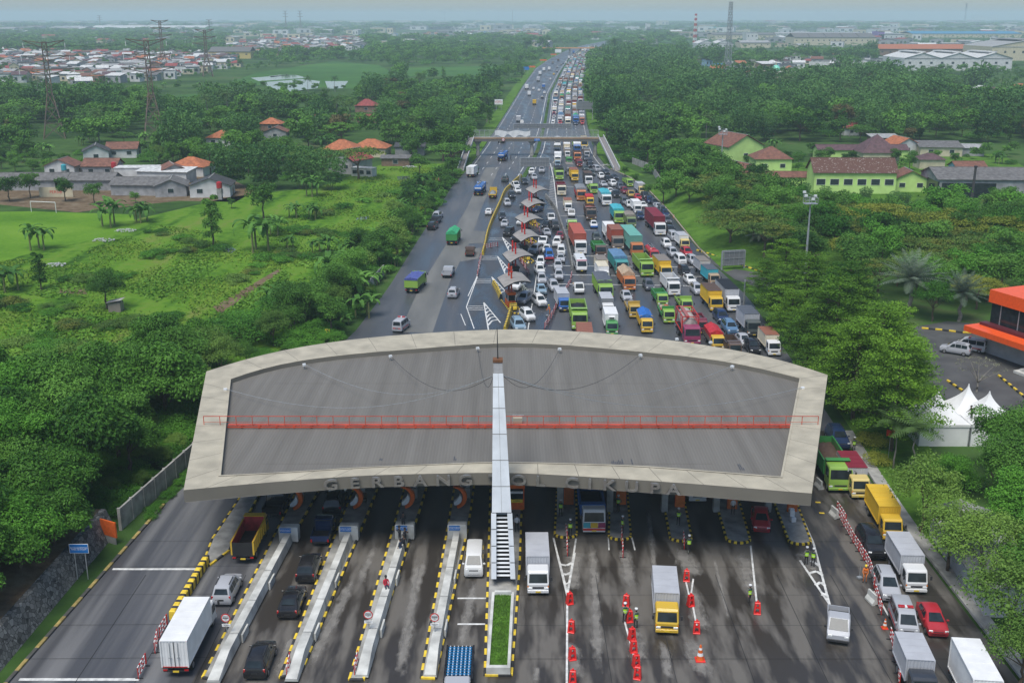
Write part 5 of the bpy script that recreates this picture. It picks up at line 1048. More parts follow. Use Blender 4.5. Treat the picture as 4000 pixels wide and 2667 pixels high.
LM = {'broad': leaf_mat('broad leaves',(.012,.056,.010),(.135,.30,.045)),'big': leaf_mat('large glossy leaves',(.012,.056,.010),(.12,.285,.035),rough=.45),'layer': leaf_mat('small tiered leaves',(.025,.085,.010),(.17,.325,.03)),
  'vine': leaf_mat('vine leaves',(.025,.10,.012),(.12,.31,.035)),'umbrella': leaf_mat('feathery leaves',(.035,.09,.022),(.14,.24,.05),hue2=(.17,.20,.035)),'bamboo': leaf_mat('bamboo leaves',(.025,.09,.025),(.13,.27,.07)),
  'banana': leaf_mat('banana leaves',(.04,.12,.022),(.15,.32,.06)),'palm': leaf_mat('palm fronds',(.035,.075,.02),(.10,.17,.05)),'silver': leaf_mat('silvery palm fronds',(.085,.125,.085),(.20,.25,.17)),'olive': leaf_mat('fine grey green leaves',(.04,.11,.02),(.20,.33,.06)),
  'yellow': leaf_mat('yellow green leaves',(.12,.17,.02),(.30,.33,.05)),'russet': leaf_mat('russet tinged leaves',(.06,.06,.02),(.15,.13,.05)),'bare': leaf_mat('sparse grey leaves',(.08,.10,.05),(.3,.3,.2))}
def quads(ctr,nrm,up,ln,wd):
 """leaf shaped faces as arrays: centre, normal, long axis, length, width"""
 s = np.cross(nrm,up); s /= np.linalg.norm(s,axis=1,keepdims=True) + 1e-9; t = np.cross(s,nrm)
 ln = ln[:,None]; wd = wd[:,None]
 return np.stack([ctr - t * ln * .5,ctr + s * wd * .5 - t * ln * .05 + nrm * ln * .06,ctr + t * ln * .5,ctr - s * wd * .5 - t * ln * .05 + nrm * ln * .06],1).reshape(-1,3)
def np_mesh(name,V,nq,mts,idx=None,extra=None):
 me = bpy.data.meshes.new(name); n = len(V); F = nq
 me.vertices.add(n); me.vertices.foreach_set('co',V.astype(np.float32).ravel()); me.loops.add(F * 4); me.polygons.add(F)
 me.loops.foreach_set('vertex_index',np.arange(F * 4,dtype=np.int32)); me.polygons.foreach_set('loop_start',np.arange(F,dtype=np.int32) * 4)
 try: me.polygons.foreach_set('loop_total',np.full(F,4,dtype=np.int32))
 except Exception: pass
 for m in mts: me.materials.append(m)
 if idx is not None: me.polygons.foreach_set('material_index',idx.astype(np.int32))
 me.update(); me.validate(); return me
def rdir(n,g):
 v = g.normal(size=(n,3)); return v / np.linalg.norm(v,axis=1,keepdims=True)
def lobe_leaves(c,r,n,size,g,droop=0.0,flat=0.0,shell=.55,up=.35):
 d = rdir(n,g); d[:,2] = np.where(d[:,2] < -.35,-d[:,2],d[:,2]); rad = (shell + (1 - shell) * g.random(n) ** .6)[:,None] * (1 + .10 * g.normal(size=(n,1)))
 p = np.array(c) + d * rad * np.array(r)
 nm = d * (1 - flat) + np.array([0,0,1]) * (flat + up) + g.normal(size=(n,3)) * .55; nm /= np.linalg.norm(nm,axis=1,keepdims=True)
 ax = g.normal(size=(n,3)) + np.array([0,0,-droop]) + d * .6
 return quads(p,nm,ax,size * (.6 + .8 * g.random(n)),size * (.35 + .35 * g.random(n)))
def crown(kind,seed,lod=1.0):
 """returns leaf quads and the limb ends; unit height about as listed in SPEC"""
 g = np.random.default_rng(seed); Q = []; ends = []
 k = max(.08,lod); S_ = 1 / math.sqrt(k)
 def L(c,r,n,size,**kw): Q.append(lobe_leaves(c,r,max(6,int(n * k)),size * min(2.6,S_),g,**kw)); ends.append(c)
 if kind == 'broad':
  H = 9; L((0,0,6.0),(2.4,2.4,2.2),700,.48)
  for i in range(11):
   a = i * 2.4 + g.random() * .8; rr = 1.5 + 1.5 * g.random(); z = 4.2 + 3.8 * g.random(); s = 1.1 + .8 * g.random(); L((rr * math.cos(a),rr * math.sin(a),z),(s * 1.15,s * 1.15,s * .85),260,.45)
 elif kind == 'big':
  H = 9
  for i in range(16):
   a = i * 2.4 + g.random() * .6; rr = 3.4 * math.sqrt(g.random()); z = 3.0 + 5.0 * (1 - (rr / 4.4) ** 2) * (.6 + .4 * g.random()); s = 1.25 + .6 * g.random(); L((rr * math.cos(a),rr * math.sin(a),z),(s * 1.2,s * 1.2,s * .9),400,.52,droop=1.4,up=.2)
 elif kind == 'layer':
  H = 12
  for t in range(10):
   z = 3.4 + t * .86; R_ = (5.4 * (1 - (t / 11.5) ** 2.2)) * (.82 + .3 * g.random()); m_ = max(4,int(8 - t * .5))
   for i in range(m_):
    a = i * 6.283 / m_ + t * 1.1 + g.normal() * .2
    for q,s in ((.42,1.15),(.80,1.0)): L((R_ * q * math.cos(a),R_ * q * math.sin(a),z + .35 * q + g.normal() * .15),(s * 1.35,s * 1.35,.30),62,.42,flat=.75,shell=.1)
 elif kind == 'umbrella':
  H = 8
  for i in range(22):
   a = i * 2.4; rr = 5.6 * math.sqrt((i + .5) / 22); z = 6.6 - .055 * rr ** 2 + g.normal() * .25; s = 1.3 + .5 * g.random(); L((rr * math.cos(a),rr * math.sin(a),z),(s * 1.3,s * 1.3,.45),150,.42,flat=.7,shell=.15)
 elif kind == 'bamboo':
  H = 12
  for i in range(26):
   a = i * 2.4; rr = 1.0 + 4.4 * math.sqrt((i + .5) / 26); top = 12 - .11 * rr ** 2 + g.normal() * .5
   for z in np.linspace(2.5,top,5): q = rr * (.45 + .55 * z / top); L((q * math.cos(a),q * math.sin(a),z),(.95,.95,1.15),42,.55,droop=1.5,shell=.2)
 elif kind == 'shrub':
  H = 2.2
  for i in range(9): a = i * 2.4; rr = 1.7 * math.sqrt((i + .3) / 9); s = .6 + .45 * g.random(); L((rr * math.cos(a),rr * math.sin(a),.5 + g.random() * .9 * (1.2 - rr / 2)),(s * 1.2,s * 1.2,s * .8),130,.3)
 elif kind == 'vine':
  H = 4
  for i in range(14): a = i * 2.4; rr = 3.4 * math.sqrt((i + .3) / 14); s = 1.0 + .6 * g.random(); L((rr * math.cos(a),rr * math.sin(a),.6 + 2.2 * g.random() * (1.25 - rr / 3.6)),(s * 1.25,s * 1.25,s * .75),230,.36,up=.7,flat=.3)
 elif kind == 'slim':
  H = 9
  for i in range(10): z = 2 + i * .72; s = 1.35 - abs(i - 3.5) * .13; a = i * 2.4; L((.7 * math.cos(a),.7 * math.sin(a),z),(s,s,s * .9),190,.42)
 elif kind == 'olive':
  H = 7
  for i in range(18): a = i * 2.4; rr = 3.0 * math.sqrt((i + .4) / 18); z = 3.0 + 3.6 * (1 - (rr / 4) ** 2) * (.5 + .5 * g.random()); s = .9 + .5 * g.random(); L((rr * math.cos(a),rr * math.sin(a),z),(s * 1.1,s * 1.1,s),170,.34,droop=.8,shell=.3)
 elif kind == 'bare':
  H = 5
  for i in range(20): a = i * 2.4; rr = 3.6 * math.sqrt((i + .4) / 20); L((rr * math.cos(a),rr * math.sin(a),4.6 - .12 * rr ** 2 + g.normal() * .2),(.7,.7,.35),12,.26,shell=.1)
 return np.concatenate(Q),ends
def frond_quads(base,yaw,pitch,length,g,pairs=18,lw=.08,ll=.6,curve=1.2,rise=0.0):
 Q = []; p = np.array(base,float); a = pitch; st = length / pairs
 for i in range(pairs):
  d = np.array([math.cos(a) * math.cos(yaw),math.cos(a) * math.sin(yaw),math.sin(a)]); s = np.array([-math.sin(yaw),math.cos(yaw),0]); n = np.cross(d,s)
  f = i / pairs; w = ll * (math.sin(math.pi * min(1,f * .8 + .22)) ** .7)
  for sg in (1,-1):
   t = s * sg * w + d * w * .55 - np.array([0,0,.28 * w]); q = np.cross(t,n); q = q / (np.linalg.norm(q) + 1e-9) * lw
   Q.append([p - q,p + q,p + t + q * .35,p + t - q * .35])
  p = p + d * st; a -= curve / pairs
 return Q
def palm_quads(kind,seed,lod=1):
 g = np.random.default_rng(seed); Q = []
 if kind == 'coconut':
  for i in range(20): Q += frond_quads((0,0,9),i * 2.4 + g.random() * .4,1.15 - 1.5 * (i / 20) + g.normal() * .1,3.6 + .5 * g.random(),g,14 if lod >= 1 else 6,.075 if lod >= 1 else .16,.75,1.25)
 elif kind == 'silver':
  for i in range(42): Q += frond_quads((0,0,4.6),i * 2.4,1.35 - 1.5 * (i / 42),4.3,g,20 if lod >= 1 else 8,.06 if lod >= 1 else .13,.62,.55)
 elif kind == 'areca':
  for i in range(14): Q += frond_quads((0,0,4.2),i * 2.4,1.2 - 1.2 * (i / 14),2.3,g,12,.06,.55,1.1)
 elif kind == 'banana':
  for s in range(3):
   bx,by = 1.1 * math.cos(s * 2.2 + seed),1.1 * math.sin(s * 2.2 + seed); h = 1.8 + 1.0 * g.random()
   for i in range(8):
    yaw = i * 2.4 + g.random(); a = 1.25 - .09 * i; p = np.array([bx,by,h]); Lf = 2.1 + .7 * g.random(); n = 6
    prev = None
    for j in range(n + 1):
     f = j / n; d = np.array([math.cos(a) * math.cos(yaw),math.cos(a) * math.sin(yaw),math.sin(a)]); sd_ = np.array([-math.sin(yaw),math.cos(yaw),0]); w = .34 * math.sin(math.pi * min(1,.12 + f * .84)) ** .6
     cur = (p - sd_ * w + np.array([0,0,.10]),p.copy(),p + sd_ * w + np.array([0,0,.10]))
     if prev is not None: Q.append([prev[0],prev[1],cur[1],cur[0]]); Q.append([prev[1],prev[2],cur[2],cur[1]])
     prev = cur; p = p + d * Lf / n; a -= .28 + .03 * i
 return np.array(Q).reshape(-1,3)
def trunk_mb(kind,ends,seed):
 b = MB(); g = random.Random(seed)
 H = {'broad': (4.6,.26),'big': (4.0,.28),'layer': (11.0,.26),'umbrella': (4.0,.28),'bamboo': (2,.1),'shrub': (.5,.05),'vine': (1.2,.1),'slim': (7.5,.18),'olive': (3.0,.2),'bare': (1.8,.18),'coconut': (9,.2),'silver': (4.6,.3),'areca': (4.2,.09),'banana': (0,.12)}[kind]
 if kind == 'banana':
  for s in range(3): x,y = 1.1 * math.cos(s * 2.2 + seed),1.1 * math.sin(s * 2.2 + seed); b.cyl((x,y,0),(x,y,2.4),.15,.09,mat('banana stem',(.16,.17,.06),rough=.7),8)
  return b
 if kind == 'bamboo':
  for i in range(14): a = i * 2.4; r = .8 + .1 * i; b.cyl((r * .5 * math.cos(a),r * .5 * math.sin(a),0),(r * 1.6 * math.cos(a),r * 1.6 * math.sin(a),7),.05,.03,mat('bamboo cane',(.17,.18,.06),rough=.6),5)
  return b
 h,r = H; mt = mat('pale bark',(.22,.20,.17),rough=.95,var=.3,scale=3) if kind in ('coconut','areca','bare','silver') else M_wood; p = Vector((0,0,-.15)); n = 5
 for i in range(n):
  q = Vector((g.uniform(-.14,.14),g.uniform(-.14,.14),h * (i + 1) / n)) if kind != 'coconut' else Vector((.5 * ((i + 1) / n) ** 2 - .5 + .5 * 0,0,h * (i + 1) / n)) + Vector((.0,0,0))
  if kind == 'coconut': q = Vector((.5 * math.sin(math.pi * (i + 1) / n),0,h * (i + 1) / n))
  b.cyl(p,q,r * (1 - .55 * i / n),r * (1 - .55 * (i + 1) / n),mt,8,i == 0); p = q
 lim = ends[1::3] if kind != 'layer' else ends[1::9]
 for e in lim:
  s = Vector((0,0,max(.3,min(e[2] - .8,h * .75)) if kind != 'layer' else max(1.5,e[2] - .5))); e = Vector(e)
  if (e - s).length > .5: m_ = s.lerp(e,.5) + Vector((0,0,.15)); b.cyl(s,m_,r * .38,r * .25,mt,5,False); b.cyl(m_,e,r * .25,r * .08,mt,5,False)
 return b
KIND = {  # kind: (object name, leaf material, category, native height)
 'broad': ('broadleaf_tree','broad','tree',9),'big': ('large_leaved_tree','big','tree',9),'layer': ('tiered_tree','layer','tree',12),'umbrella': ('umbrella_tree','umbrella','tree',8),'bamboo': ('bamboo_clump','bamboo','bamboo',12),'shrub': ('shrub','vine','shrub',2.2),'vine': ('vine_covered_bush','vine','bush',4),
 'slim': ('slender_tree','broad','tree',9),'olive': ('fine_leaved_tree','olive','tree',7),'bare': ('sparse_tree','bare','tree',5),'coconut': ('coconut_palm','palm','palm',10),'silver': ('silver_palm','silver','palm',7),'areca': ('areca_palm','palm','palm',5),'banana': ('banana_plant','banana','banana plant',3.5)}
TC = {}
def tree_mesh(kind,var,lod,leaf=None):
 key = (kind,var,lod,leaf)
 if key in TC: return TC[key]
 if kind in ('coconut','silver','areca','banana'): V_ = palm_quads(kind,var + 3,1 if lod >= 1 else .3); ends = []
 else: V_,ends = crown(kind,var * 17 + 5,lod)
 me = np_mesh('crown',V_,len(V_) // 4,[LM[leaf or KIND[kind][1]]]); TC[key] = (me,trunk_mb(kind,ends,var).mesh('trunk',60),V_); return TC[key]
TREES = []    # (distance, kind, x, y, z, height, yaw, label, leaf)
def tree(kind,x,y,h=None,z=0.0,label=None,leaf=None,squash=1.0):
 TREES.append((math.hypot(x,y),kind,x,y,z,h or KIND[kind][3] * random.uniform(.8,1.2),random.uniform(0,6.28),label,leaf,squash))
def treep(kind,px,py,top=None,label=None,leaf=None,z=0.0,squash=1.0,h=None):
 """base and top of a tree as seen in the photograph"""
 p = G(px,py,z)
 if top is not None:
  c,s = math.cos(PITCH),math.sin(PITCH); v = (top - CY) / FPX; h = CAMH - p.y * (s + v * c) / (c - v * s) - z
 tree(kind,p.x,p.y,h,z,label,leaf,squash)
# --- trees told apart by where they stand
for k,x,y,t,lab,lf in [
 ('slim',833,963,762,'tall slender tree alone at the small pond in the meadow',None),('slim',161,1133,985,'small slender tree on the meadow at the left edge',None),('broad',417,1207,1052,'bushy tree leaning over the tin shed in the meadow',None),
 ('broad',36,787,690,'round tree at the left edge behind the sports pitch',None),('broad',119,775,675,'round bright green tree behind the goal',None),('broad',256,787,698,'round dark tree right of the goal in front of the painted wall',None),('broad',369,798,715,'wide dark tree in front of the grey roofed sheds',None),('broad',530,795,750,'low dark bushy tree beside the grey shed',None),
 ('broad',1030,860,715,'dense dark tree below the bamboo near the yard',None),('broad',905,815,775,'small round bush right of the slender meadow tree',None),
 ('bamboo',900,735,560,'huge bamboo clump behind the meadow, its left half',None),('bamboo',1040,740,565,'huge bamboo clump behind the meadow, in its middle',None),('bamboo',1180,738,575,'huge bamboo clump behind the meadow, nearest the red roofed house',None),('bamboo',1290,742,590,'smaller bamboo clump left of the grey gabled house',None),
 ('big',640,1480,1225,'dark spreading tree with pale new leaf tips, left of the canopy',None),('big',780,1430,1240,'dark tree with pale leaf tips touching the canopy corner',None),('vine',960,1330,1180,'vine covered bright green bush beside the canopy',None),('vine',1120,1260,1120,'vine covered bush at the roadside near the chevron sign',None),('olive',1060,1340,1220,'grey green bush beside the chevron sign',None),('olive',720,1560,1420,'grey green bush below the canopy left corner',None),
 ('umbrella',1400,700,555,'dark spreading tree left of the blue tanker',None),('umbrella',1760,660,545,'dark spreading tree overhanging the road above the white box lorry','broad'),('broad',1640,690,600,'rounded tree beside the roadside stall',None),('broad',1810,620,560,'rounded tree beside the footbridge left ramp',None),
 ('umbrella',2850,980,800,'dark umbrella tree on the bank behind the floodlight',None),('umbrella',2990,930,770,'wide umbrella tree below the green school',None),('umbrella',3220,940,780,'umbrella tree with yellow tips right of the tall floodlight','yellow'),('umbrella',3440,950,775,'golden crowned umbrella tree below the school','yellow'),('umbrella',3700,990,810,'golden crowned umbrella tree beside the grey hall','yellow'),('umbrella',3900,1000,820,'umbrella tree with golden crown at the right edge','yellow'),
 ('layer',3060,1150,930,'tiered tree at the mouth of the service yard',None),('layer',3140,1290,985,'tiered tree behind the tall floodlight',None),('layer',3300,1330,1020,'large tiered tree left of the silver palms',None),('layer',3250,1480,1080,'tall tiered tree over the parking lot, middle of the row',None),('layer',3420,1590,1190,'tiered tree behind the parked silver minivan',None),('layer',3480,1760,1310,'nearest tiered tree beside the white tents',None),('layer',3330,1640,1250,'tiered tree beside the canopy right corner',None),
 ('silver',3550,1225,1015,'large silver grey fan of a palm behind the forecourt',None),('silver',3745,1255,1085,'smaller silver grey palm beside the orange building',None),('silver',3055,960,850,'silver grey palm on the bank beside the tall floodlight',None),('silver',2960,990,870,'half hidden grey palm on the bank',None),('olive',3640,1255,1100,'thin pale stemmed tree between the silver palms','vine'),
 ('bare',3815,1530,1390,'nearly leafless grey tree with white blossom by the forecourt',None),('areca',3490,1830,1620,'slim palm beside the tents with a red banner',None),('areca',3560,1860,1640,'slim feathery palm left of the white tents',None),('shrub',3400,1740,1680,'yellow rounded shrub beside the canopy right corner','yellow'),('shrub',3430,1810,1755,'yellow shrub on the verge beside the pale cab lorry','yellow'),('shrub',3300,1600,1550,'yellow flowering shrub below the tiered trees','yellow'),
 ('olive',3600,2080,1800,'grey green tree beside the yellow box lorry',None),('olive',3700,2230,1960,'grey green tree with yellow flowers hiding the long shed',None),('olive',3830,2330,2020,'grey green tree in front of the white shed wall',None),('olive',3930,2530,2200,'grey green tree at the right edge with small yellow flowers',None),('olive',3985,2690,2420,'grey green tree at the bottom right corner',None),('broad',3720,1930,1770,'bright green tree in front of the white tents','vine'),('broad',3900,1960,1750,'dense dark tree below the tents',None),('broad',3960,2150,1850,'tall green tree at the right edge below the tents','vine'),('broad',3990,1850,1640,'pale yellow leaved tree right of the tents','yellow'),('broad',4020,2420,2100,'green tree cut by the right edge',None),
 ('coconut',890,480,355,'tall coconut palm left of the flooded paddies',None),('coconut',810,490,372,'coconut palm beside the tall pale coconut palm',None),('coconut',1610,590,455,'coconut palm with hanging fronds above the red roofs',None),('coconut',1205,372,300,'lone coconut palm standing before the flooded paddy',None),('coconut',1310,360,300,'small coconut palm right of the flooded paddy',None),('coconut',1280,420,345,'coconut palm among trees below the flooded paddy',None),('coconut',1890,330,245,'coconut palm near the left carriageway',None),('coconut',2490,390,300,'coconut palm in the wood right of the jam',None),('coconut',3370,420,330,'coconut palm in the wood right of the mosque',None),('coconut',2930,330,240,'coconut palm beside the tall lattice mast',None),
 ('vine',400,1640,1480,'bright vine covered bush in the wood left of the canopy',None),('vine',560,1600,1450,'bright vine covered bush next to the canopy',None),('vine',690,1680,1560,'vine covered bush under the canopy left edge',None),('vine',250,1600,1470,'vine covered bush at the field edge on the left',None)]:
 treep(k,x,y,t,lab,lf)
for k,(x,y,t) in enumerate([(149,975,880),(428,886,790),(553,868,790),(1012,981,860),(1077,921,855),(1238,987,935),(1274,990,930),(1327,1124,1000),(36,1136,1040),(1220,767,690),(1149,850,795),(1226,856,795),(1390,1180,1070),(1345,1200,1080),(1090,1210,1110),(1500,970,880),(1560,850,780),(1650,745,680),(1620,800,730),(1370,1010,930),(1420,1240,1150),(1130,970,920),(1290,1080,1020),(180,610,560),(90,600,560),(560,560,520),(3250,520,480),(3100,470,440),(3320,470,440),(2690,610,560),(2740,620,570),(2940,600,560),(3020,590,545),(3900,640,600),(2660,600,560),(700,330,312),(640,345,325),(780,340,322)]):
 treep('banana',x,y,t)
# --- woods filled tree by tree
EXCL = []
def fill(poly_px,mix,step,seed,h=(.8,1.25),z=0.0,ex=None):
 rr = random.Random(seed); P = [(p.x,p.y) for p in GP(*poly_px)]; x0,x1 = min(p[0] for p in P),max(p[0] for p in P); y0,y1 = min(p[1] for p in P),max(p[1] for p in P)
 ks,ws = zip(*mix.items()); y = y0
 while y < y1:
  x = x0
  while x < x1:
   px,py = x + rr.uniform(-.45,.45) * step,y + rr.uniform(-.45,.45) * step; x += step
   if not inside((px,py),P) or (not ex and any(inside((px,py),e) for e in EXCL)): continue
   if interp(LEFT,py) - 4 < px < interp(RIGHT,py) + 4: continue
   k = rr.choices(ks,ws)[0]; lf = None
   if ':' in k: k,lf = k.split(':')
   tree(k,px,py,KIND[k][3] * rr.uniform(*h),z,None,lf)
  y += step
for p in [[(-80,1000),(0,890),(520,850),(900,770),(1250,730),(1500,640),(1760,640),(1690,790),(1560,940),(1430,1060),(1260,1190),(1000,1400),(500,1500),(-400,1540)],[(-400,690),(300,690),(560,655),(900,690),(930,800),(500,850),(-400,860)],[(310,600),(530,600),(530,645),(310,645)],[(140,490),(300,490),(300,640),(140,640)],[(530,490),(690,490),(690,600),(530,600)],[(640,405),(700,366),(900,350),(1020,372),(960,405),(800,412)],
   [(880,338),(1000,283),(1300,238),(1500,255),(1570,300),(1490,350),(1400,368),(1200,352)],[(1240,600),(1490,580),(1500,640),(1260,690)],[(2780,560),(3100,560),(3560,560),(3980,560),(4400,700),(4000,800),(3600,800),(3150,770),(2800,700)],[(3540,1270),(3700,1250),(4300,1300),(4300,1760),(3850,1740),(3620,1500)],[(2560,760),(2690,780),(2760,900),(2850,1000),(3020,1070),(3090,1130),(3060,1165),(2860,1095),(2700,985)],[(870,150),(1430,150),(1430,222),(870,222)],[(1480,120),(2150,110),(2150,150),(1480,160)],[(0,210),(1050,250),(1100,300),(900,330),(500,345),(0,320)],
   [(1360,520),(1470,510),(1470,560),(1370,565)],[(1010,500),(1090,500),(1090,545),(1010,550)],[(2560,600),(2650,640),(2640,670),(2540,660)],[(800,555),(930,555),(930,632),(800,632)],[(990,495),(1130,495),(1140,600),(1000,600)],[(1150,465),(1240,465),(1240,530),(1150,530)],[(1370,425),(1500,425),(1510,560),(1360,560)],[(1260,600),(1520,590),(1530,700),(1260,700)],[(3060,245),(3260,240),(3260,275),(3060,280)],[(2860,270),(3110,270),(3110,335),(2860,335)],[(3660,360),(4100,340),(4100,405),(3750,420)],[(3350,245),(4100,240),(4100,290),(3350,290)],[(2452,412),(2582,418),(2590,500),(2455,495)],[(1550,262),(1970,252),(1980,305),(1590,318)],[(1735,300),(1940,300),(1915,350),(1735,352)],
   [(3560,1620),(3860,1600),(3900,1760),(3600,1800)],[(3640,1980),(3860,1950),(3980,2300),(3760,2420)],[(2690,130),(4150,125),(4150,200),(3500,215),(2690,240)],[(3400,200),(4200,200),(4200,340),(3500,335)],[(2900,290),(3150,290),(3150,370),(2900,370)],[(900,290),(1400,290),(1400,418),(900,418)],[(620,355),(1040,350),(1040,425),(620,430)],[(0,215),(1000,225),(1000,330),(900,390),(0,385)]]:
 EXCL.append([(q.x,q.y) for q in GP(*p)])
fill([(-600,1660),(350,1680),(640,1760),(690,1820),(440,2080),(250,2330),(-900,2450)],{'big': 6,'broad': 2,'broad:vine': 1},4.6,1,(.65,1.2),.6)
fill([(-700,2085),(395,2085),(310,2190),(110,2400),(-80,2580),(-900,2700)],{'big': 3,'vine': 1,'broad': 1},4.0,24,(.55,.95),2.2)
for y in np.arange(95,121,1.6): tree('shrub',-34.9 + (y - 95) * .12 + random.uniform(-.3,.3),y,random.uniform(.5,1.0))
for k,(x,y,t) in enumerate(((2985,1195,1010),(3035,1270,1060),(3085,1350,1130),(3150,1440,1200),(3215,1535,1270))): treep('layer',x,y,t)
for x,y,t in ((2400,600,530),(2450,570,490),(2500,560,480),(2385,530,470),(2360,480,420),(2560,600,520),(2440,690,650),(2480,720,680),(2530,770,720),(2590,800,690),(2640,790,670),(2690,820,690)): treep('broad',x,y,t)
for y in np.arange(93,126,2.3):
 for dx in (1.8,4.4,7.2,10.5): tree(random.choice(['vine','shrub','vine','olive']),-37.2 + (y - 92) * .14 - dx + random.uniform(-.6,.6),y + random.uniform(-.8,.8),random.uniform(1.2,2.4 + dx * .12))
fill([(2900,650),(3150,600),(3560,590),(4000,605),(4000,645),(3600,665),(3180,690),(3000,705)],{'broad': 3,'vine': 1,'banana': 1},8,55,(.3,.6),0,True)
fill([(-600,1480),(350,1490),(700,1560),(735,1790),(640,1760),(350,1680),(-600,1660)],{'vine': 4,'broad': 1.5,'olive': 1,'big': 1},4.3,21,(.7,1.15),.2)
fill([(420,1480),(1000,1400),(1280,1180),(1500,960),(1640,830),(1760,690),(1720,700),(1690,830),(1490,1080),(1340,1230),(900,1440),(760,1700),(560,1600)],{'vine': 5,'olive': 1,'shrub': 3,'broad': 1},3.6,2,(.55,.95))
rr_ = random.Random(77)
y = 129.0
while y < 332:
 for dx in ((2.2,5.5,9) if y < 200 else (1.8,4.5,7.5)): k = rr_.choices(['shrub','vine','broad','banana','shrub:yellow','olive'],[4,4,1.3,1.6,.5,.6])[0].split(':'); tree(k[0],interp(LEFT,y) - dx - rr_.uniform(-.6,1.2),y + rr_.uniform(-1,1),KIND[k[0]][3] * rr_.uniform(.4,.75 if dx < 3 else .95),0,None,k[1] if len(k) > 1 else None)
 y += 2.9
fill([(1500,880),(1700,690),(1745,690),(1690,830),(1540,1060),(1400,1200)],{'shrub:yellow': 1,'shrub': 4,'vine': 2},3.2,22,(.6,1.0))
fill([(-500,720),(-500,395),(600,400),(900,425),(1380,420),(1450,375),(1960,350),(1925,480),(1840,620),(1700,700),(1300,720),(900,690),(300,600)],{'broad': 8,'slim': 2,'bamboo': 2,'vine': 2,'broad:russet': .5,'umbrella:broad': 1.5,'banana': 1,'olive': .7,'coconut': .3},9.2,3,(.6,1.4))
fill([(2330,560),(2300,440),(2300,255),(2700,250),(2760,345),(3150,375),(3250,310),(3450,320),(3560,345),(4500,350),(4600,640),(4000,600),(3000,590),(2480,640)],{'broad': 6,'bamboo': 5,'umbrella:broad': 2,'slim': 1,'vine': 1.5,'banana': .8,'coconut': .3,'broad:russet': .3},9.4,4,(.65,1.5))
fill([(2470,625),(2640,640),(2830,740),(2830,840),(2700,780),(2620,740)],{'broad': 4,'vine': 2,'slim': 2},5.2,5,(.8,1.25))
fill([(2720,800),(2950,800),(3100,900),(3100,1040),(3000,1040),(2850,980),(2780,900)],{'umbrella': 3,'broad': 2,'olive': 1},6,51,(.8,1.1),1.5)
fill([(-200,690),(-200,560),(340,560),(330,690)],{'broad': 3,'banana': 1,'vine': 1},7,53,(.35,.6))
fill([(520,645),(720,655),(920,680),(900,560),(560,570)],{'broad': 3,'banana': 1,'vine': 1},6.5,54,(.4,.7))
fill([(2900,745),(3180,765),(3480,790),(3700,800),(3700,830),(3200,815),(2850,790)],{'bamboo': 3,'broad': 2},5.0,52,(.2,.34))
for px0,py0,px1,py1,n_ in ((540,1010,850,975,9),(220,1110,560,1075,9),(560,900,830,960,7),(1000,1010,1400,1000,12),(1080,900,1420,930,12),(880,1120,1160,990,8),(300,1290,700,1240,12),(0,1180,260,1230,8),(1130,870,1560,760,10),(40,1340,500,1400,14)):
 for i in range(n_): q = G(px0,py0).lerp(G(px1,py1),(i + random.random() * .8) / n_); tree('shrub',q.x + random.uniform(-2,2),q.y + random.uniform(-2.5,2.5),random.uniform(.6,1.9),0,None,random.choice([None,None,'olive','umbrella']),random.uniform(1.0,1.9))
fill([(2790,800),(3060,820),(3150,885),(3600,885),(3750,850),(4300,850),(4400,1240),(3850,1230),(3550,1200),(3330,1150),(3100,1050),(2850,980)],{'broad': 4,'broad:vine': 2,'umbrella:yellow': .6,'umbrella': 2,'olive': 1.2,'vine': 1},6.2,6,(.75,1.05))
fill([(3070,1160),(3300,1330),(3560,1520),(3500,1700),(3340,1600),(3200,1430)],{'layer': 1},8.5,7,(.8,1.0))
fill([(2930,1190),(3050,1300),(3200,1480),(3330,1640),(3420,1800),(3380,1760),(3200,1540),(3040,1360),(2925,1230)],{'shrub': 1},4.0,8,(.35,.6))
fill([(3330,1740),(3560,1870),(3640,2020),(3600,2060),(3440,1900)],{'shrub': 3,'vine': 1},3.2,9,(.5,.9))
fill([(3620,1850),(4100,1820),(4200,2700),(3960,2700),(3800,2420),(3660,2200)],{'broad': 2,'broad:vine': 1,'olive': 1.5,'vine': 1},5.0,10,(.7,1.0))
fill([(2760,700),(2900,690),(3100,640),(3500,620),(3560,660),(3150,780),(2900,790)],{'broad': 1,'shrub': 1,'banana': .5},13,12,(.6,.9))
for k_,(p_,s_) in enumerate((([(-60,330),(-60,190),(300,185),(640,205),(940,222),(950,280),(560,335)],21),([(780,225),(960,165),(1440,150),(1440,205),(950,240)],27),([(900,285),(1000,262),(1420,235),(1620,240),(1600,262),(1300,236),(1000,280)],13),([(2700,240),(2700,130),(4100,125),(4100,200),(3500,225)],34),([(2720,300),(3150,290),(3500,260),(3500,300),(3150,330)],15),([(640,358),(1040,345),(1400,352),(1400,365),(1000,372)],14),([(3430,335),(3440,278),(4100,278),(4100,335)],13))): fill(p_,{'broad': 5,'slim': 1,'umbrella:broad': 1},s_,60 + k_,(.35,.8),0,True)
fill([(-900,340),(-900,210),(0,190),(1200,195),(2000,200),(2200,205),(2040,320),(1900,345),(1000,330)],{'broad': 6,'slim': 2,'umbrella:broad': 1,'vine': 2,'coconut': .2},17,13,(.8,1.35))
fill([(2310,280),(2300,215),(3000,190),(4800,190),(4800,280),(2800,265)],{'broad': 6,'umbrella:broad': 3,'slim': 1,'bamboo': 1},15,14,(.9,1.5))
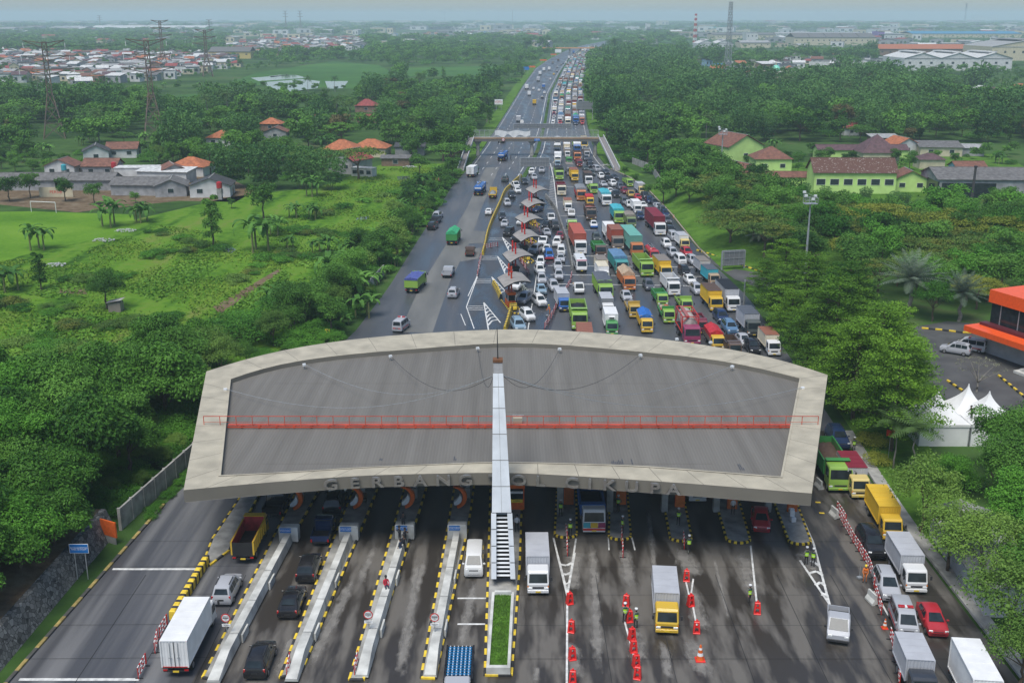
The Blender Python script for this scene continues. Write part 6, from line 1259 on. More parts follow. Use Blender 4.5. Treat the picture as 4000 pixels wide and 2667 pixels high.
treep('broad',2400,215,150,'massive dark tree right of the far overpass'); treep('umbrella',2470,220,160,'broad dark crowned tree right of the far overpass','broad'); treep('broad',2120,205,140,'group of dark trees left of the far overpass'); treep('broad',2060,210,150,'dark tree standing left of the far overpass')
def far_fill(y0,y1,n,seed,hw,hh):
 rr = random.Random(seed)
 for _ in range(n):
  y = y0 + (y1 - y0) * rr.random(); x = rr.uniform(-.56,.56) * y
  if interp(LEFT,y) - 8 < x < interp(RIGHT,y) + 8 and y < 2340 or any(inside((x,y),e) for e in EXCL): continue
  w = math.sin(x * .004 + y * .0023) + math.sin(x * .0017 - y * .0031 + 2)
  if w < -.55 and rr.random() < .85: continue
  tree('broad',x,y,rr.uniform(*hh))
  TREES[-1] = TREES[-1][:9] + (rr.uniform(*hw),)
far_fill(1250,2000,2300,31,(1.2,1.7),(7,15)); far_fill(2000,4200,3400,32,(1.8,3),(8,17)); far_fill(4200,9500,2600,33,(3,7),(9,26))
# --- build them: near ones one by one, the distant rest of the wood as one mass
TREES.sort(key=lambda t: t[0] if not t[7] else 0)
cnt = {}; mass = []
WHERE = lambda x,y: ('left of the highway' if x < interp(LEFT,y) else 'right of the highway')
def zone(x,y):
 if y < 135 and x < 0: return 'in the dense wood left of the toll canopy'
 if y < 330 and x < 0: return 'in the hedge between meadow and left carriageway' if x > interp(LEFT,y) - 25 else 'beside the meadow on the left'
 if y < 130: return 'beside the sheds and tents on the right'
 if y < 330: return 'in the wood between the jam and the school'
 return 'in the far wood ' + WHERE(x,y)
ADJ = {'broad': 'rounded broadleaf tree','big': 'dark tree with long glossy leaves','layer': 'green tree with flat tiered branches','umbrella': 'flat topped umbrella tree','bamboo': 'feathery bamboo clump','shrub': 'low rounded shrub','vine': 'bright vine covered bush','slim': 'tall slender leafy tree','olive': 'fine leaved grey green tree','bare': 'sparse tree','coconut': 'coconut palm with drooping fronds','silver': 'silver palm','areca': 'areca palm','banana': 'banana plant with big pale leaves'}
LFA = {'yellow': 'golden ','russet': 'russet tinged ','vine': 'light green ','broad': 'dark ','olive': ''}
LIM = {'broad': 290,'bamboo': 200,'vine': 250,'umbrella': 200,'slim': 200,'olive': 200,'banana': 200,'big': 250}
for d,k,x,y,z,h,yaw,lab,lf,sq in TREES:
 vis = abs(x) < .52 * y + 14
 if not vis and not lab: continue
 cnt[k] = cnt.get(k,0) + 1
 if lab or (cnt[k] <= LIM.get(k,200) and d < 900):
  lod = 2.2 if d < 190 else 1.2 if d < 260 else (.6 if d < 500 else .4); var = cnt[k] % (4 if k in ('broad','big','vine') else 3)
  cm,tm,_ = tree_mesh(k,var,lod,lf); s = h / KIND[k][3]
  zn = zone(x,y)
  o = thing(KIND[k][0],lab or (LFA.get(lf,'') if lf else '') + ADJ[k] + ' ' + zn,KIND[k][2],(x,y,z),yaw,None if lab else f'{ADJ[k]}s {zn}')
  o.scale = (s * sq * random.uniform(.92,1.12),s * sq * random.uniform(.92,1.12),s)
  for nm,me in (('crown',cm),('trunk',tm)): q = bpy.data.objects.new(nm,me); C.objects.link(q); q.parent = o
 else: mass.append((k,x,y,z,h,yaw,lf,sq,d))
def bake_mass(name,items):
 """the far woods as a single mass of leaves"""
 by = {}
 for k,x,y,z,h,yaw,lf,sq,d in items:
  _,_,V_ = tree_mesh(k,int(x) % 3,.3 if d < 800 else (.11 if d < 1700 else .045 if d < 4200 else .03),lf); s = h / KIND[k][3]; c,sn = math.cos(yaw),math.sin(yaw)
  P = V_ * np.array([s * sq,s * sq,s]); P = np.stack([P[:,0] * c - P[:,1] * sn + x,P[:,0] * sn + P[:,1] * c + y,P[:,2] + z],1); by.setdefault(lf or KIND[k][1],[]).append(P)
 mats = [LM[m_] for m_ in by]; Vs = [np.concatenate(v) for v in by.values()]; idx = np.concatenate([np.full(len(v) // 4,i) for i,v in enumerate(Vs)]); Vv = np.concatenate(Vs)
 o = obj(name,np_mesh(name,Vv,len(Vv) // 4,mats,idx)); o['kind'] = 'stuff'; o['label'] = 'distant woods stretching to the hazy horizon'; o['category'] = 'wood'
 print('mass',name,len(Vv) // 4)
bake_mass('distant_wood',mass)
# tall grass of the meadow and the bank
def grass(name,polys,n,hgt,mt,seed,lab):
 g = np.random.default_rng(seed); out = []
 for p in polys:
  P = [(q.x,q.y) for q in GP(*p)] if not isinstance(p[0][0],float) else p
  x0,x1 = min(q[0] for q in P),max(q[0] for q in P); y0,y1 = min(q[1] for q in P),max(q[1] for q in P); k = 0
  pts = np.stack([g.uniform(x0,x1,n * 3),g.uniform(y0,y1,n * 3)],1)
  for a in pts:
   if inside(a,P) and k < n and math.sin(a[0] * .35 + math.sin(a[1] * .11) * 2) + math.sin(a[1] * .23 + a[0] * .07) + g.normal() * .7 > -.1: out.append(a); k += 1
 c = np.array(out); m_ = len(c); ctr = np.concatenate([c,np.full((m_,1),hgt * .35)],1); nm = g.normal(size=(m_,3)); nm[:,2] = np.abs(nm[:,2]) * .5 + .75; nm /= np.linalg.norm(nm,axis=1,keepdims=True)
 ax = g.normal(size=(m_,3)); ax[:,2] = 1.0; V_ = quads(ctr,nm,ax,hgt * (1 + g.random(m_)),hgt * (.5 + .5 * g.random(m_)))
 o = obj(name,np_mesh(name,V_,m_,[mt])); o['kind'] = 'stuff'; o['label'] = lab; o['category'] = 'grass'
grass('meadow_grass',[[(-80,1030),(300,990),(620,880),(1000,930),(1250,760),(1500,660),(1760,650),(1660,800),(1560,930),(1400,1080),(1230,1180),(950,1380),(400,1480),(-400,1500)]],30000,.4,leaf_mat('meadow grass blades',(.06,.155,.012),(.20,.31,.035)),3,'long bright grass growing over the meadow')
CL = leaf_mat('crop leaves',(.05,.155,.012),(.18,.34,.04))
def crop(pts,n,hgt,mt,lab):
 """planted rows between two edges"""
 a,b_,c,d = [np.array(q) for q in GP(*pts)]; g = np.random.default_rng(len(lab)); out = []
 for i in range(n):
  f = (i + .5) / n; p,q = a + (d - a) * f,b_ + (c - b_) * f; k = int(np.linalg.norm(q - p) / .45); t = np.linspace(0,1,k)[:,None]; out.append(p + (q - p) * t + g.normal(size=(k,3)) * [.14,.14,0])
 P = np.concatenate(out); m_ = len(P); P[:,2] = hgt * .5; nm = g.normal(size=(m_,3)) * .5 + [0,0,1]; nm /= np.linalg.norm(nm,axis=1,keepdims=True)
 o = obj('crop_rows',np_mesh('crop_rows',quads(P,nm,g.normal(size=(m_,3)),hgt * (1.2 + g.random(m_)),hgt * (.8 + g.random(m_))),m_,[mt])); o['kind'] = 'stuff'; o['label'] = lab; o['category'] = 'crop'
crop([(-60,1420),(200,1210),(420,1250),(260,1470)],18,.45,CL,'low pale crop rows at the lower left of the meadow'); crop([(880,1215),(1100,1060),(1140,1075),(1000,1200)],7,.4,CL,'young crop rows beside the bare beds'); crop([(470,1130),(760,1010),(860,1040),(620,1180)],14,.4,CL,'rows of olive green crop in the middle of the meadow'); crop([(1150,1040),(1330,930),(1420,950),(1290,1060)],10,.45,CL,'rows of green crop near the roadside hedge'); crop([(100,1150),(330,1060),(440,1075),(230,1170)],10,.4,CL,'rows of crop near the left slender tree')
# ---------------------------------------------------------------- houses, halls, towers
def roof_mat(name,c): return mat(name,c,rough=.85,var=.35,scale=1.1,bump=.35,bscale=6,detail=6)
RM = {'orange': roof_mat('orange clay tiles',(.36,.12,.05)),'brown': roof_mat('brown mossy tiles',(.17,.075,.05)),'red': roof_mat('maroon tiles',(.24,.05,.045)),'grey': roof_mat('grey fibre cement sheet',(.13,.125,.12)),'dark': roof_mat('dark sheet roof',(.05,.052,.055)),'white': roof_mat('white sheet roof',(.52,.52,.50)),'pale': roof_mat('pale dusty roof',(.30,.30,.29)),'purple': roof_mat('purple brown tiles',(.10,.055,.06)),'blue': roof_mat('blue sheet roof',(.03,.20,.34)),'green': roof_mat('green sheet roof',(.06,.30,.22)),'speckled': mat('speckled brown tiles',(.15,.072,.052),rough=.9,var=.3,scale=2.2,thr=(.60,.68),col2=(.36,.32,.28),bump=.3)}
WMT = {'white': mat('white wash',(.55,.55,.53),rough=.85,var=.15,scale=.6),'grey': mat('grey render',(.30,.30,.30),rough=.9,var=.25,scale=.7),'lime': mat('lime green wash',(.50,.70,.22),rough=.8,var=.10,scale=.5),'cream': mat('cream wash',(.52,.46,.32),rough=.85,var=.15,scale=.6),'blue': mat('light blue wash',(.25,.42,.55),rough=.85,var=.15),'orange': mat('orange wash',(.60,.22,.10),rough=.85),'brick': mat('bare brick',(.22,.14,.10),rough=.95,var=.3,scale=1.2),'yellow': mat('yellow wash',(.55,.42,.14),rough=.85,var=.12),'purple': mat('purple wash',(.28,.16,.42),rough=.8)}
M_pane = mat('window pane',(.03,.045,.05),rough=.15); M_frame = mat('white window frame',(.55,.55,.53),rough=.6); M_door = mat('wooden door',(.14,.08,.05),rough=.7)
TOWN = MB()
def house(px,py,w,d,h,rh,roof,wall_,rz,label,kind='gable',win=3,world=None,near=True,group=None,over=.5,auto=False,name='house',wh=1.1,ww=1.5,mass=False):
 p = Vector(world) if world else G(px,py); hw,hd = w / 2,d / 2
 wm,rm = WMT[wall_],RM[roof]; c,s = math.cos(R(rz)),math.sin(R(rz))
 p = p + Vector((-(-s) * 0,hd * 1.0,0))
 wb = MB()
 wb.box((0,0,h / 2),(w,d,h),wm)
 rb = MB(); ow,od = hw + over,hd + over; lo = h - .1
 if kind == 'gable':       # ridge along x
  for sy in (1,-1): rb.add([(-ow,sy * od,lo),(ow,sy * od,lo),(ow,0,h + rh),(-ow,0,h + rh),(-ow,sy * od,lo - .12),(ow,sy * od,lo - .12),(ow,0,h + rh - .12),(-ow,0,h + rh - .12)],[(0,1,2,3) if sy < 0 else (3,2,1,0),(4,5,6,7),(0,1,5,4),(0,3,7,4),(1,2,6,5)],rm)
  for sx in (1,-1): wb.add([(sx * hw,-hd,h),(sx * hw,hd,h),(sx * hw,0,h + rh * .9)],[(0,1,2)],wm)
 elif kind == 'front':     # ridge along y, gable to the camera
  for sx in (1,-1): rb.add([(sx * ow,-od,lo),(sx * ow,od,lo),(0,od,h + rh),(0,-od,h + rh),(sx * ow,-od,lo - .12),(sx * ow,od,lo - .12),(0,od,h + rh - .12),(0,-od,h + rh - .12)],[(0,1,2,3) if sx > 0 else (3,2,1,0),(4,5,6,7),(0,3,7,4),(1,2,6,5),(0,1,5,4)],rm)
  for sy in (1,-1): wb.add([(-hw,sy * hd,h),(hw,sy * hd,h),(0,sy * hd,h + rh * .9)],[(0,1,2)],wm)
 elif kind == 'hip':
  k = max(0,ow - od) if ow > od else 0; k2 = max(0,od - ow); B = [(-ow,-od,lo),(ow,-od,lo),(ow,od,lo),(-ow,od,lo),(-k,-k2,h + rh),(k + .01,k2,h + rh)]
  rb.add(B,[(0,1,5,4),(2,3,4,5),(1,2,5),(3,0,4),(3,2,1,0)] if ow > od else [(1,2,5,4),(3,0,4,5),(0,1,4),(2,3,5),(3,2,1,0)],rm)
 elif kind == 'shed': rb.add([(-ow,-od,h),(ow,-od,h),(ow,od,h + rh),(-ow,od,h + rh),(-ow,-od,h - .1),(ow,-od,h - .1),(ow,od,h + rh - .1),(-ow,od,h + rh - .1)],[(0,1,2,3),(7,6,5,4),(0,4,5,1),(1,5,6,2),(3,2,6,7),(0,3,7,4)],rm)
 else: rb.box((0,0,h + .1),(w + .3,d + .3,.2),rm)
 if not near:
  wb.ext(rb)
  for k in range(2): wb.box((-hw + w * (k + .5) / 2,-hd - .02,h * .5),(w * .2,.06,h * .4),M_pane)
  if mass: TOWN.ext(wb.xf(Matrix.Translation(p) @ Matrix.Rotation(R(rz),4,'Z'))); return
  return thing(name,label,'house' if name == 'house' else 'building',(p.x,p.y,0),R(rz),group,data=wb)
 t = thing(name,label,{'house': 'house','shed': 'shed','hall': 'hall','school': 'building','factory': 'factory'}.get(name,'building'),(p.x,p.y,0),R(rz),group); obj('wall',wb,t)
 if kind in ('gable','front'):
  n = int((w if kind == 'gable' else d) / .9)
 r_ = obj('roof',rb,t)
 if kind in ('gable','front','hip'):
  b = MB(); e = {'gable': ((-ow,0),(ow,0)),'front': ((0,-od),(0,od)),'hip': ((-max(0,ow - od),-max(0,od - ow)),(max(0,ow - od) + .01,max(0,od - ow)))}[kind]; b.beam((e[0][0],e[0][1],h + rh + .02),(e[1][0] + .02,e[1][1],h + rh + .02),.22,rm if kind != 'front' else M_conc,.12); obj('ridge',b,r_)
 for k in range(win):
  x = -hw + w * (k + .5) / win; zc = h * .55
  b = MB(); b.box((x,-hd - .03,zc),(min(ww,w / win * .62) + .16,.1,wh + .16),M_frame); f = obj('window',b,t); b = MB(); b.box((x,-hd - .075,zc),(min(ww,w / win * .62),.04,wh),M_pane); obj('pane',b,f)
 if win and name == 'house': b = MB(); b.box((hw + .03,hd * .2,1.0),(.08,.95,2.0),M_door); obj('door',b,t)
 return t
H_ = house
# left settlement
H_(60,745,28,6,3,1.6,'grey','grey',0,'long grey roofed shed at the left edge behind the trees','gable',0,name='shed'); H_(330,745,16,7,3,1.6,'grey','grey',0,'grey sheet roofed shed beside the painted wall','gable',0,name='shed'); H_(235,690,9,7,3.2,2.0,'brown','white',0,'white house with brown gable and blue water tank','front',2); H_(390,690,10,7,3.2,1.9,'brown','grey',0,'house with mossy brown roof behind grey sheds','gable',2)
H_(360,632,8,9,3.4,2.0,'dark','white',18,'white gabled house with black roof on the left','front',1); H_(470,618,10,8,3.2,1.9,'brown','white',8,'white house with dark brown roof right of the black roof','gable',2); H_(545,765,15,8,3.0,1.5,'grey','grey',-4,'grey concrete shed with grey roof, second from the white house','gable',0,name='shed')
H_(540,700,14,6,3.2,.5,'white','white',5,'flat white roofed shed between grey roofs','flat',0,name='shed'); H_(640,715,15,7,3.3,.6,'white','white',-8,'long white roofed workshop in the left settlement','shed',0,name='shed'); H_(655,770,8,9,3.0,1.7,'grey','grey',12,'grey concrete house with gable beside the white gabled house','front',1); H_(815,772,10.5,9,3.2,2.0,'dark','white',6,'pale grey house with white gable edges and red water tank','front',2)
H_(735,690,11,9,3.0,2.4,'orange','white',-8,'house with orange tiled roof behind the white workshop','hip',1); H_(660,710,9,8,3.0,2.0,'brown','grey',25,'house with brown and orange tiles left of the orange roof','front',1); H_(860,572,10,9,3.2,2.3,'orange','white',0,'white house with orange hipped roof among trees','hip',2)
H_(1055,512,9,8,3,2.2,'orange','brick',0,'small orange roofed house above the bamboo','hip',1); H_(1075,545,9,7,3,1.8,'brown','grey',0,'brown gabled house above the bamboo','front',1); H_(1190,478,8,7,3,2,'orange','white',0,'tiny orange roof peeping from the trees','hip',1); H_(1430,440,11,9,3.4,3,'red','brick',0,'tall red brown roofed house in the trees left of the road','hip',1); H_(1440,492,10,7,3,1.8,'red','brick',0,'maroon roofed house left of the road','gable',1)
H_(1330,625,12,10,3.4,2.9,'orange','cream',-6,'orange roofed house behind the maroon roof','hip',1); H_(1445,615,12,9,3.2,2.6,'orange','cream',-6,'orange roofed house with green trim','hip',1); H_(1360,680,9.5,10,4.2,2.9,'red','grey',-30,'grey gabled house with maroon roof and white terrace','front',2); H_(1420,690,7,3,2.4,.3,'white','white',-20,'white terrace with white posts beside the grey gable','flat',3,name='shed'); H_(1545,650,9,4,2.6,.6,'grey','brick',0,'roadside stall with grey sheet roof and brick wall','shed',1,name='shed'); H_(1600,608,10,6,3,.8,'dark','grey',0,'dark flat roofed shed among the roadside trees','shed',0,name='shed')
H_(420,450,20,5,2.6,.6,'grey','grey',12,'ruined grey concrete enclosure among the left trees','flat',0,name='shed')
b = MB(); p = G(215,772); b.box((0,0,1.3),(9,.2,2.6),WMT['cream']); t = thing('painted_wall','low white wall with red painted letters behind the goal','wall',(p.x,p.y + 1,0),data=b); sign_text(t,'PERSIB',1.15,(0,-.12,1.3),M_redtxt)
p,q = G(123,828),G(220,832); b = MB(); b.cyl((p.x,p.y,0),(p.x,p.y,2.6),.08,.08,M_white,8); b.cyl((q.x,q.y,0),(q.x,q.y,2.6),.08,.08,M_white,8); b.cyl((p.x,p.y,2.6),(q.x,q.y,2.6),.08,.08,M_white,8); thing('goal','white goal posts at the far end of the sports pitch','goal',data=b)
for px,py,c,lab in ((857,735,'red','red water tank on the pale grey house'),(250,665,'turquoise','blue water tank beside the white brown roofed house'),(445,655,'red','small red water tank behind the brown roofs')):
 p = G(px,py,3.0); b = MB(); b.cyl((0,0,0),(0,0,1.5),.75,.75,paint(c),16); b.cyl((0,0,1.5),(0,0,1.75),.75,.3,paint(c),16); b.box((0,0,-1.5),(1.2,1.2,3.0),M_conc); thing('water_tank',lab,'water tank',(p.x,p.y,3.0),data=b)
p = G(455,1215); b = MB(); b.box((0,0,.8),(2.0,1.6,1.6),dull('taupe')); b.add([(-1.3,-1.1,1.6),(1.3,-1.1,2.1),(1.3,1.1,2.1),(-1.3,1.1,1.6)],[(0,1,2,3)],M_conc); thing('hut','tiny tin hut under the bushy meadow tree','hut',(p.x,p.y,0),data=b)
rr = random.Random(4)
for (px,py,lab) in ((405,942,'heap of pale rubbish at the pitch corner'),(490,905,'small rubbish heap below the banana plants'),(1600,655,'white rubbish beside the roadside stall'),(215,1040,'scattered rubbish at the meadow edge'),(2370,650,'heap of pale stones at the foot of the footbridge ramp')):
 p = G(px,py); b = MB()
 for _ in range(70): s = rr.uniform(.1,.35); a = rr.uniform(0,6.28); r = 1.7 * math.sqrt(rr.random()); b.box((r * math.cos(a) * 1.4,r * math.sin(a),s / 2 + .5 * max(0,1 - r / 2.2)),(s,s * .8,s * .6),mat('litter ' + rr.choice('abc'),rr.choice([(.5,.5,.48),(.3,.28,.25),(.42,.4,.42)])),rr.uniform(0,3))
 thing('rubbish_heap' if 'rubbish' in lab else 'stone_heap',lab,'heap',(p.x,p.y,0),data=b)
# the lime green school
H_(3338,757,22,9,5.8,3.4,'speckled','lime',-2,'long lime green school hall with speckled brown roof and a row of windows','gable',6,name='school',wh=1.5,ww=2.5); H_(3560,750,9.5,8,3.4,2.4,'brown','lime',-4,'low lime green wing with brown gable right of the school hall','front',2,name='school'); H_(2880,650,13,14,6.4,3.6,'brown','lime',22,'two storey lime green house with red brown gable, leftmost by the floodlight','front',1,name='school'); H_(3020,680,11,10,4.6,3.2,'brown','lime',0,'lime green pavilion with hipped red brown roof','hip',2,name='school'); H_(2900,715,9,12,3.2,2.2,'brown','lime',24,'low red brown roof in front of the two storey green house','front',0,name='school')
H_(3060,735,22,5,3.2,1.2,'brown','lime',-3,'low brown roofed corridor left of the school hall','gable',0,name='school'); H_(3370,625,30,7,3.4,1.4,'purple','lime',0,'long low purple brown roof behind the school hall','gable',0,name='school'); H_(3440,640,12,12,3.6,5.4,'purple','cream',0,'pyramid shaped purple brown roof behind the school hall','hip',0,name='school'); H_(3535,605,9,10,3.4,2.4,'orange','white',10,'white gabled house with orange roof behind the school','front',1); H_(3680,612,14,8,3.2,1.4,'grey','cream',-6,'cream house with patched grey roof behind the school','shed',2); H_(3790,610,10,6,2.8,.8,'pale','grey',-12,'open lean-to with pale sheets right of the patched roof','shed',0,name='shed'); H_(3790,690,9,6,2.8,1.5,'brown','blue',3,'small brown roofed house with pale blue gable','gable',1); H_(3640,660,8,6,3,1.6,'purple','cream',0,'open pavilion with purple brown roof beside the school','hip',0,name='shed'); H_(3460,570,10,7,3,.8,'pale','brick',0,'pale sheet roof left of the orange gable','shed',0,name='shed')
H_(3325,530,6,6,3,2,'red','white',0,'tiny pink brown gable in the wood above the school','gable',1)
hall = H_(4010,775,46,15,5.0,2.2,'grey','grey',-3,'long grey roofed open hall at the right edge below the school','gable',0,name='hall')
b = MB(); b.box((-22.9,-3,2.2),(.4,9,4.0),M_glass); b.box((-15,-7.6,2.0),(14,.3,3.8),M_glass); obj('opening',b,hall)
p = G(3795,790); b = MB(); b.cyl((0,0,0),(0,0,9),.35,.3,mat('dark flue',(.05,.045,.045),rough=.7),12); b.cyl((0,0,9),(0,0,9.4),.45,.45,M_chassis,12); thing('chimney','dark steel flue standing before the grey hall','chimney',(p.x,p.y,0),data=b)
# small houses further off, right
for k,(px,py,w,rf,wl_,kd) in enumerate([(3785,372,14,'grey','grey','flat'),(3850,385,12,'white','white','front'),(3905,392,14,'purple','brick','gable'),(3965,390,12,'pale','white','gable'),(3870,400,12,'pale','cream','hip'),(3995,375,14,'orange','white','hip')]):
 H_(px,py,w,11,4,3,rf,wl_,(k * 13) % 20 - 10,['grey box shaped house','white gabled house with white roof','house with purple brown roof','house with pale patched roof','cream house with pale hipped roof','orange roofed house'][k] + ' in the hamlet at the right edge',kd,2)
for k,(px,py,w,rf,wl_,kd,lab) in enumerate([(2860,330,11,'orange','brick','hip','orange roofed house at the foot of the tall lattice mast'),(2945,305,12,'orange','white','front','orange gabled house left of the mosque'),(2790,322,16,'brown','brick','gable','brown brick house left of the tall lattice mast'),(3090,290,9,'orange','white','front','white house with orange gable right of the mosque'),(2815,268,10,'blue','blue','flat','bright blue box left of the tall lattice mast'),(3320,248,14,'red','blue','front','small blue gable in front of the long pale wall'),(3150,225,12,'pale','cream','flat','cream house between trees below the factories'),(2870,215,20,'grey','cream','flat','cream flat building below the twin white gables'),(3040,235,26,'pale','white','flat','pale low building below the factories')]):
 H_(px,py,w,10,4,2.6,rf,wl_,0,lab,kd,1,name='house')
p = G(3035,318); t = thing('mosque','small mosque with a mint green dome above the trees','mosque',(p.x,p.y,0)); b = MB(); b.box((0,6,4),(26,10,6.5),WMT['cream']); b.box((0,6,6.8),(27,11,.6),WMT['white']); obj('wall',b,t); b = MB(); rg = [[(3.6 * math.cos(e) * math.cos(a),6 + 3.6 * math.cos(e) * math.sin(a),7 + 4.6 * math.sin(e)) for a in np.linspace(0,6.283,21)[:-1]] for e in (0,.3,.6,.9,1.2,1.45)]; b.loft(rg,mat('mint green dome',(.20,.62,.45),rough=.4)); b.cyl((0,6,11.5),(0,6,13.5),.15,.05,M_yel); obj('dome',b,t,smooth=60)
# factories on the right
def factory(x0,x1,base,h_m,d,roof,wall_,label,n=1,rh=3.0,kind='gable'):
 p,q = G(x0,base),G(x1,base); w = q.x - p.x; t = thing('factory',label,'factory',((p.x + q.x) / 2,p.y,0),0); wb,rb = MB(),MB()
 wb.box((0,d / 2,h_m / 2),(w,d,h_m),WMT[wall_]); bw = w / n
 for k in range(n):
  xa = -w / 2 + bw * k; xb = xa + bw
  if kind == 'front':
   for s_ in (0,1):
    xe = xa if s_ == 0 else xb; xm = (xa + xb) / 2; rb.add([(xe,-.8,h_m),(xe,d + .8,h_m),(xm,d + .8,h_m + rh),(xm,-.8,h_m + rh)],[(0,1,2,3)],RM[roof])
   wb.add([(xa,0,h_m),(xb,0,h_m),((xa + xb) / 2,0,h_m + rh)],[(0,1,2)],WMT[wall_]); rb.box(((xa + xb) / 2,d / 2,h_m + rh + .5),(bw * .25,d * .8,1.0),RM[roof])
  else:
   rb.add([(xa + .4,-1,h_m),(xb - .4,-1,h_m),(xb - .4,d / 2,h_m + rh),(xa + .4,d / 2,h_m + rh),(xb - .4,d + 1,h_m),(xa + .4,d + 1,h_m)],[(0,1,2,3),(3,2,4,5)],RM[roof])
 obj('wall',wb,t); obj('roof',rb,t); b = MB()
 for k in range(max(3,int(w / 9))): b.box((-w / 2 + w * (k + .5) / max(3,int(w / 9)),-.03,h_m * .62),(2.2,.1,h_m * .16),M_pane)
 obj('window',b,t); b = MB(); b.box((0,-.15,h_m - .3),(w,.3,.6),WMT['grey']); obj('gutter',b,t); return t
factory(3530,3950,277,11,60,'white','white','large white factory with three ridged roofs on the right',3,4.5,'front'); factory(3870,4150,238,15,80,'pale','cream','cream factory hall with pale gable at the right edge',1,7,'front'); factory(3430,3800,222,9,60,'orange','brick','long low hall with orange brown roof behind the white factory',1,5)
factory(3100,3420,178,13,60,'grey','cream','long white factory with grey blue striped roof panels',5,7); factory(2725,2865,192,8,50,'white','white','white factory with twin gables beside the red white mast',2,5,'front'); factory(2890,3010,188,8,40,'pale','cream','cream low factory right of the twin gables',1,3); factory(2915,2960,165,18,40,'white','white','white square office block among the factories',1,.3); factory(2780,3030,155,10,60,'grey','cream','long grey roofed factory behind the office block',1,4); factory(3030,3370,148,9,60,'pale','white','pale factory line at the back of the factory district',1,3)
factory(3430,3530,163,14,50,'pale','white','white factory block right of the purple tower',1,1); factory(3428,3452,163,19,40,'purple','purple','purple stair tower among the factories',1,.3); factory(2770,2930,125,9,90,'green','cream','green roofed hall behind the factories',1,8,'front'); factory(3560,3990,148,9,90,'blue','cream','dark blue roofed hall far right',2,5); factory(3450,3700,118,8,120,'pale','white','distant white hall on the right',1,4); factory(3805,3900,80,70,120,'grey','cream','hazy tall block on the horizon at the right',1,.5)
factory(2475,2540,137,16,40,'white','white','white slab building right of the far overpass',1,.2); factory(2525,2540,137,30,30,'white','white','white tower of the slab building right of the far overpass',1,.2); factory(350,800,124,11,120,'white','white','long white factory roof far left',2,8); factory(190,330,128,14,100,'pale','cream','pale warehouse far left',1,4); factory(920,1050,62,60,200,'grey','grey','hazy wide block on the left horizon',1,1); factory(1680,1760,72,40,150,'white','white','hazy white block near the left horizon',1,1); factory(355,405,58,60,150,'grey','grey','hazy tower block on the left horizon',1,1); factory(0,120,128,14,90,'grey','grey','grey hall at the far left edge',1,3); factory(815,980,230,8,30,'grey','yellow','yellow school with long grey roof in the far town',1,5); factory(830,905,257,8,20,'dark','blue','blue grey two storey house with white windows in the far town',1,.5); factory(825,855,258,9,20,'orange','orange','orange house in the far town',1,.3)
p,q = G(3160,262),G(3490,266); wall(p,q,5,.5,'long pale factory boundary wall before the white factory',WMT['white'],seg=8)
# the town on the left, house by house
rh_ = random.Random(9); cols = ['pale','pale','white','red','grey','grey','brown','purple','white','dark','orange']; n_ = 0
CW_ = {'pale': 'pale','white': 'white','orange': 'orange','red': 'maroon','grey': 'grey','brown': 'brown','purple': 'purple brown','dark': 'dark'}
for (poly,step,lab) in (([(-60,322),(-60,190),(300,185),(640,205),(920,222),(930,262),(780,290),(560,328),(300,335)],13.5,'in the crowded town on the left'),([(780,215),(960,165),(1250,150),(1440,158),(1420,195),(1150,215),(950,225)],19,'in the farther town left of the highway'),([(0,185),(0,120),(700,125),(900,160),(700,190)],42,'in the hazy outskirts on the left'),([(1450,140),(2100,115),(2150,135),(1600,155)],48,'scattered in the hazy plain left of the highway'),([(2150,118),(2500,108),(2700,128),(2300,135)],60,'scattered in the hazy plain beyond the overpass'),([(2720,250),(3350,215),(3500,250),(3300,280),(2800,300)],26,'between the trees below the factories')):
 P = [(v.x,v.y) for v in GP(*poly)]; x0,x1,y0,y1 = min(a[0] for a in P),max(a[0] for a in P),min(a[1] for a in P),max(a[1] for a in P); y = y0
 while y < y1:
  x = x0
  while x < x1:
   px,py = x + rh_.uniform(-5,5),y + rh_.uniform(-5,5); x += step * rh_.uniform(.8,1.3)
   if inside((px,py),P) and rh_.random() < .78:
    c_ = rh_.choice(cols); H_(0,0,rh_.uniform(7,13),rh_.uniform(6,11),rh_.uniform(3,6.5),rh_.uniform(1,2.4),c_,rh_.choice(['white','white','grey','cream','brick','blue' if rh_.random() < .2 else 'white']),rh_.uniform(-25,25),f'house with {CW_[c_]} roof {lab}',rh_.choice(['gable','front','hip','flat','shed']),world=(px,py,0),near=False,group=f'houses {lab}',mass=n_ >= 215 and rh_.random() < .93); n_ += 1
  y += step * 1.05
for _ in range(420):
 y = 1700 + 5200 * rh_.random() ** 1.4; x = rh_.uniform(-.5,.5) * y; k = y / 2000
 if not interp(LEFT,y) - 30 < x < interp(RIGHT,y) + 30: H_(0,0,rh_.uniform(10,34) * k,rh_.uniform(10,26) * k,rh_.uniform(5,11) * k ** .8,rh_.uniform(1,3),rh_.choice(['pale','white','grey','pale','red','brown']),rh_.choice(['white','cream','grey']),rh_.uniform(-30,30),'',rh_.choice(['flat','gable','front']),world=(x,y,0),near=False,mass=True)
o = struct('distant_town',TOWN,'stuff'); o['label'] = 'countless small houses of the distant town fading into haze'; o['category'] = 'town'
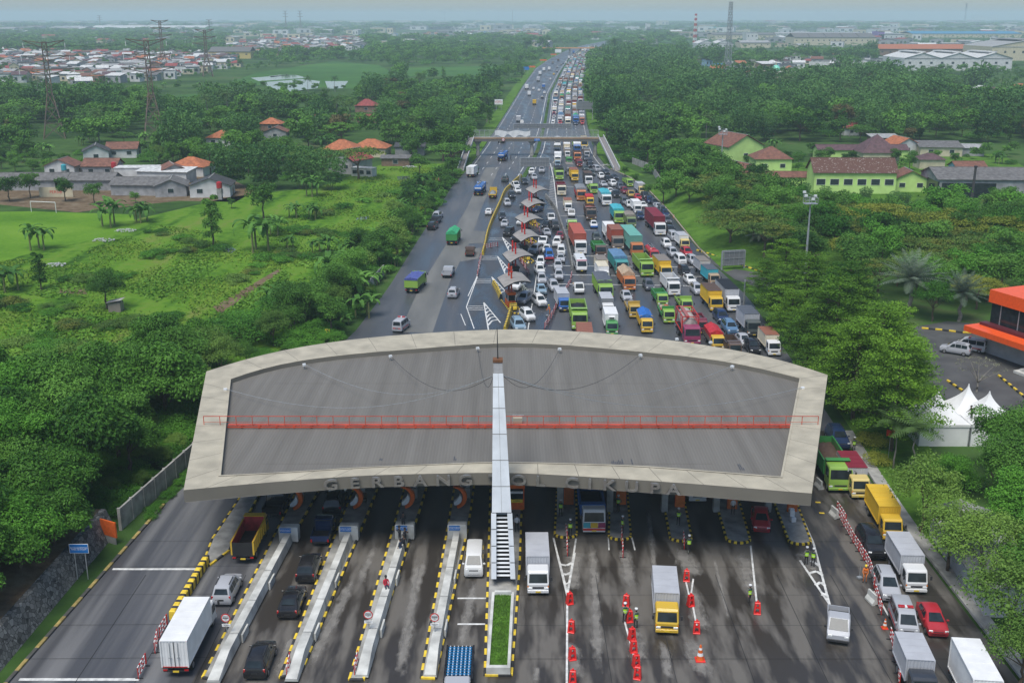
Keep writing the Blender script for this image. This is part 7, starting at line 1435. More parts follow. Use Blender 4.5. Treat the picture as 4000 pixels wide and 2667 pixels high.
# orange office building and white tents at the right
bo = thing('office_building','black glazed office with bright orange eaves at the right edge','building')
P0 = G(3868,1130,9.2); P1 = Vector((P0.x + 9.0,P0.y - 22.0,0)); d_ = (P1 - Vector((P0.x,P0.y,0))).normalized(); n__ = Vector((d_.y,-d_.x,0)) * -1
def obox(b,s0,s1,t0,t1,z0,z1,mt):
 o_ = Vector((P0.x,P0.y,0)); c_ = [o_ + d_ * s + n__ * t for s,t in ((s0,t0),(s1,t0),(s1,t1),(s0,t1))]; return b.prism([(v.x,v.y) for v in c_],z0,z1,mt)
M_or = mat('bright orange cladding',(.80,.10,.015),rough=.4,var=.08)
b = MB(); obox(b,0,26,0,12,7.4,9.2,M_or); obj('upper_eave',b,bo); b = MB(); obox(b,-.8,26,-3.2,.5,3.3,4.1,M_or); obj('lower_eave',b,bo); b = MB(); obox(b,.3,26,.4,12,3.4,7.4,M_glass); obj('glass_front',b,bo); b = MB(); obox(b,.2,26,.1,12,.03,3.4,WMT['white']); obj('wall',b,bo)
b = MB(); obox(b,-.3,26,-.9,.3,4.1,4.5,mat('dark red lining',(.10,.015,.02),rough=.5)); obj('lining',b,bo)
for k in range(7): b = MB(); obox(b,2 + k * 3.2,2.12 + k * 3.2,.3,.38,3.9,7.3,M_galv); obj('mullion',b,bo)
b = MB(); obox(b,9,14,-3.5,0,.03,.35,M_concl); obox(b,9.4,13.6,-2.8,0,.35,.6,M_concl); obj('step',b,bo)
M_tent = mat('white tent cloth',(.72,.72,.70),rough=.75,var=.08,scale=.6)
def tent(cx,cy,w,label,walls_=True,z=0.0):
 t = thing('tent',label,'tent',(cx,cy,z),0,'white pointed tents'); b = MB(); n = 4; hw = w / 2; rings = []
 sq = [(-hw,-hw),(0,-hw),(hw,-hw),(hw,0),(hw,hw),(0,hw),(-hw,hw),(-hw,0)]
 for f in np.linspace(0,1,9): k = (1 - f) ** 1.7 + .012; rings.append([(x * k,y * k,2.6 + 3.0 * f) for x,y in sq])
 b.loft([[(x * 1.01,y * 1.01,2.3) for x,y in sq]] + rings,M_tent,caps=False); obj('roof',b,t)
 if walls_: b = MB(); b.loft([[(x * .98,y * .98,zz) for x,y in sq] for zz in (0,2.45)],M_tent,caps=False); obj('side_wall',b,t)
 for sx in (-1,1):
  for sy in (-1,1): b = MB(); b.cyl((sx * hw * .99,sy * hw * .99,0),(sx * hw * .99,sy * hw * .99,2.5),.05,.05,M_galv,8); obj('pole',b,t)
 return t
q = G(3740,1745); tent(q.x - 1.6,q.y + 2.9,5.6,'white pointed tent with side walls, left of the pair'); tent(q.x + 4.15,q.y + 2.9,5.6,'white pointed tent with side walls, right of the pair beneath the climber'); q2 = G(3790,1700); tent(q2.x,q2.y + 2,4.2,'smaller white pointed tent at the back with open sides',False)
# long shed with sheet roof between the right trees, and litter bins beside the canopy
P_,Q_ = G(3700,1985,2.8),G(3925,2290,2.8); D_ = P_ - Q_
H_(0,0,5,D_.length,2.6,.9,'pale','white',math.degrees(math.atan2(-D_.x,D_.y)),'long white shed with rusty and pale sheet roof hidden by trees','front',0,name='shed',world=((P_.x + Q_.x) / 2 + 1.2,(P_.y + Q_.y) / 2 - D_.length / 2,0))
p = G(3170,1345); b = MB(); b.box((0,0,.7),(2.4,1.0,1.3),M_conc,R(35),.05); thing('concrete_box','grey concrete box on the verge behind the canopy right corner','box',(p.x,p.y,0),data=b)
# ---------------------------------------------------------------- masts, pylons, floodlights
def ytop(p,top,z=0):
 c,s = math.cos(PITCH),math.sin(PITCH); v = (top - CY) / FPX; return CAMH - p.y * (s + v * c) / (c - v * s)
def lattice(px,base,top,w0,w1,label,arms=True,mt=None,name='power_pylon',cat='pylon',thick=.2,bands=False,yaw=.35,narms=3):
 p = G(px,base); h = ytop(p,top); t = thing(name,label,cat,(p.x,p.y,0),yaw); mt = mt or M_steel; b = MB(); n = max(6,int(h / (5 if w0 > 5 else 4))); lv = [h * (1 - (1 - i / n) ** 1.15) for i in range(n + 1)]
 def hw(z): return max(w1,w0 * (1 - z / (h * .62))) / 2 if arms else (w0 + (w1 - w0) * z / h) / 2
 cr = lambda z: [(sx * hw(z),sy * hw(z),z) for sx,sy in ((-1,-1),(1,-1),(1,1),(-1,1))]
 for i in range(n):
  A_2,B_2 = cr(lv[i]),cr(lv[i + 1]); m_ = mt if not bands else (M_red if i % 2 else M_white)
  for k in range(4): b.beam(A_2[k],B_2[k],thick,m_); b.beam(A_2[k],B_2[(k + 1) % 4],thick * .6,m_); b.beam(A_2[(k + 1) % 4],B_2[k],thick * .6,m_); b.beam(B_2[k],B_2[(k + 1) % 4],thick * .6,m_)
 obj('lattice',b,t)
 if arms:
  for k in range(narms):
   z = h * (1 - .135 * k) - .3; aw = 7.5 + 1.2 * k; b = MB()
   for s in (-1,1):
    b.beam((s * hw(z),-.5,z),(s * aw,0,z + (.9 if k == 0 else .2)),thick,mt); b.beam((s * hw(z),.5,z),(s * aw,0,z + (.9 if k == 0 else .2)),thick,mt); b.beam((s * hw(z),0,z - 1.8),(s * aw,0,z + (.9 if k == 0 else .2)),thick,mt); b.cyl((s * aw,0,z),(s * aw,0,z - 1.8),.13,.13,M_white,6)
   b.beam((-hw(z),0,z),(hw(z),0,z),thick,mt); obj('cross_arm',b,t)
 return t,p,h
pyl = []
for px,ba,to,lab in ((215,541,165,'rusty lattice power pylon, leftmost and nearest'),(605,541,158,'rusty lattice power pylon, second from the left, among the trees'),(640,275,82,'rusty lattice power pylon behind the leftmost pair'),(812,300,118,'rusty lattice power pylon right of the tall pair')):
 t,p,h = lattice(px,ba,to,8,1.7,lab,thick=.3 if ba > 400 else .5); pyl.append((p,h))
for px,ba,to,lab in ((393,118,62,'distant power pylon over the white factory roof'),(820,140,78,'distant power pylon left of the twin pylons'),(1118,122,44,'left one of two distant power pylons'),(1175,122,44,'right one of two distant power pylons'),(1738,90,44,'hazy power pylon left of the highway'),(2175,84,42,'hazy power pylon beyond the overpass')):
 lattice(px,ba,to,9,2,lab,thick=.75)
for px,ba,to,lab in ((733,75,40,'thin hazy mast on the left horizon'),(782,70,24,'tall thin hazy mast on the left horizon'),(1762,80,26,'thin mast on the horizon left of the highway'),(1948,88,42,'thin mast on the horizon above the highway'),(2002,96,40,'second thin mast on the horizon above the highway'),(3190,80,38,'thin hazy mast on the right horizon')):
 lattice(px,ba,to,3,2,lab,False,None,'radio_mast','mast',.8)
lattice(2838,338,8,4.2,1.7,'tall grey lattice mast rising above the horizon right of the highway',False,M_galv,'radio_mast','mast',.22,yaw=.3); lattice(2713,185,55,4.6,2.2,'red and white banded lattice mast beside the twin gables',False,None,'radio_mast','mast',.5,True); lattice(3768,92,14,9,6,'tall hazy lattice mast at the right horizon',False,None,'radio_mast','mast',1.2)
def wire(a,c,sag,label,r=.05,parent=None):
 b = MB(); prev = a
 for i in range(1,17): f = i / 16; h = a.lerp(c,f); h.z -= sag * 4 * f * (1 - f); b.cyl(prev,h,r,r,M_bumper,4,False); prev = h
 return b
for k,(i,j) in enumerate(((0,2),(1,3))):
 (p,h),(q,h2) = pyl[i],pyl[j]; b = MB()
 for s in (-8,8): b.ext(wire(Vector((p.x + s * .9,p.y + s * .3,h - 1.2)),Vector((q.x + s * .9,q.y + s * .3,h2 - 1.2)),7,'',.08))
 thing('power_line',('pair of power wires between the leftmost pylon and the one behind','pair of power wires between the two right hand rusty pylons')[k],'power line',data=b)
a0 = pyl[0][0]; b = MB()
for s,z in ((-8,33),(-8,38),(8,33),(8,38)): b.ext(wire(Vector((a0.x + s,a0.y,z)),Vector((-118 + s,70,z - 8)),9,'',.035))
thing('power_line','dark power wires slanting across the pitch at the left edge','power line',data=b)
def floodlight(px,base,top,label,z=0.0):
 p = G(px,base,z); h = ytop(p,top) - z; t = thing('floodlight_mast',label,'floodlight',(p.x,p.y,z),0,'tall floodlight masts'); b = MB(); n = 3
 for k in range(n): b.cyl((0,0,h * k / n),(0,0,h * (k + 1) / n - .02),.26 - .05 * k,.24 - .05 * k,M_galv,10)
 obj('pole',b,t); b = MB(); b.box((0,0,h),(2.3,1.6,.08),M_galv)
 for x in (-1.1,0,1.1):
  for y in (-.75,.75): b.beam((x,y,h),(x,y,h + 1.1 + (.9 if x < 0 else 0)),.07,M_galv)
 for y in (-.75,.75):
  for z_ in (.6,1.1): b.beam((-1.1,y,h + z_),(1.1,y,h + z_),.06,M_galv)
 for x in (-1.1,1.1): b.beam((x,-.75,h + 1.1),(x,.75,h + 1.1),.06,M_galv)
 b.beam((-1.1,-.75,h + 2.0),(1.1,-.75,h + 1.1),.06,M_galv); obj('platform',b,t)
 for k,(x,y,z_) in enumerate(((-1.1,-.8,1.5),(1.0,.8,1.2),(-1.0,.8,1.9),(.2,-.8,.9))): b = MB(); b.box((x,y,h + z_),(.5,.3,.42),M_lampw,.3,.03); obj('lamp',b,t)
floodlight(3142,1100,795,'tall steel floodlight mast among the tiered trees'); floodlight(2812,740,525,'tall steel floodlight mast beside the two storey green house')
p = G(3165,1380); b = MB(); b.cyl((0,0,0),(0,0,4.5),.2,.16,M_galv,10); b.box((0,0,.3),(.7,.7,.6),M_conc); thing('lamp_post','short grey steel post on the verge behind the canopy right corner','post',(p.x,p.y,0),data=b)
p = G(2905,1190); b = MB(); b.cyl((0,0,0),(0,0,4.2),.16,.14,M_galv,10); thing('lamp_post','grey post at the mouth of the service yard','post',(p.x,p.y,0),data=b)
for k,(px,py) in enumerate(((2105,480),(2124,420),(2140,372),(2160,330))):
 p = G(px,py); t = thing('street_lamp',('nearest','second','third','fourth')[k] + ' double armed street lamp on the median beyond the footbridge','street lamp',(p.x + 1.6,p.y,.2),0,'street lamps on the median'); b = MB(); b.cyl((0,0,0),(0,0,9),.13,.09,M_galv,8)
 for s in (-1,1): b.cyl((0,0,9),(s * 1.2,0,10.2),.07,.06,M_galv,6); b.cyl((s * 1.2,0,10.2),(s * 2.6,0,10.4),.06,.05,M_galv,6)
 obj('pole',b,t)
 for s in (-1,1): b = MB(); b.box((s * 2.8,0,10.4),(.8,.3,.16),M_galv); obj('lamp',b,t)
# ---------------------------------------------------------------- footbridge, overpass, gantry
br = thing('footbridge','pedestrian footbridge with orange girder and mesh railings across the highway','footbridge')
zb = 6.2; yb_ = G(2100,540,zb).y; xa,xb = G(1852,540,zb).x,G(2338,540,zb).x; yw = 3.2
b = MB(); b.box(((xa + xb) / 2,yb_ + yw / 2,zb),(xb - xa,yw,.25),M_conc); obj('deck',b,br)
b = MB(); b.box(((xa + xb) / 2,yb_ - .05,zb - .02),(xb - xa,.25,.45),mat('faded orange girder',(.38,.20,.10),rough=.6,var=.25,scale=.3,space='World',col2=(.42,.30,.18))); b.box(((xa + xb) / 2,yb_ + .1,zb - .75),(xb - xa,.4,.85),mat('pale girder',(.13,.125,.115),rough=.7)); b.box(((xa + xb) / 2,yb_ + yw - .1,zb - .6),(xb - xa,.3,1.0),M_conc); obj('girder',b,br)
for yy in (yb_ + .1,yb_ + yw - .1):
 b = MB(); n = 24
 for k in range(n + 1): x = xa + (xb - xa) * k / n; b.beam((x,yy,zb + .1),(x,yy,zb + 2.6),.09,M_galv)
 for z in (.5,1.0,2.6): b.beam((xa,yy,zb + z),(xb,yy,zb + z),.06,M_galv)
 for k in range(0,n * 8):
  x = xa + (xb - xa) * k / (n * 8); b.beam((x,yy,zb + .2),(x,yy,zb + 2.6),.03,M_galv)
 obj('railing',b,br)
for k,(s,nm) in enumerate(((-1,'left'),(1,'right'))):
 x = xa if s < 0 else xb - 0.0; b = MB(); L = 38; x2 = x + s * 1.9
 P = [(x,yb_ + yw,zb),(x2,yb_ + yw,zb),(x2 + s * 2.0,yb_ - L,.3),(x + s * 2.0,yb_ - L,.3)]
 b.add(P + [(q[0],q[1],q[2] - .3) for q in P],[(0,1,2,3),(7,6,5,4),(0,4,5,1),(1,5,6,2),(2,6,7,3),(3,7,4,0)],mat('ramp paving',(.20,.185,.18),rough=.85,var=.15)); rp = obj('ramp',b,br); b = MB()
 for (u,v) in ((P[0],P[3]),(P[1],P[2])):
  b.beam((u[0],u[1],u[2] + .5),(v[0],v[1],v[2] + .5),.16,WMT['white'],.9)
 obj('parapet',b,rp)
for x in (2.5 + 4.4,xa + 1.2,xb - 1.0):
 b = MB(); b.cyl((x,yb_ + 1.4,0),(x,yb_ + 1.4,zb - 2.2),.7,.6,M_conc,14); b.loft([[(x - w,yb_ + 1.4 - .8,z),(x + w,yb_ + 1.4 - .8,z),(x + w,yb_ + 1.4 + .8,z),(x - w,yb_ + 1.4 + .8,z)] for w,z in ((.6,zb - 2.2),(1.6,zb - .9))],M_conc); obj('pier',b,br)
b = MB(); x = G(2098,545,zb - .4).x; b.box((x,yb_ - .25,zb - .55),(1.9,.08,.8),M_blue); f = obj('sign_panel',b,br); sign_text(f,'TANGERANG\nBARAT',.3,(x,yb_ - .3,zb - .55),M_signtxt)
b = MB(); xs = np.linspace(G(1935,510,8).x,G(2070,510,8).x,24); P = []
for k,x in enumerate(xs): z0_ = zb + 1.55 + .35 * math.sin(k * .9); P += [(x,yb_ - .02 + .06 * math.sin(k * 1.7),z0_ - .55 * abs(math.sin(k * .33 + .4)) - .5),(x,yb_ - .05,zb + 2.45 + .25 * math.sin(k * .55))]
b.add(P,[(2 * i,2 * i + 2,2 * i + 3,2 * i + 1) for i in range(23)],M_tent); thing('banner','torn white banner hanging loose on the footbridge railing','banner',data=b)
for px,lab,n in ((1966,'round speed limit sign with 60 on the footbridge','60'),):
 p = G(px,543,zb - .5); b = MB(); b.cyl((0,0,0),(0,-.05,0),.5,.5,M_signred,20); b.cyl((0,-.055,0),(0,-.06,0),.38,.38,M_white,20); t = thing('road_sign',lab,'road sign',(p.x,yb_ - .25,zb - .5),data=b); sign_text(t,n,.42,(0,-.065,0),M_blacktxt)
def gantry(p,w,h,pz,label,legs=2,ph=3.0,ribs=8):
 t = thing('sign_gantry',label,'sign',(p.x,p.y,0),0); b = MB()
 for k in range(legs): x = -w / 2 + w * k / max(1,legs - 1) if legs > 1 else 0; b.beam((x,0,0),(x,0,h),.28,M_galv)
 if legs > 1: b.beam((-w / 2,0,h),(w / 2,0,h),.24,M_galv)
 obj('post',b,t); b = MB(); b.box((0,-.25,h - ph / 2),(w - .3,.06,ph),mat('grey sign back',(.22,.225,.23),rough=.5,metal=.3,var=.15))
 for k in range(ribs): x = -w / 2 + .3 + (w - .6) * k / (ribs - 1); b.beam((x,-.32,h - ph),(x,-.32,h),.06,M_galv)
 for z in (.15,ph / 2,ph - .15): b.beam((-w / 2 + .2,-.34,h - z),(w / 2 - .2,-.34,h - z),.06,M_galv)
 obj('panel',b,t); return t
gantry(G(2088,702),8.6,6.4,0,'grey back of a portal sign over the booth queue',2,2.6,11); gantry(Vector((11.0,396,0)),21,9.4,0,'grey back of a long sign gantry behind the footbridge',2,1.6,14); gantry(G(2345,470) + Vector((-7.5,0,0)),7.5,8.5,0,'black back of a road sign over the right lane behind the footbridge',2,3.6,4)
gantry(G(2310,262) + Vector((4,0,0)),12,13,0,'dark back of a big sign beside the far queue',2,9,6); gantry(G(2862,1052),4.6,3.6,0,'tilted grey back of a sign board at the service yard',2,2.8,5).rotation_euler = (0,0,R(14))
for px,py,w,h,c,lab in ((1948,432,4.2,2.6,'white','white notice board with red lettering left of the road'),(2055,288,5,2.6,'blue','blue road sign far up on the left verge'),(2078,278,6,1.4,'orange','orange sign far up on the left verge, the nearest'),(2122,250,7,1.4,'orange','orange sign far up on the left verge, the middle one'),(2162,226,7,1.4,'orange','orange sign far up on the left verge, the farthest'),(2180,216,8,4,'white','white board on a post beside the far left carriageway')):
 p = G(px,py); t = thing('road_sign',lab,'road sign',(p.x,p.y,0)); b = MB(); [b.beam((s * w * .3,0,0),(s * w * .3,0,3),.2,M_galv) for s in (-1,1)]; obj('post',b,t); b = MB(); b.box((0,-.15,3 + h / 2),(w,.1,h),{'white': M_white,'blue': M_blue,'orange': M_orange}[c]); f = obj('sign_panel',b,t)
 if px == 1948: sign_text(f,'DILARANG\nMENYEBERANG\nDI JALAN TOL',.55,(0,-.21,3 + h / 2),M_redtxt)
p = G(1720,735); t = thing('road_sign','round no stopping sign with a letter S in the left hedge','road sign',(p.x,p.y,0)); b = MB(); b.cyl((0,0,0),(0,0,2.4),.05,.05,M_galv,8); obj('post',b,t); b = MB(); b.cyl((0,-.05,2.6),(0,-.09,2.6),.55,.55,M_signred,20); b.cyl((0,-.095,2.6),(0,-.10,2.6),.42,.42,M_white,20); f = obj('sign_face',b,t); sign_text(f,'S',.75,(0,-.11,2.6),M_blacktxt)
ov = thing('overpass','far overpass with orange edge where the highway fades','bridge'); p,q = G(2205,189,7),G(2318,189,7); b = MB(); b.box(((p.x + q.x) / 2,p.y,7.2),(q.x - p.x + 60,7,1.2),M_conc); obj('deck',b,ov); b = MB(); b.box(((p.x + q.x) / 2,p.y - 3.6,7.4),(q.x - p.x + 60,.3,1.5),mat('orange parapet',(.62,.30,.12),rough=.7)); obj('parapet',b,ov); b = MB(); [b.box((p.x + (q.x - p.x) * f,p.y,3.4),(2.2,3,6.6),M_conc) for f in (.18,.55)]; obj('pier',b,ov); b = MB(); [b.beam((p.x - 30 + k * 6,p.y - 3.4,8),(p.x - 30 + k * 6,p.y - 3.4,10.5),.3,M_galv) for k in range(22)]; obj('railing',b,ov)
# ---------------------------------------------------------------- satellite booths upstream
M_btroof = mat('dusty booth roof',(.27,.25,.225),rough=.7,var=.2,scale=.8,bump=.1)
for k,(l,f,r,bk) in enumerate([((2052,738),(2084,756),(2146,743),(2112,726)),((2034,791),(2063,810),(2135,796),(2094,775)),((2011,849),(2048,872),(2124,856),(2079,833)),((2002,916),(2035,942),(2114,925),(2072,896)),((1962,991),(1992,1024),(2085,998),(2043,973)),((1942,1084),(1970,1121),(2075,1100),(2038,1064))]):
 zr = 4.4; A1,B1,C1,D1 = [G(*q,zr) for q in (l,f,r,bk)]; cc_ = (A1 + B1 + C1 + D1) / 4
 t = thing('satellite_booth','small toll booth under a curved grey roof on red posts, ' + ('farthest from the canopy','second farthest from the canopy','third farthest from the canopy','third nearest to the canopy','second nearest to the canopy','nearest to the canopy')[k],'toll booth',(cc_.x,cc_.y,0),0,'satellite toll booths'); b = MB(); nx = 9; P = []
 for th in (0,-.22):
  for i in range(nx):
   f_ = i / (nx - 1); arch = .55 * math.sin(math.pi * f_) - .05
   for u,v in ((B1,C1),(A1,D1)): p = u.lerp(v,f_) - cc_; P.append((p.x,p.y,zr + arch + th))
 b.add(P[:2 * nx],[(2 * i,2 * i + 2,2 * i + 3,2 * i + 1) for i in range(nx - 1)],M_btroof); b.add(P[2 * nx:],[(2 * i,2 * i + 1,2 * i + 3,2 * i + 2) for i in range(nx - 1)],M_chassis); b.add(P,[(2 * i,2 * nx + 2 * i,2 * nx + 2 * i + 2,2 * i + 2) for i in range(nx - 1)] + [(2 * i + 1,2 * i + 3,2 * nx + 2 * i + 3,2 * nx + 2 * i + 1) for i in range(nx - 1)] + [(0,1,2 * nx + 1,2 * nx),(2 * nx - 2,4 * nx - 2,4 * nx - 1,2 * nx - 1)],M_chassis); obj('roof',b,t)
 ax = ((A1 + D1) / 2 - (B1 + C1) / 2); ax.z = 0; ax.normalize(); e = (A1 * .55 + B1 * .45) * .45 + (C1 * .45 + D1 * .55) * .55 - cc_; e = Vector((-.55,-.3,0))
 for s in (-.6,.85):
  b = MB(); q = e + ax * s * 1.5; b.cyl((q.x,q.y,0),(q.x,q.y,6.9),.15,.15,M_red if k < 5 else mat('red orange post',(.45,.05,.02),rough=.5),10); b.cyl((q.x,q.y,5.9),(q.x,q.y,6.05),.26,.26,M_red,10); obj('post',b,t)
 b = MB(); rz = math.atan2(ax.y,ax.x) - math.pi / 2; b.box((e.x,e.y,.6),(1.3,2.6,1.1),M_orange,rz,.05); b.box((e.x,e.y,2.35),(1.4,2.7,.5),M_orange if k == 5 else M_chassis,rz,.1)
 for sx in (-.6,.6):
  for sy in (-1.2,1.2): b.box((e.x + sx * math.cos(rz) - sy * math.sin(rz),e.y + sx * math.sin(rz) + sy * math.cos(rz),1.6),(.1,.1,1.1),M_white,rz)
 obj('cabin',b,t); b = MB(); b.box((e.x,e.y,1.62),(1.2,2.5,.95),M_glass,rz); obj('glazing',b,t)
 if k == 5: b = MB(); b.box((0,0,.5),(.01,.01,.01),M_yel)
 b = MB(); kerb(b,[tuple(e + ax * 3.2 + Vector((-.9,0,0))),tuple(e - ax * 4.6 + Vector((-.9,0,0))),tuple(e - ax * 6.0),tuple(e - ax * 4.6 + Vector((.9,0,0))),tuple(e + ax * 3.2 + Vector((.9,0,0)))],.2,.22,.5); obj('kerb',b,t)
 b = MB(); q = e - ax * 2.4
 for i in range(5): b.box((q.x - ax.x * i * .32,q.y - ax.y * i * .32,.55),(1.2 - i * .14,.34,1.0 - i * .12),M_yel if i % 2 == 0 else M_blk,rz,.04)
 obj('crash_cushion',b,t)
def chevron_wall(pts,label,cols=(M_yel,M_blk),h=.95,seg=.7):
 b = MB(); P = resample(GP(*pts),max(4,int(sum((a - c).length for a,c in zip(GP(*pts),GP(*pts)[1:])) / (seg / 2))))
 for i,(a,c) in enumerate(zip(P,P[1:])):
  d = (c - a).normalized(); q = Vector((-d.y,d.x,0)); m_ = cols[i % 2]; L = (c - a)
  def rg(p,sh): s_ = d * sh; return [tuple(p - q * .32 + Vector((0,0,.05))),tuple(p - q * .14 + s_ + Vector((0,0,h))),tuple(p + q * .14 + s_ + Vector((0,0,h))),tuple(p + q * .32 + Vector((0,0,.05)))]
  b.loft([rg(a,.22),rg(c,.22)],m_,True,i in (0,len(P) - 2))
 return thing('barrier',label,'barrier',data=b)
chevron_wall([(2036,693),(2023,702),(2009,715),(1990,734),(1973,750),(1963,770),(1954,795),(1940,825),(1926,856),(1916,880),(1907,905),(1900,932),(1895,960),(1885,997)],'long curving yellow and black striped concrete wall between booth queue and left carriageway',seg=1.15)
chevron_wall([(2132,770),(2150,792),(2172,822),(2183,850),(2192,880),(2204,915),(2215,945),(2224,985),(2232,1020),(2236,1055)],'curving dark striped concrete wall between booth queue and lorry lanes',(M_conc,M_blk),seg=1.15)
chevron_wall([(1928,1112),(1945,1140),(1957,1170)],'short yellow striped wall left of the front satellite booth',seg=1.1); chevron_wall([(2032,1118),(2052,1145),(2080,1172)],'short dark striped wall right of the front satellite booth',(mat('faded green white',(.30,.33,.28),rough=.8),M_blk),seg=1.1); chevron_wall([(1998,1205),(1990,1235),(1982,1265),(1972,1295)],'yellow striped wall running from the front satellite booth to the canopy',seg=.9)
# ---------------------------------------------------------------- barriers, cones and other street furniture
def fence_unit(red=M_red):
 b = MB()
 for x in (-.95,.95): b.beam((x,0,.08),(x,0,1.0),.05,red)
 for z in (.25,.62,1.0):
  for k in range(6): b.beam((-.95 + k * .317,0,z),(-.95 + (k + 1) * .317,0,z),.06,red if k % 2 else M_white)
 for k in range(9): b.beam((-.8 + k * .2,0,.25),(-.8 + k * .2,0,1.0),.03,M_white if k % 2 else red)
 for x in (-.8,.8): b.box((x,0,.04),(.08,.55,.05),M_chassis)
 return b.mesh('road_barrier')
FU = fence_unit()
def fences(pts,label,n=None):
 P = GP(*pts); L = sum((a - c).length for a,c in zip(P,P[1:])); n = n or max(1,round(L / 2.0)); Q = resample(P,n + 1); words_ = ['first','second','third','fourth','fifth','sixth','seventh','eighth','ninth','tenth','eleventh','twelfth']
 for i,(a,c) in enumerate(zip(Q,Q[1:])):
  m_ = (a + c) / 2; d = c - a; t = thing('road_barrier',f'{words_[i] if i < 12 else "another"} red and white barrier fence {label}','barrier',(m_.x,m_.y,.056),math.atan2(d.y,d.x) + random.uniform(-.06,.06),f'red and white barrier fences {label}',data=FU)
fences([(3272,2002),(3286,2024),(3300,2046)],'beside the green tipper lorry, counted from the canopy',2)
fences([(3278,2028),(3330,2120),(3395,2225),(3415,2300)],'along the right queue, counted from the canopy',8); fences([(3418,2330),(3440,2400)],'between concrete block and traffic cone',2); fences([(3478,2500),(3500,2590),(3512,2680)],'at the bottom right, below the cone',4)
fences([(2234,1075),(2228,1110),(2205,1150)],'upstream of the orange worker',4); fences([(2185,1180),(2160,1235),(2125,1292)],'beside the orange worker, counted towards the canopy',6); fences([(2074,855),(2110,910),(2115,930)],'right of the third satellite roof',5); fences([(2068,945),(2105,990),(2110,1005)],'right of the fourth satellite roof',4); fences([(2025,1010),(2050,1050),(2068,1080)],'between the two nearest satellite roofs',4); fences([(1882,1000),(1872,1040),(1865,1085)],'at the end of the yellow striped wall',5); fences([(604,2560),(620,2500),(660,2440)],'left of the white box lorry',2); fences([(540,2660),(575,2595)],'at the bottom left beside the white stripe',1); fences([(1386,2655),(1398,2575)],'leaning on the third guard wall',1); fences([(1120,2660),(1135,2590)],'leaning on the second guard wall',1)
fences([(2212,2075),(2216,2185)],'at the tip of the first right island',2); fences([(2426,2085),(2434,2190)],'at the tip of the second right island',2); fences([(2668,2100),(2673,2160)],'at the tip of the third right island',1); fences([(2140,645),(2150,668)],'at the hatched nose',2); fences([(1890,975),(1945,965)],'across the empty satellite lane',2)
def water_barrier():
 b = MB(); b.box((0,0,.05),(.56,.5,.1),M_redplastic,0,.03)
 for s in (-1,1): b.loft([[(s * .28 - .1 * (s > 0) * 1,-.2,.08),(s * .28 + .1 * (s < 0) * 1,-.2,.08),(s * .28 + .1 * (s < 0),.2,.08),(s * .28 - .1 * (s > 0),.2,.08)],[(s * .14 - .08,-.14,.95),(s * .14 + .08,-.14,.95),(s * .14 + .08,.14,.95),(s * .14 - .08,.14,.95)]],M_redplastic)
 b.box((0,0,.95),(.44,.28,.16),M_redplastic,0,.05); b.cyl((0,0,1.0),(0,0,1.18),.09,.06,M_redplastic,10); b.box((0,0,.55),(.3,.2,.12),M_redplastic); return b.mesh('plastic_barrier',40)
WB = water_barrier()
for (px,py,lab) in ((2225,2360,'red plastic barrier below the arrow marking, first of the left row'),(2232,2470,'red plastic barrier, second of the left row'),(2235,2577,'red plastic barrier, third of the left row'),(2237,2668,'red plastic barrier, last of the left row at the edge'),(2446,2368,'red plastic barrier behind the pair of officers'),(2458,2430,'red plastic barrier between the pair of officers'),(2468,2500,'red plastic barrier just below the pair of officers'),(2474,2548,'red plastic barrier, second below the pair of officers'),(2484,2605,'red plastic barrier, third below the pair of officers'),(2490,2652,'red plastic barrier, lowest below the pair of officers'),(2681,2270,'red plastic barrier at the tip of the small white arrow'),(2697,2368,'red plastic barrier right of the yellow cab lorry'),(2720,2473,'red plastic barrier, third in the row right of the yellow cab'),(2957,2398,'red plastic barrier beside the lone officer')):
 p = G(px,py); thing('plastic_barrier',lab,'barrier',(p.x,p.y,.056),random.uniform(-.4,.4),'red plastic barriers on the toll lanes',data=WB)
def cone_mb():
 b = MB(); b.box((0,0,.03),(.42,.42,.06),M_redplastic,0,.01); z = .06
 for h,m_ in ((.2,M_orange),(.14,M_white),(.14,M_orange),(.1,M_white),(.12,M_orange)): b.cyl((0,0,z),(0,0,z + h),.17 * (1 - z / .85) + .02,.17 * (1 - (z + h) / .85) + .02,m_,12); z += h
 return b.mesh('traffic_cone')
CN = cone_mb()
for px,py,lab,s in ((3455,2455,'orange traffic cone beside the white ambulance van',1.1),(2632,851,'orange traffic cone on the kerb by the grass slope',1.0),(2734,2580,'faded orange pointed barrier alone on the lane',1.7)):
 p = G(px,py); o = thing('traffic_cone',lab,'traffic cone',(p.x,p.y,.056),data=CN); o.scale = (s,s,s)
def jersey(px,py,rz,lab):
 p = G(px,py); b = MB(); b.loft([[(-.3,y,0),(-.3,y,.15),(-.1,y,.45),(-.08,y,.9),(.08,y,.9),(.1,y,.45),(.3,y,.15),(.3,y,0)] for y in (-.6,.6)],M_concl); thing('concrete_block',lab,'barrier',(p.x,p.y,.056),R(rz),data=b)
jersey(3198,1905,10,'pale concrete block under the canopy corner'); jersey(3258,2018,12,'pale concrete block beside the first barrier fence of the right queue'); jersey(3405,2352,12,'pale concrete block between barrier fences near the silver minivan')
def chair(px,py,lab):
 p = G(px,py,.2); t = thing('chair',lab,'chair',(p.x,p.y,.2),R(10),'white covered chairs'); b = MB(); b.box((0,0,.24),(.46,.46,.46),M_tent,0,.04); obj('seat',b,t); b = MB(); b.box((0,.2,.72),(.44,.09,.6),M_tent,0,.04); obj('backrest',b,t)
chair(3090,2000,'white covered chair nearer the orange board'); chair(3097,2036,'white covered chair at the front of the island')
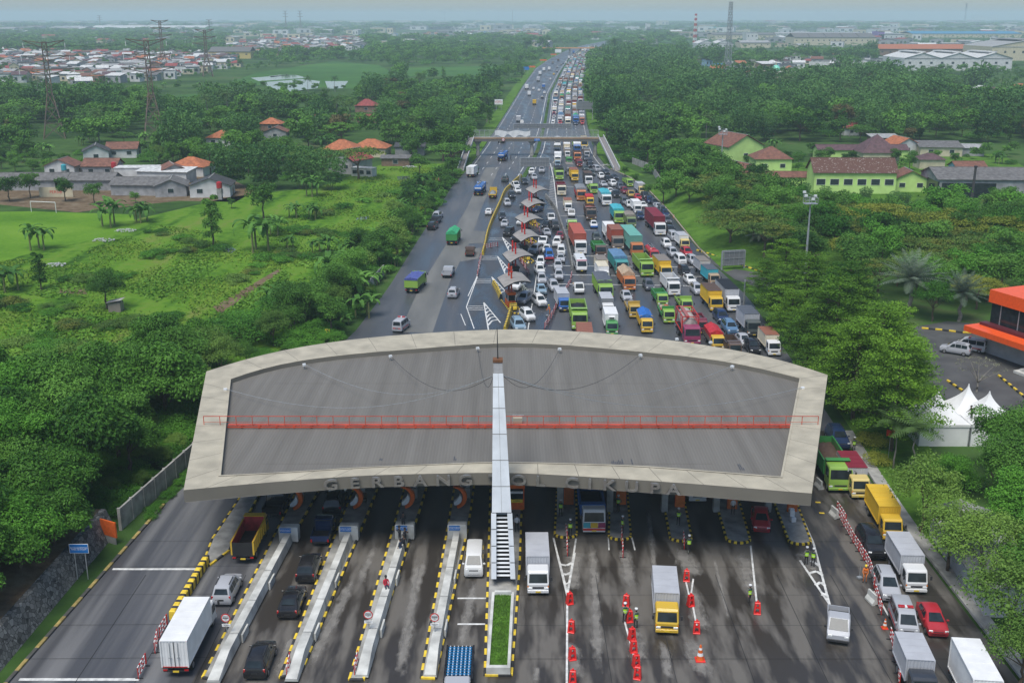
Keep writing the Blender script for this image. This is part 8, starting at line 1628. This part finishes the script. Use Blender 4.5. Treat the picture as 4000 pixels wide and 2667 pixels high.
p = G(1424,1962,.2); t = thing('chair','brown chair beside the card reader under the canopy','chair',(p.x,p.y,.2)); b = MB(); b.box((0,0,.42),(.42,.42,.06),M_wood); obj('seat',b,t); b = MB(); b.box((0,.2,.75),(.42,.05,.5),M_wood); obj('backrest',b,t); b = MB(); [b.box((sx * .18,sy * .18,.2),(.05,.05,.4),M_wood) for sx in (-1,1) for sy in (-1,1)]; obj('leg',b,t)
# ---------------------------------------------------------------- people
def person_mesh(pose):
 """one continuous figure grown over a posed skeleton with fingered hands"""
 arms = {'down': ((.23,.02,1.13),(.25,.10,.88)),'behind': ((.25,-.08,1.14),(.06,-.20,.93)),'hips': ((.33,-.06,1.14),(.19,.08,1.0)),'camera': ((.25,.14,1.2),(.10,.30,1.42)),'sweep': ((.22,.25,1.1),(.12,.48,.92)),'sit': ((.24,.1,1.12),(.14,.30,.98)),'walk': ((.24,.06,1.13),(.26,.22,.95)),'climb': ((.26,.25,1.05),(.2,.5,.95))}[pose]
 v = [(0,0,.95),(0,-.01,1.12),(0,-.02,1.32),(0,-.015,1.44),(0,.0,1.52),(0,.015,1.60),(0,.01,1.72)]; r = [(.155,.115),(.145,.105),(.165,.115),(.075,.07),(.06,.065),(.088,.10),(.075,.085)]; e = [(0,1),(1,2),(2,3),(3,4),(4,5),(5,6)]
 bend = .18 if pose in ('sweep','climb') else 0
 for i in range(1,7): v[i] = (v[i][0],v[i][1] + bend * (v[i][2] - .95) * 1.5,v[i][2] - bend * .3 * (v[i][2] - .95))
 def add(p,rad,par): v.append(p); r.append(rad if isinstance(rad,tuple) else (rad,rad)); e.append((par,len(v) - 1)); return len(v) - 1
 for s in (1,-1):
  sh = add((s * .17,-.02 + bend * .5,1.38 - bend * .1),.065,2); el = add((s * arms[0][0],arms[0][1],arms[0][2]),.045,sh); wr = add((s * arms[1][0],arms[1][1],arms[1][2]),.030,el)
  d = (Vector(v[wr]) - Vector(v[el])).normalized(); u = d.cross(Vector((0,1,0.2))).normalized(); w_ = d.cross(u); pm2 = Vector(v[wr]) + d * .07; pa = add(tuple(pm2),(.034,.018),wr)
  for k,(o_,ln) in enumerate(((-.027,.07),(-.009,.08),(.009,.075),(.027,.058))):
   a = add(tuple(pm2 + u * o_ + d * .03),.010,pa); add(tuple(pm2 + u * o_ + d * (.03 + ln * .6) + w_ * .018),.008,a)
  add(tuple(pm2 + u * -.045 + w_ * .015 - d * .01),.010,pa)
  if pose == 'sit': hp = add((s * .09,.03,.93),.085,0); kn = add((s * .12,.45,.90),.06,hp); an = add((s * .12,.50,.48),.04,kn); add((s * .12,.64,.44),(.045,.03),an)
  elif pose == 'walk': hp = add((s * .09,.0,.88),.085,0); kn = add((s * .09,.12 * s + .06,.50),.058,hp); an = add((s * .09,.24 * s,.09),.04,kn); add((s * .09,.24 * s + .14,.045),(.045,.032),an)
  else: hp = add((s * .09,.0,.88),.085,0); kn = add((s * .11,.02,.49),.058,hp); an = add((s * .12,-.01,.09),.04,kn); add((s * .14,.14,.045),(.045,.032),an)
 add((0,.115 + bend * .9,1.60 - bend * .2),.018,5)
 for s in (1,-1): add((s * .088,.01 + bend * .9,1.60 - bend * .2),(.012,.028),5)
 me = bpy.data.meshes.new('figure'); me.from_pydata(v,e,[]); o = bpy.data.objects.new('figure',me); C.objects.link(o); o.modifiers.new('skin','SKIN'); o.modifiers.new('sub','SUBSURF').levels = 1
 o.modifiers['sub'].render_levels = 1
 for sv,rad in zip(me.skin_vertices[0].data,r): sv.radius = rad
 me.skin_vertices[0].data[0].use_root = True
 bpy.context.view_layer.update(); out = bpy.data.meshes.new_from_object(o.evaluated_get(bpy.context.evaluated_depsgraph_get())); bpy.data.objects.remove(o); return out,bend
PM = {}
def person(px,py,pose,rz,label,shirt,trousers,vest=None,hat=None,z=.056,sleeves=True,group=None,shoe=(.015,.015,.015),sit=False,skirt=False):
 if pose not in PM: PM[pose] = person_mesh(pose)
 base,bend = PM[pose]; me = base.copy(); me.name = 'person'
 fab = lambda n,c: mat(f'{n} cloth {c}',c if isinstance(c,tuple) else PAL[c],rough=.85,var=.12,scale=6)
 for m_ in (fab('shirt',shirt),fab('trouser',trousers),M_skin,mat('black shoe',(.015,.015,.015),rough=.4),mat('dark hair',(.012,.01,.01),rough=.6),mat('eye',(.02,.02,.02),rough=.3),mat('lip',(.2,.06,.05),rough=.5)): me.materials.append(m_)
 idx = []
 for p in me.polygons:
  c = p.center; zz = c.z + bend * .3 * max(0,c.z - .95); yy = c.y - bend * max(0,c.z - .95) * 1.5
  if pose == 'sit': k = 3 if c.z < .52 and c.y > .3 else (1 if c.z < .98 else (0 if c.z < 1.47 else 2))
  else: k = 3 if c.z < .11 else (1 if c.z < .96 and abs(c.x) < .215 and c.y > -.16 and not (pose in ('sweep','climb') and c.y > .3) else (0 if zz < 1.465 else 2))
  if k == 0 and zz < (1.02 if pose in ('down','walk','hips','sit') else .99) and abs(c.x) > .215: k = 2
  if k == 2 and zz > 1.5:
   if zz > 1.66 or yy < -.03: k = 4
   elif yy > .075 and abs(abs(c.x) - .033) < .014 and 1.605 < zz < 1.635: k = 5
   elif yy > .085 and abs(c.x) < .028 and 1.545 < zz < 1.56: k = 6
  idx.append(k)
 me.polygons.foreach_set('material_index',idx); me.polygons.foreach_set('use_smooth',[True] * len(idx)); me.update()
 p = G(px,py,z); o = thing('person',label,'person',(p.x,p.y,z - (.45 if sit else 0)),R(rz),group,data=me)
 ho = bend * .72; hz = -.2 * bend
 if vest:
  b = MB(); vm = mat('hi-vis ' + vest,{'yellow': (.45,.80,.02),'orange': (.85,.20,.02)}[vest],rough=.6,var=.05); dk = mat('vest dark yoke',(.02,.05,.04),rough=.8)
  rg = lambda zz,a,bb: [(a * math.cos(t_),bend * max(0,zz - .95) * 1.5 - .015 + bb * math.sin(t_),zz - bend * .3 * max(0,zz - .95)) for t_ in np.linspace(0,2 * math.pi,17)[:-1]]
  b.loft([rg(.93,.185,.145),rg(1.12,.175,.135),rg(1.28,.19,.14)],vm,caps=False); b.loft([rg(1.28,.19,.14),rg(1.38,.185,.135),rg(1.44,.10,.095)],dk if vest == 'yellow' else vm,caps=False)
  b.loft([rg(1.06,.181,.141),rg(1.10,.180,.140)],M_white,caps=False); obj('vest',b,o,smooth=60)
 if hat in ('white','helmet','cap','black'):
  hm = {'white': M_white,'helmet': M_yel,'cap': mat('dark cap',(.02,.02,.025),rough=.8),'black': mat('dark cap',(.02,.02,.025),rough=.8)}[hat]; b = MB(); rg = lambda zz,a: [(a * math.cos(t_),ho + .01 + a * 1.1 * math.sin(t_),zz + hz) for t_ in np.linspace(0,2 * math.pi,15)[:-1]]
  b.loft([rg(1.66,.10),rg(1.70,.115),rg(1.75,.135 if hat == 'white' else .105),rg(1.785,.12 if hat == 'white' else .075),rg(1.80,.04)],hm); b.box((0,ho + .12,1.675 + hz),(.15,.10,.015),M_bumper if hat == 'white' else hm); obj('cap',b,o,smooth=50)
 return o
OFF = dict(shirt=(.16,.155,.13),trousers=(.025,.022,.02),vest='yellow',hat='white',group='traffic officers in yellow vests')
for px,py,pose,rz,lab in [(2190,2016,'down',170,'officer in yellow vest and white cap beside an orange board, left of the painted lorry'),(2227,2094,'down',0,'officer in yellow vest seen from behind at the first rounded island tip'),(2414,1998,'hips',140,'officer in yellow vest hands on hips right of the painted lorry'),(2431,2081,'down',120,'officer in yellow vest at the second rounded island tip'),(2649,2050,'hips',150,'officer in yellow vest on the island left of the white lorry under the canopy'),(2690,2159,'walk',10,'officer in yellow vest walking at the third rounded island tip'),(2440,2431,'behind',5,'officer in yellow vest, left of the pair beside the red barriers'),(2483,2453,'behind',20,'officer in yellow vest, right of the pair beside the red barriers'),(3148,2206,'hips',10,'officer in yellow vest, left of the pair beside the white hatching'),(3174,2212,'down',-40,'officer in yellow vest, right of the pair beside the white hatching'),(2926,2358,'walk',200,'lone officer in yellow vest standing on the open lane'),(3334,1765,'down',0,'officer in yellow vest on the verge beside the dark blue car')]:
 person(px,py,pose,rz,lab,z=.2 if py < 2100 and px < 3000 else .056,**OFF)
person(2862,2008,'down',180,'person in white shirt and dark trousers before an orange board',(.6,.6,.6),(.02,.02,.02),hat='black',z=.2); person(2019,2076,'down',180,'woman in white shirt standing beside the orange booth at the mast',(.6,.6,.6),(.02,.02,.02),hat='black',z=.2)
person(3377,2274,'sweep',160,'worker in orange overalls with yellow helmet sweeping beside the barrier fences','orange','orange','orange','helmet'); person(2147,1231,'sweep',100,'worker in orange overalls sweeping between minivans and barrier fences','orange','orange','orange','helmet')
for px,py,lab in ((3357,2262,'grey dustpan in front of the sweeping worker at the right'),(2137,1236,'grey dustpan beside the orange worker behind the canopy')):
 p = G(px,py); b = MB(); b.box((0,0,.12),(.4,.35,.2),M_galv,.3,.03); b.cyl((0,.1,.2),(.1,.3,1.0),.015,.015,M_galv,6); thing('dustpan',lab,'dustpan',(p.x,p.y,.056),data=b)
person(1995,627,'walk',-80,'dark figure walking across the left carriageway behind the blue tanker',(.02,.02,.025),(.02,.02,.03),hat='cap'); person(3793,1640,'climb',100,'person in brown climbing between the white tents',(.05,.04,.03),(.06,.05,.04),hat='cap',z=2.7)
NAVY = (.012,.02,.05)
for px,py,pose,rz,lab,z in [(1576,2068,'camera',180,'person in dark clothes at the end block of the third guard wall',1.05),(1562,2122,'camera',120,'photographer in black sitting high on the third guard wall',.45),(1583,2130,'camera',230,'person in black beside the third guard wall, nearest to its end block',.2),(1565,2172,'down',60,'person in blue jeans standing at the third guard wall',.2),(1578,2155,'camera',200,'person in black in the middle of the group at the third guard wall',.2)]:
 person(px,py,pose,rz,lab,(.02,.022,.03) if 'jeans' not in lab else (.03,.04,.07),(.02,.02,.025) if 'jeans' not in lab else (.07,.12,.22),hat='black',z=z)
o = person(1508,2285,'sit',200,'person in red jacket sitting on the third guard wall',(.45,.02,.04),NAVY,hat='cap',z=1.1,sit=False); o.location.z = .25
p = G(3480,1690,3); b = MB(); b.box((0,0,3.0),(.9,.1,.7),M_red); b.cyl((0,0,0),(0,0,3.4),.03,.03,M_galv,6); thing('banner','small red banner hanging beside the slim palms','banner',(p.x,p.y,0),data=b)
# ---------------------------------------------------------------- hazy air
hz = bpy.data.materials.new('hazy air'); hz.use_nodes = True; hn = hz.node_tree.nodes; hn.remove(hn['Principled BSDF']); pv = hn.new('ShaderNodeVolumePrincipled'); pv.inputs['Color'].default_value = (.72,.90,1.0,1); pv.inputs['Density'].default_value = .00019; pv.inputs['Anisotropy'].default_value = 0
hz.node_tree.links.new(pv.outputs[0],hn['Material Output'].inputs['Volume'])
b = MB(); b.box((0,5440,44),(18400,11400,90),hz); ho_ = struct('haze',b,'stuff')
# ---------------------------------------------------------------- labels that single each thing out
def finish_labels():
 tops = [o for o in C.objects if o.parent is None and o.get('label')]
 used = {}
 for o in tops: used.setdefault(o['label'].lower(),[]).append(o)
 pts = [(o,o.matrix_basis.translation.copy()) for o in tops]
 uniq = [(o,p) for o,p in pts if len(used[o['label'].lower()]) == 1 and len(o['label'].split()) <= 9 and p.length > 1 and o.get('category') not in ('tree','bush','shrub','banana plant','barrier','kerb','traffic island','house','power line')]
 taken = set(used)
 for o in AUTO:
  if len(o['label'].split()) < 4: o['label'] += ' in the left carriageway' if o['group'].startswith('vehicles leaving') else ' in the dense queue'
 tops = [o for o in C.objects if o.parent is None and o.get('label')]; used = {}
 for o in tops: used.setdefault(o['label'].lower(),[]).append(o)
 for o in AUTO:
  L0_ = o['label']
  if len(used[L0_.lower()]) == 1: continue
  p = o.matrix_basis.translation; c = sorted(((q - p).length,i) for i,(u,q) in enumerate(uniq) if u is not o)
  for d,i in c[:8]:
   u,q = uniq[i]; dv = p - q; rel = ('behind' if dv.y > 0 else 'in front of') if abs(dv.y) > abs(dv.x) * 1.3 else ('right of' if dv.x > 0 else 'left of')
   n = f"{L0_}, {rel} the {u['label']}"
   if len(n.split()) <= 16 and n.lower() not in taken and d < 60: o['label'] = n; taken.add(n.lower()); break
  else:
   c2 = sorted(((q - p).length,i) for i,(u,q) in enumerate(uniq) if u is not o and len(u['label'].split()) <= 6)
   for d,i in c2[:10]:
    u,q = uniq[i]; dv = p - q; rel = ('just behind' if dv.y > 0 else 'just in front of') if abs(dv.y) > abs(dv.x) * 1.3 else ('to the right of' if dv.x > 0 else 'to the left of'); n = f"{L0_}, {rel} the {u['label']}"
    if len(n.split()) <= 16 and n.lower() not in taken: o['label'] = n; taken.add(n.lower()); break
finish_labels()
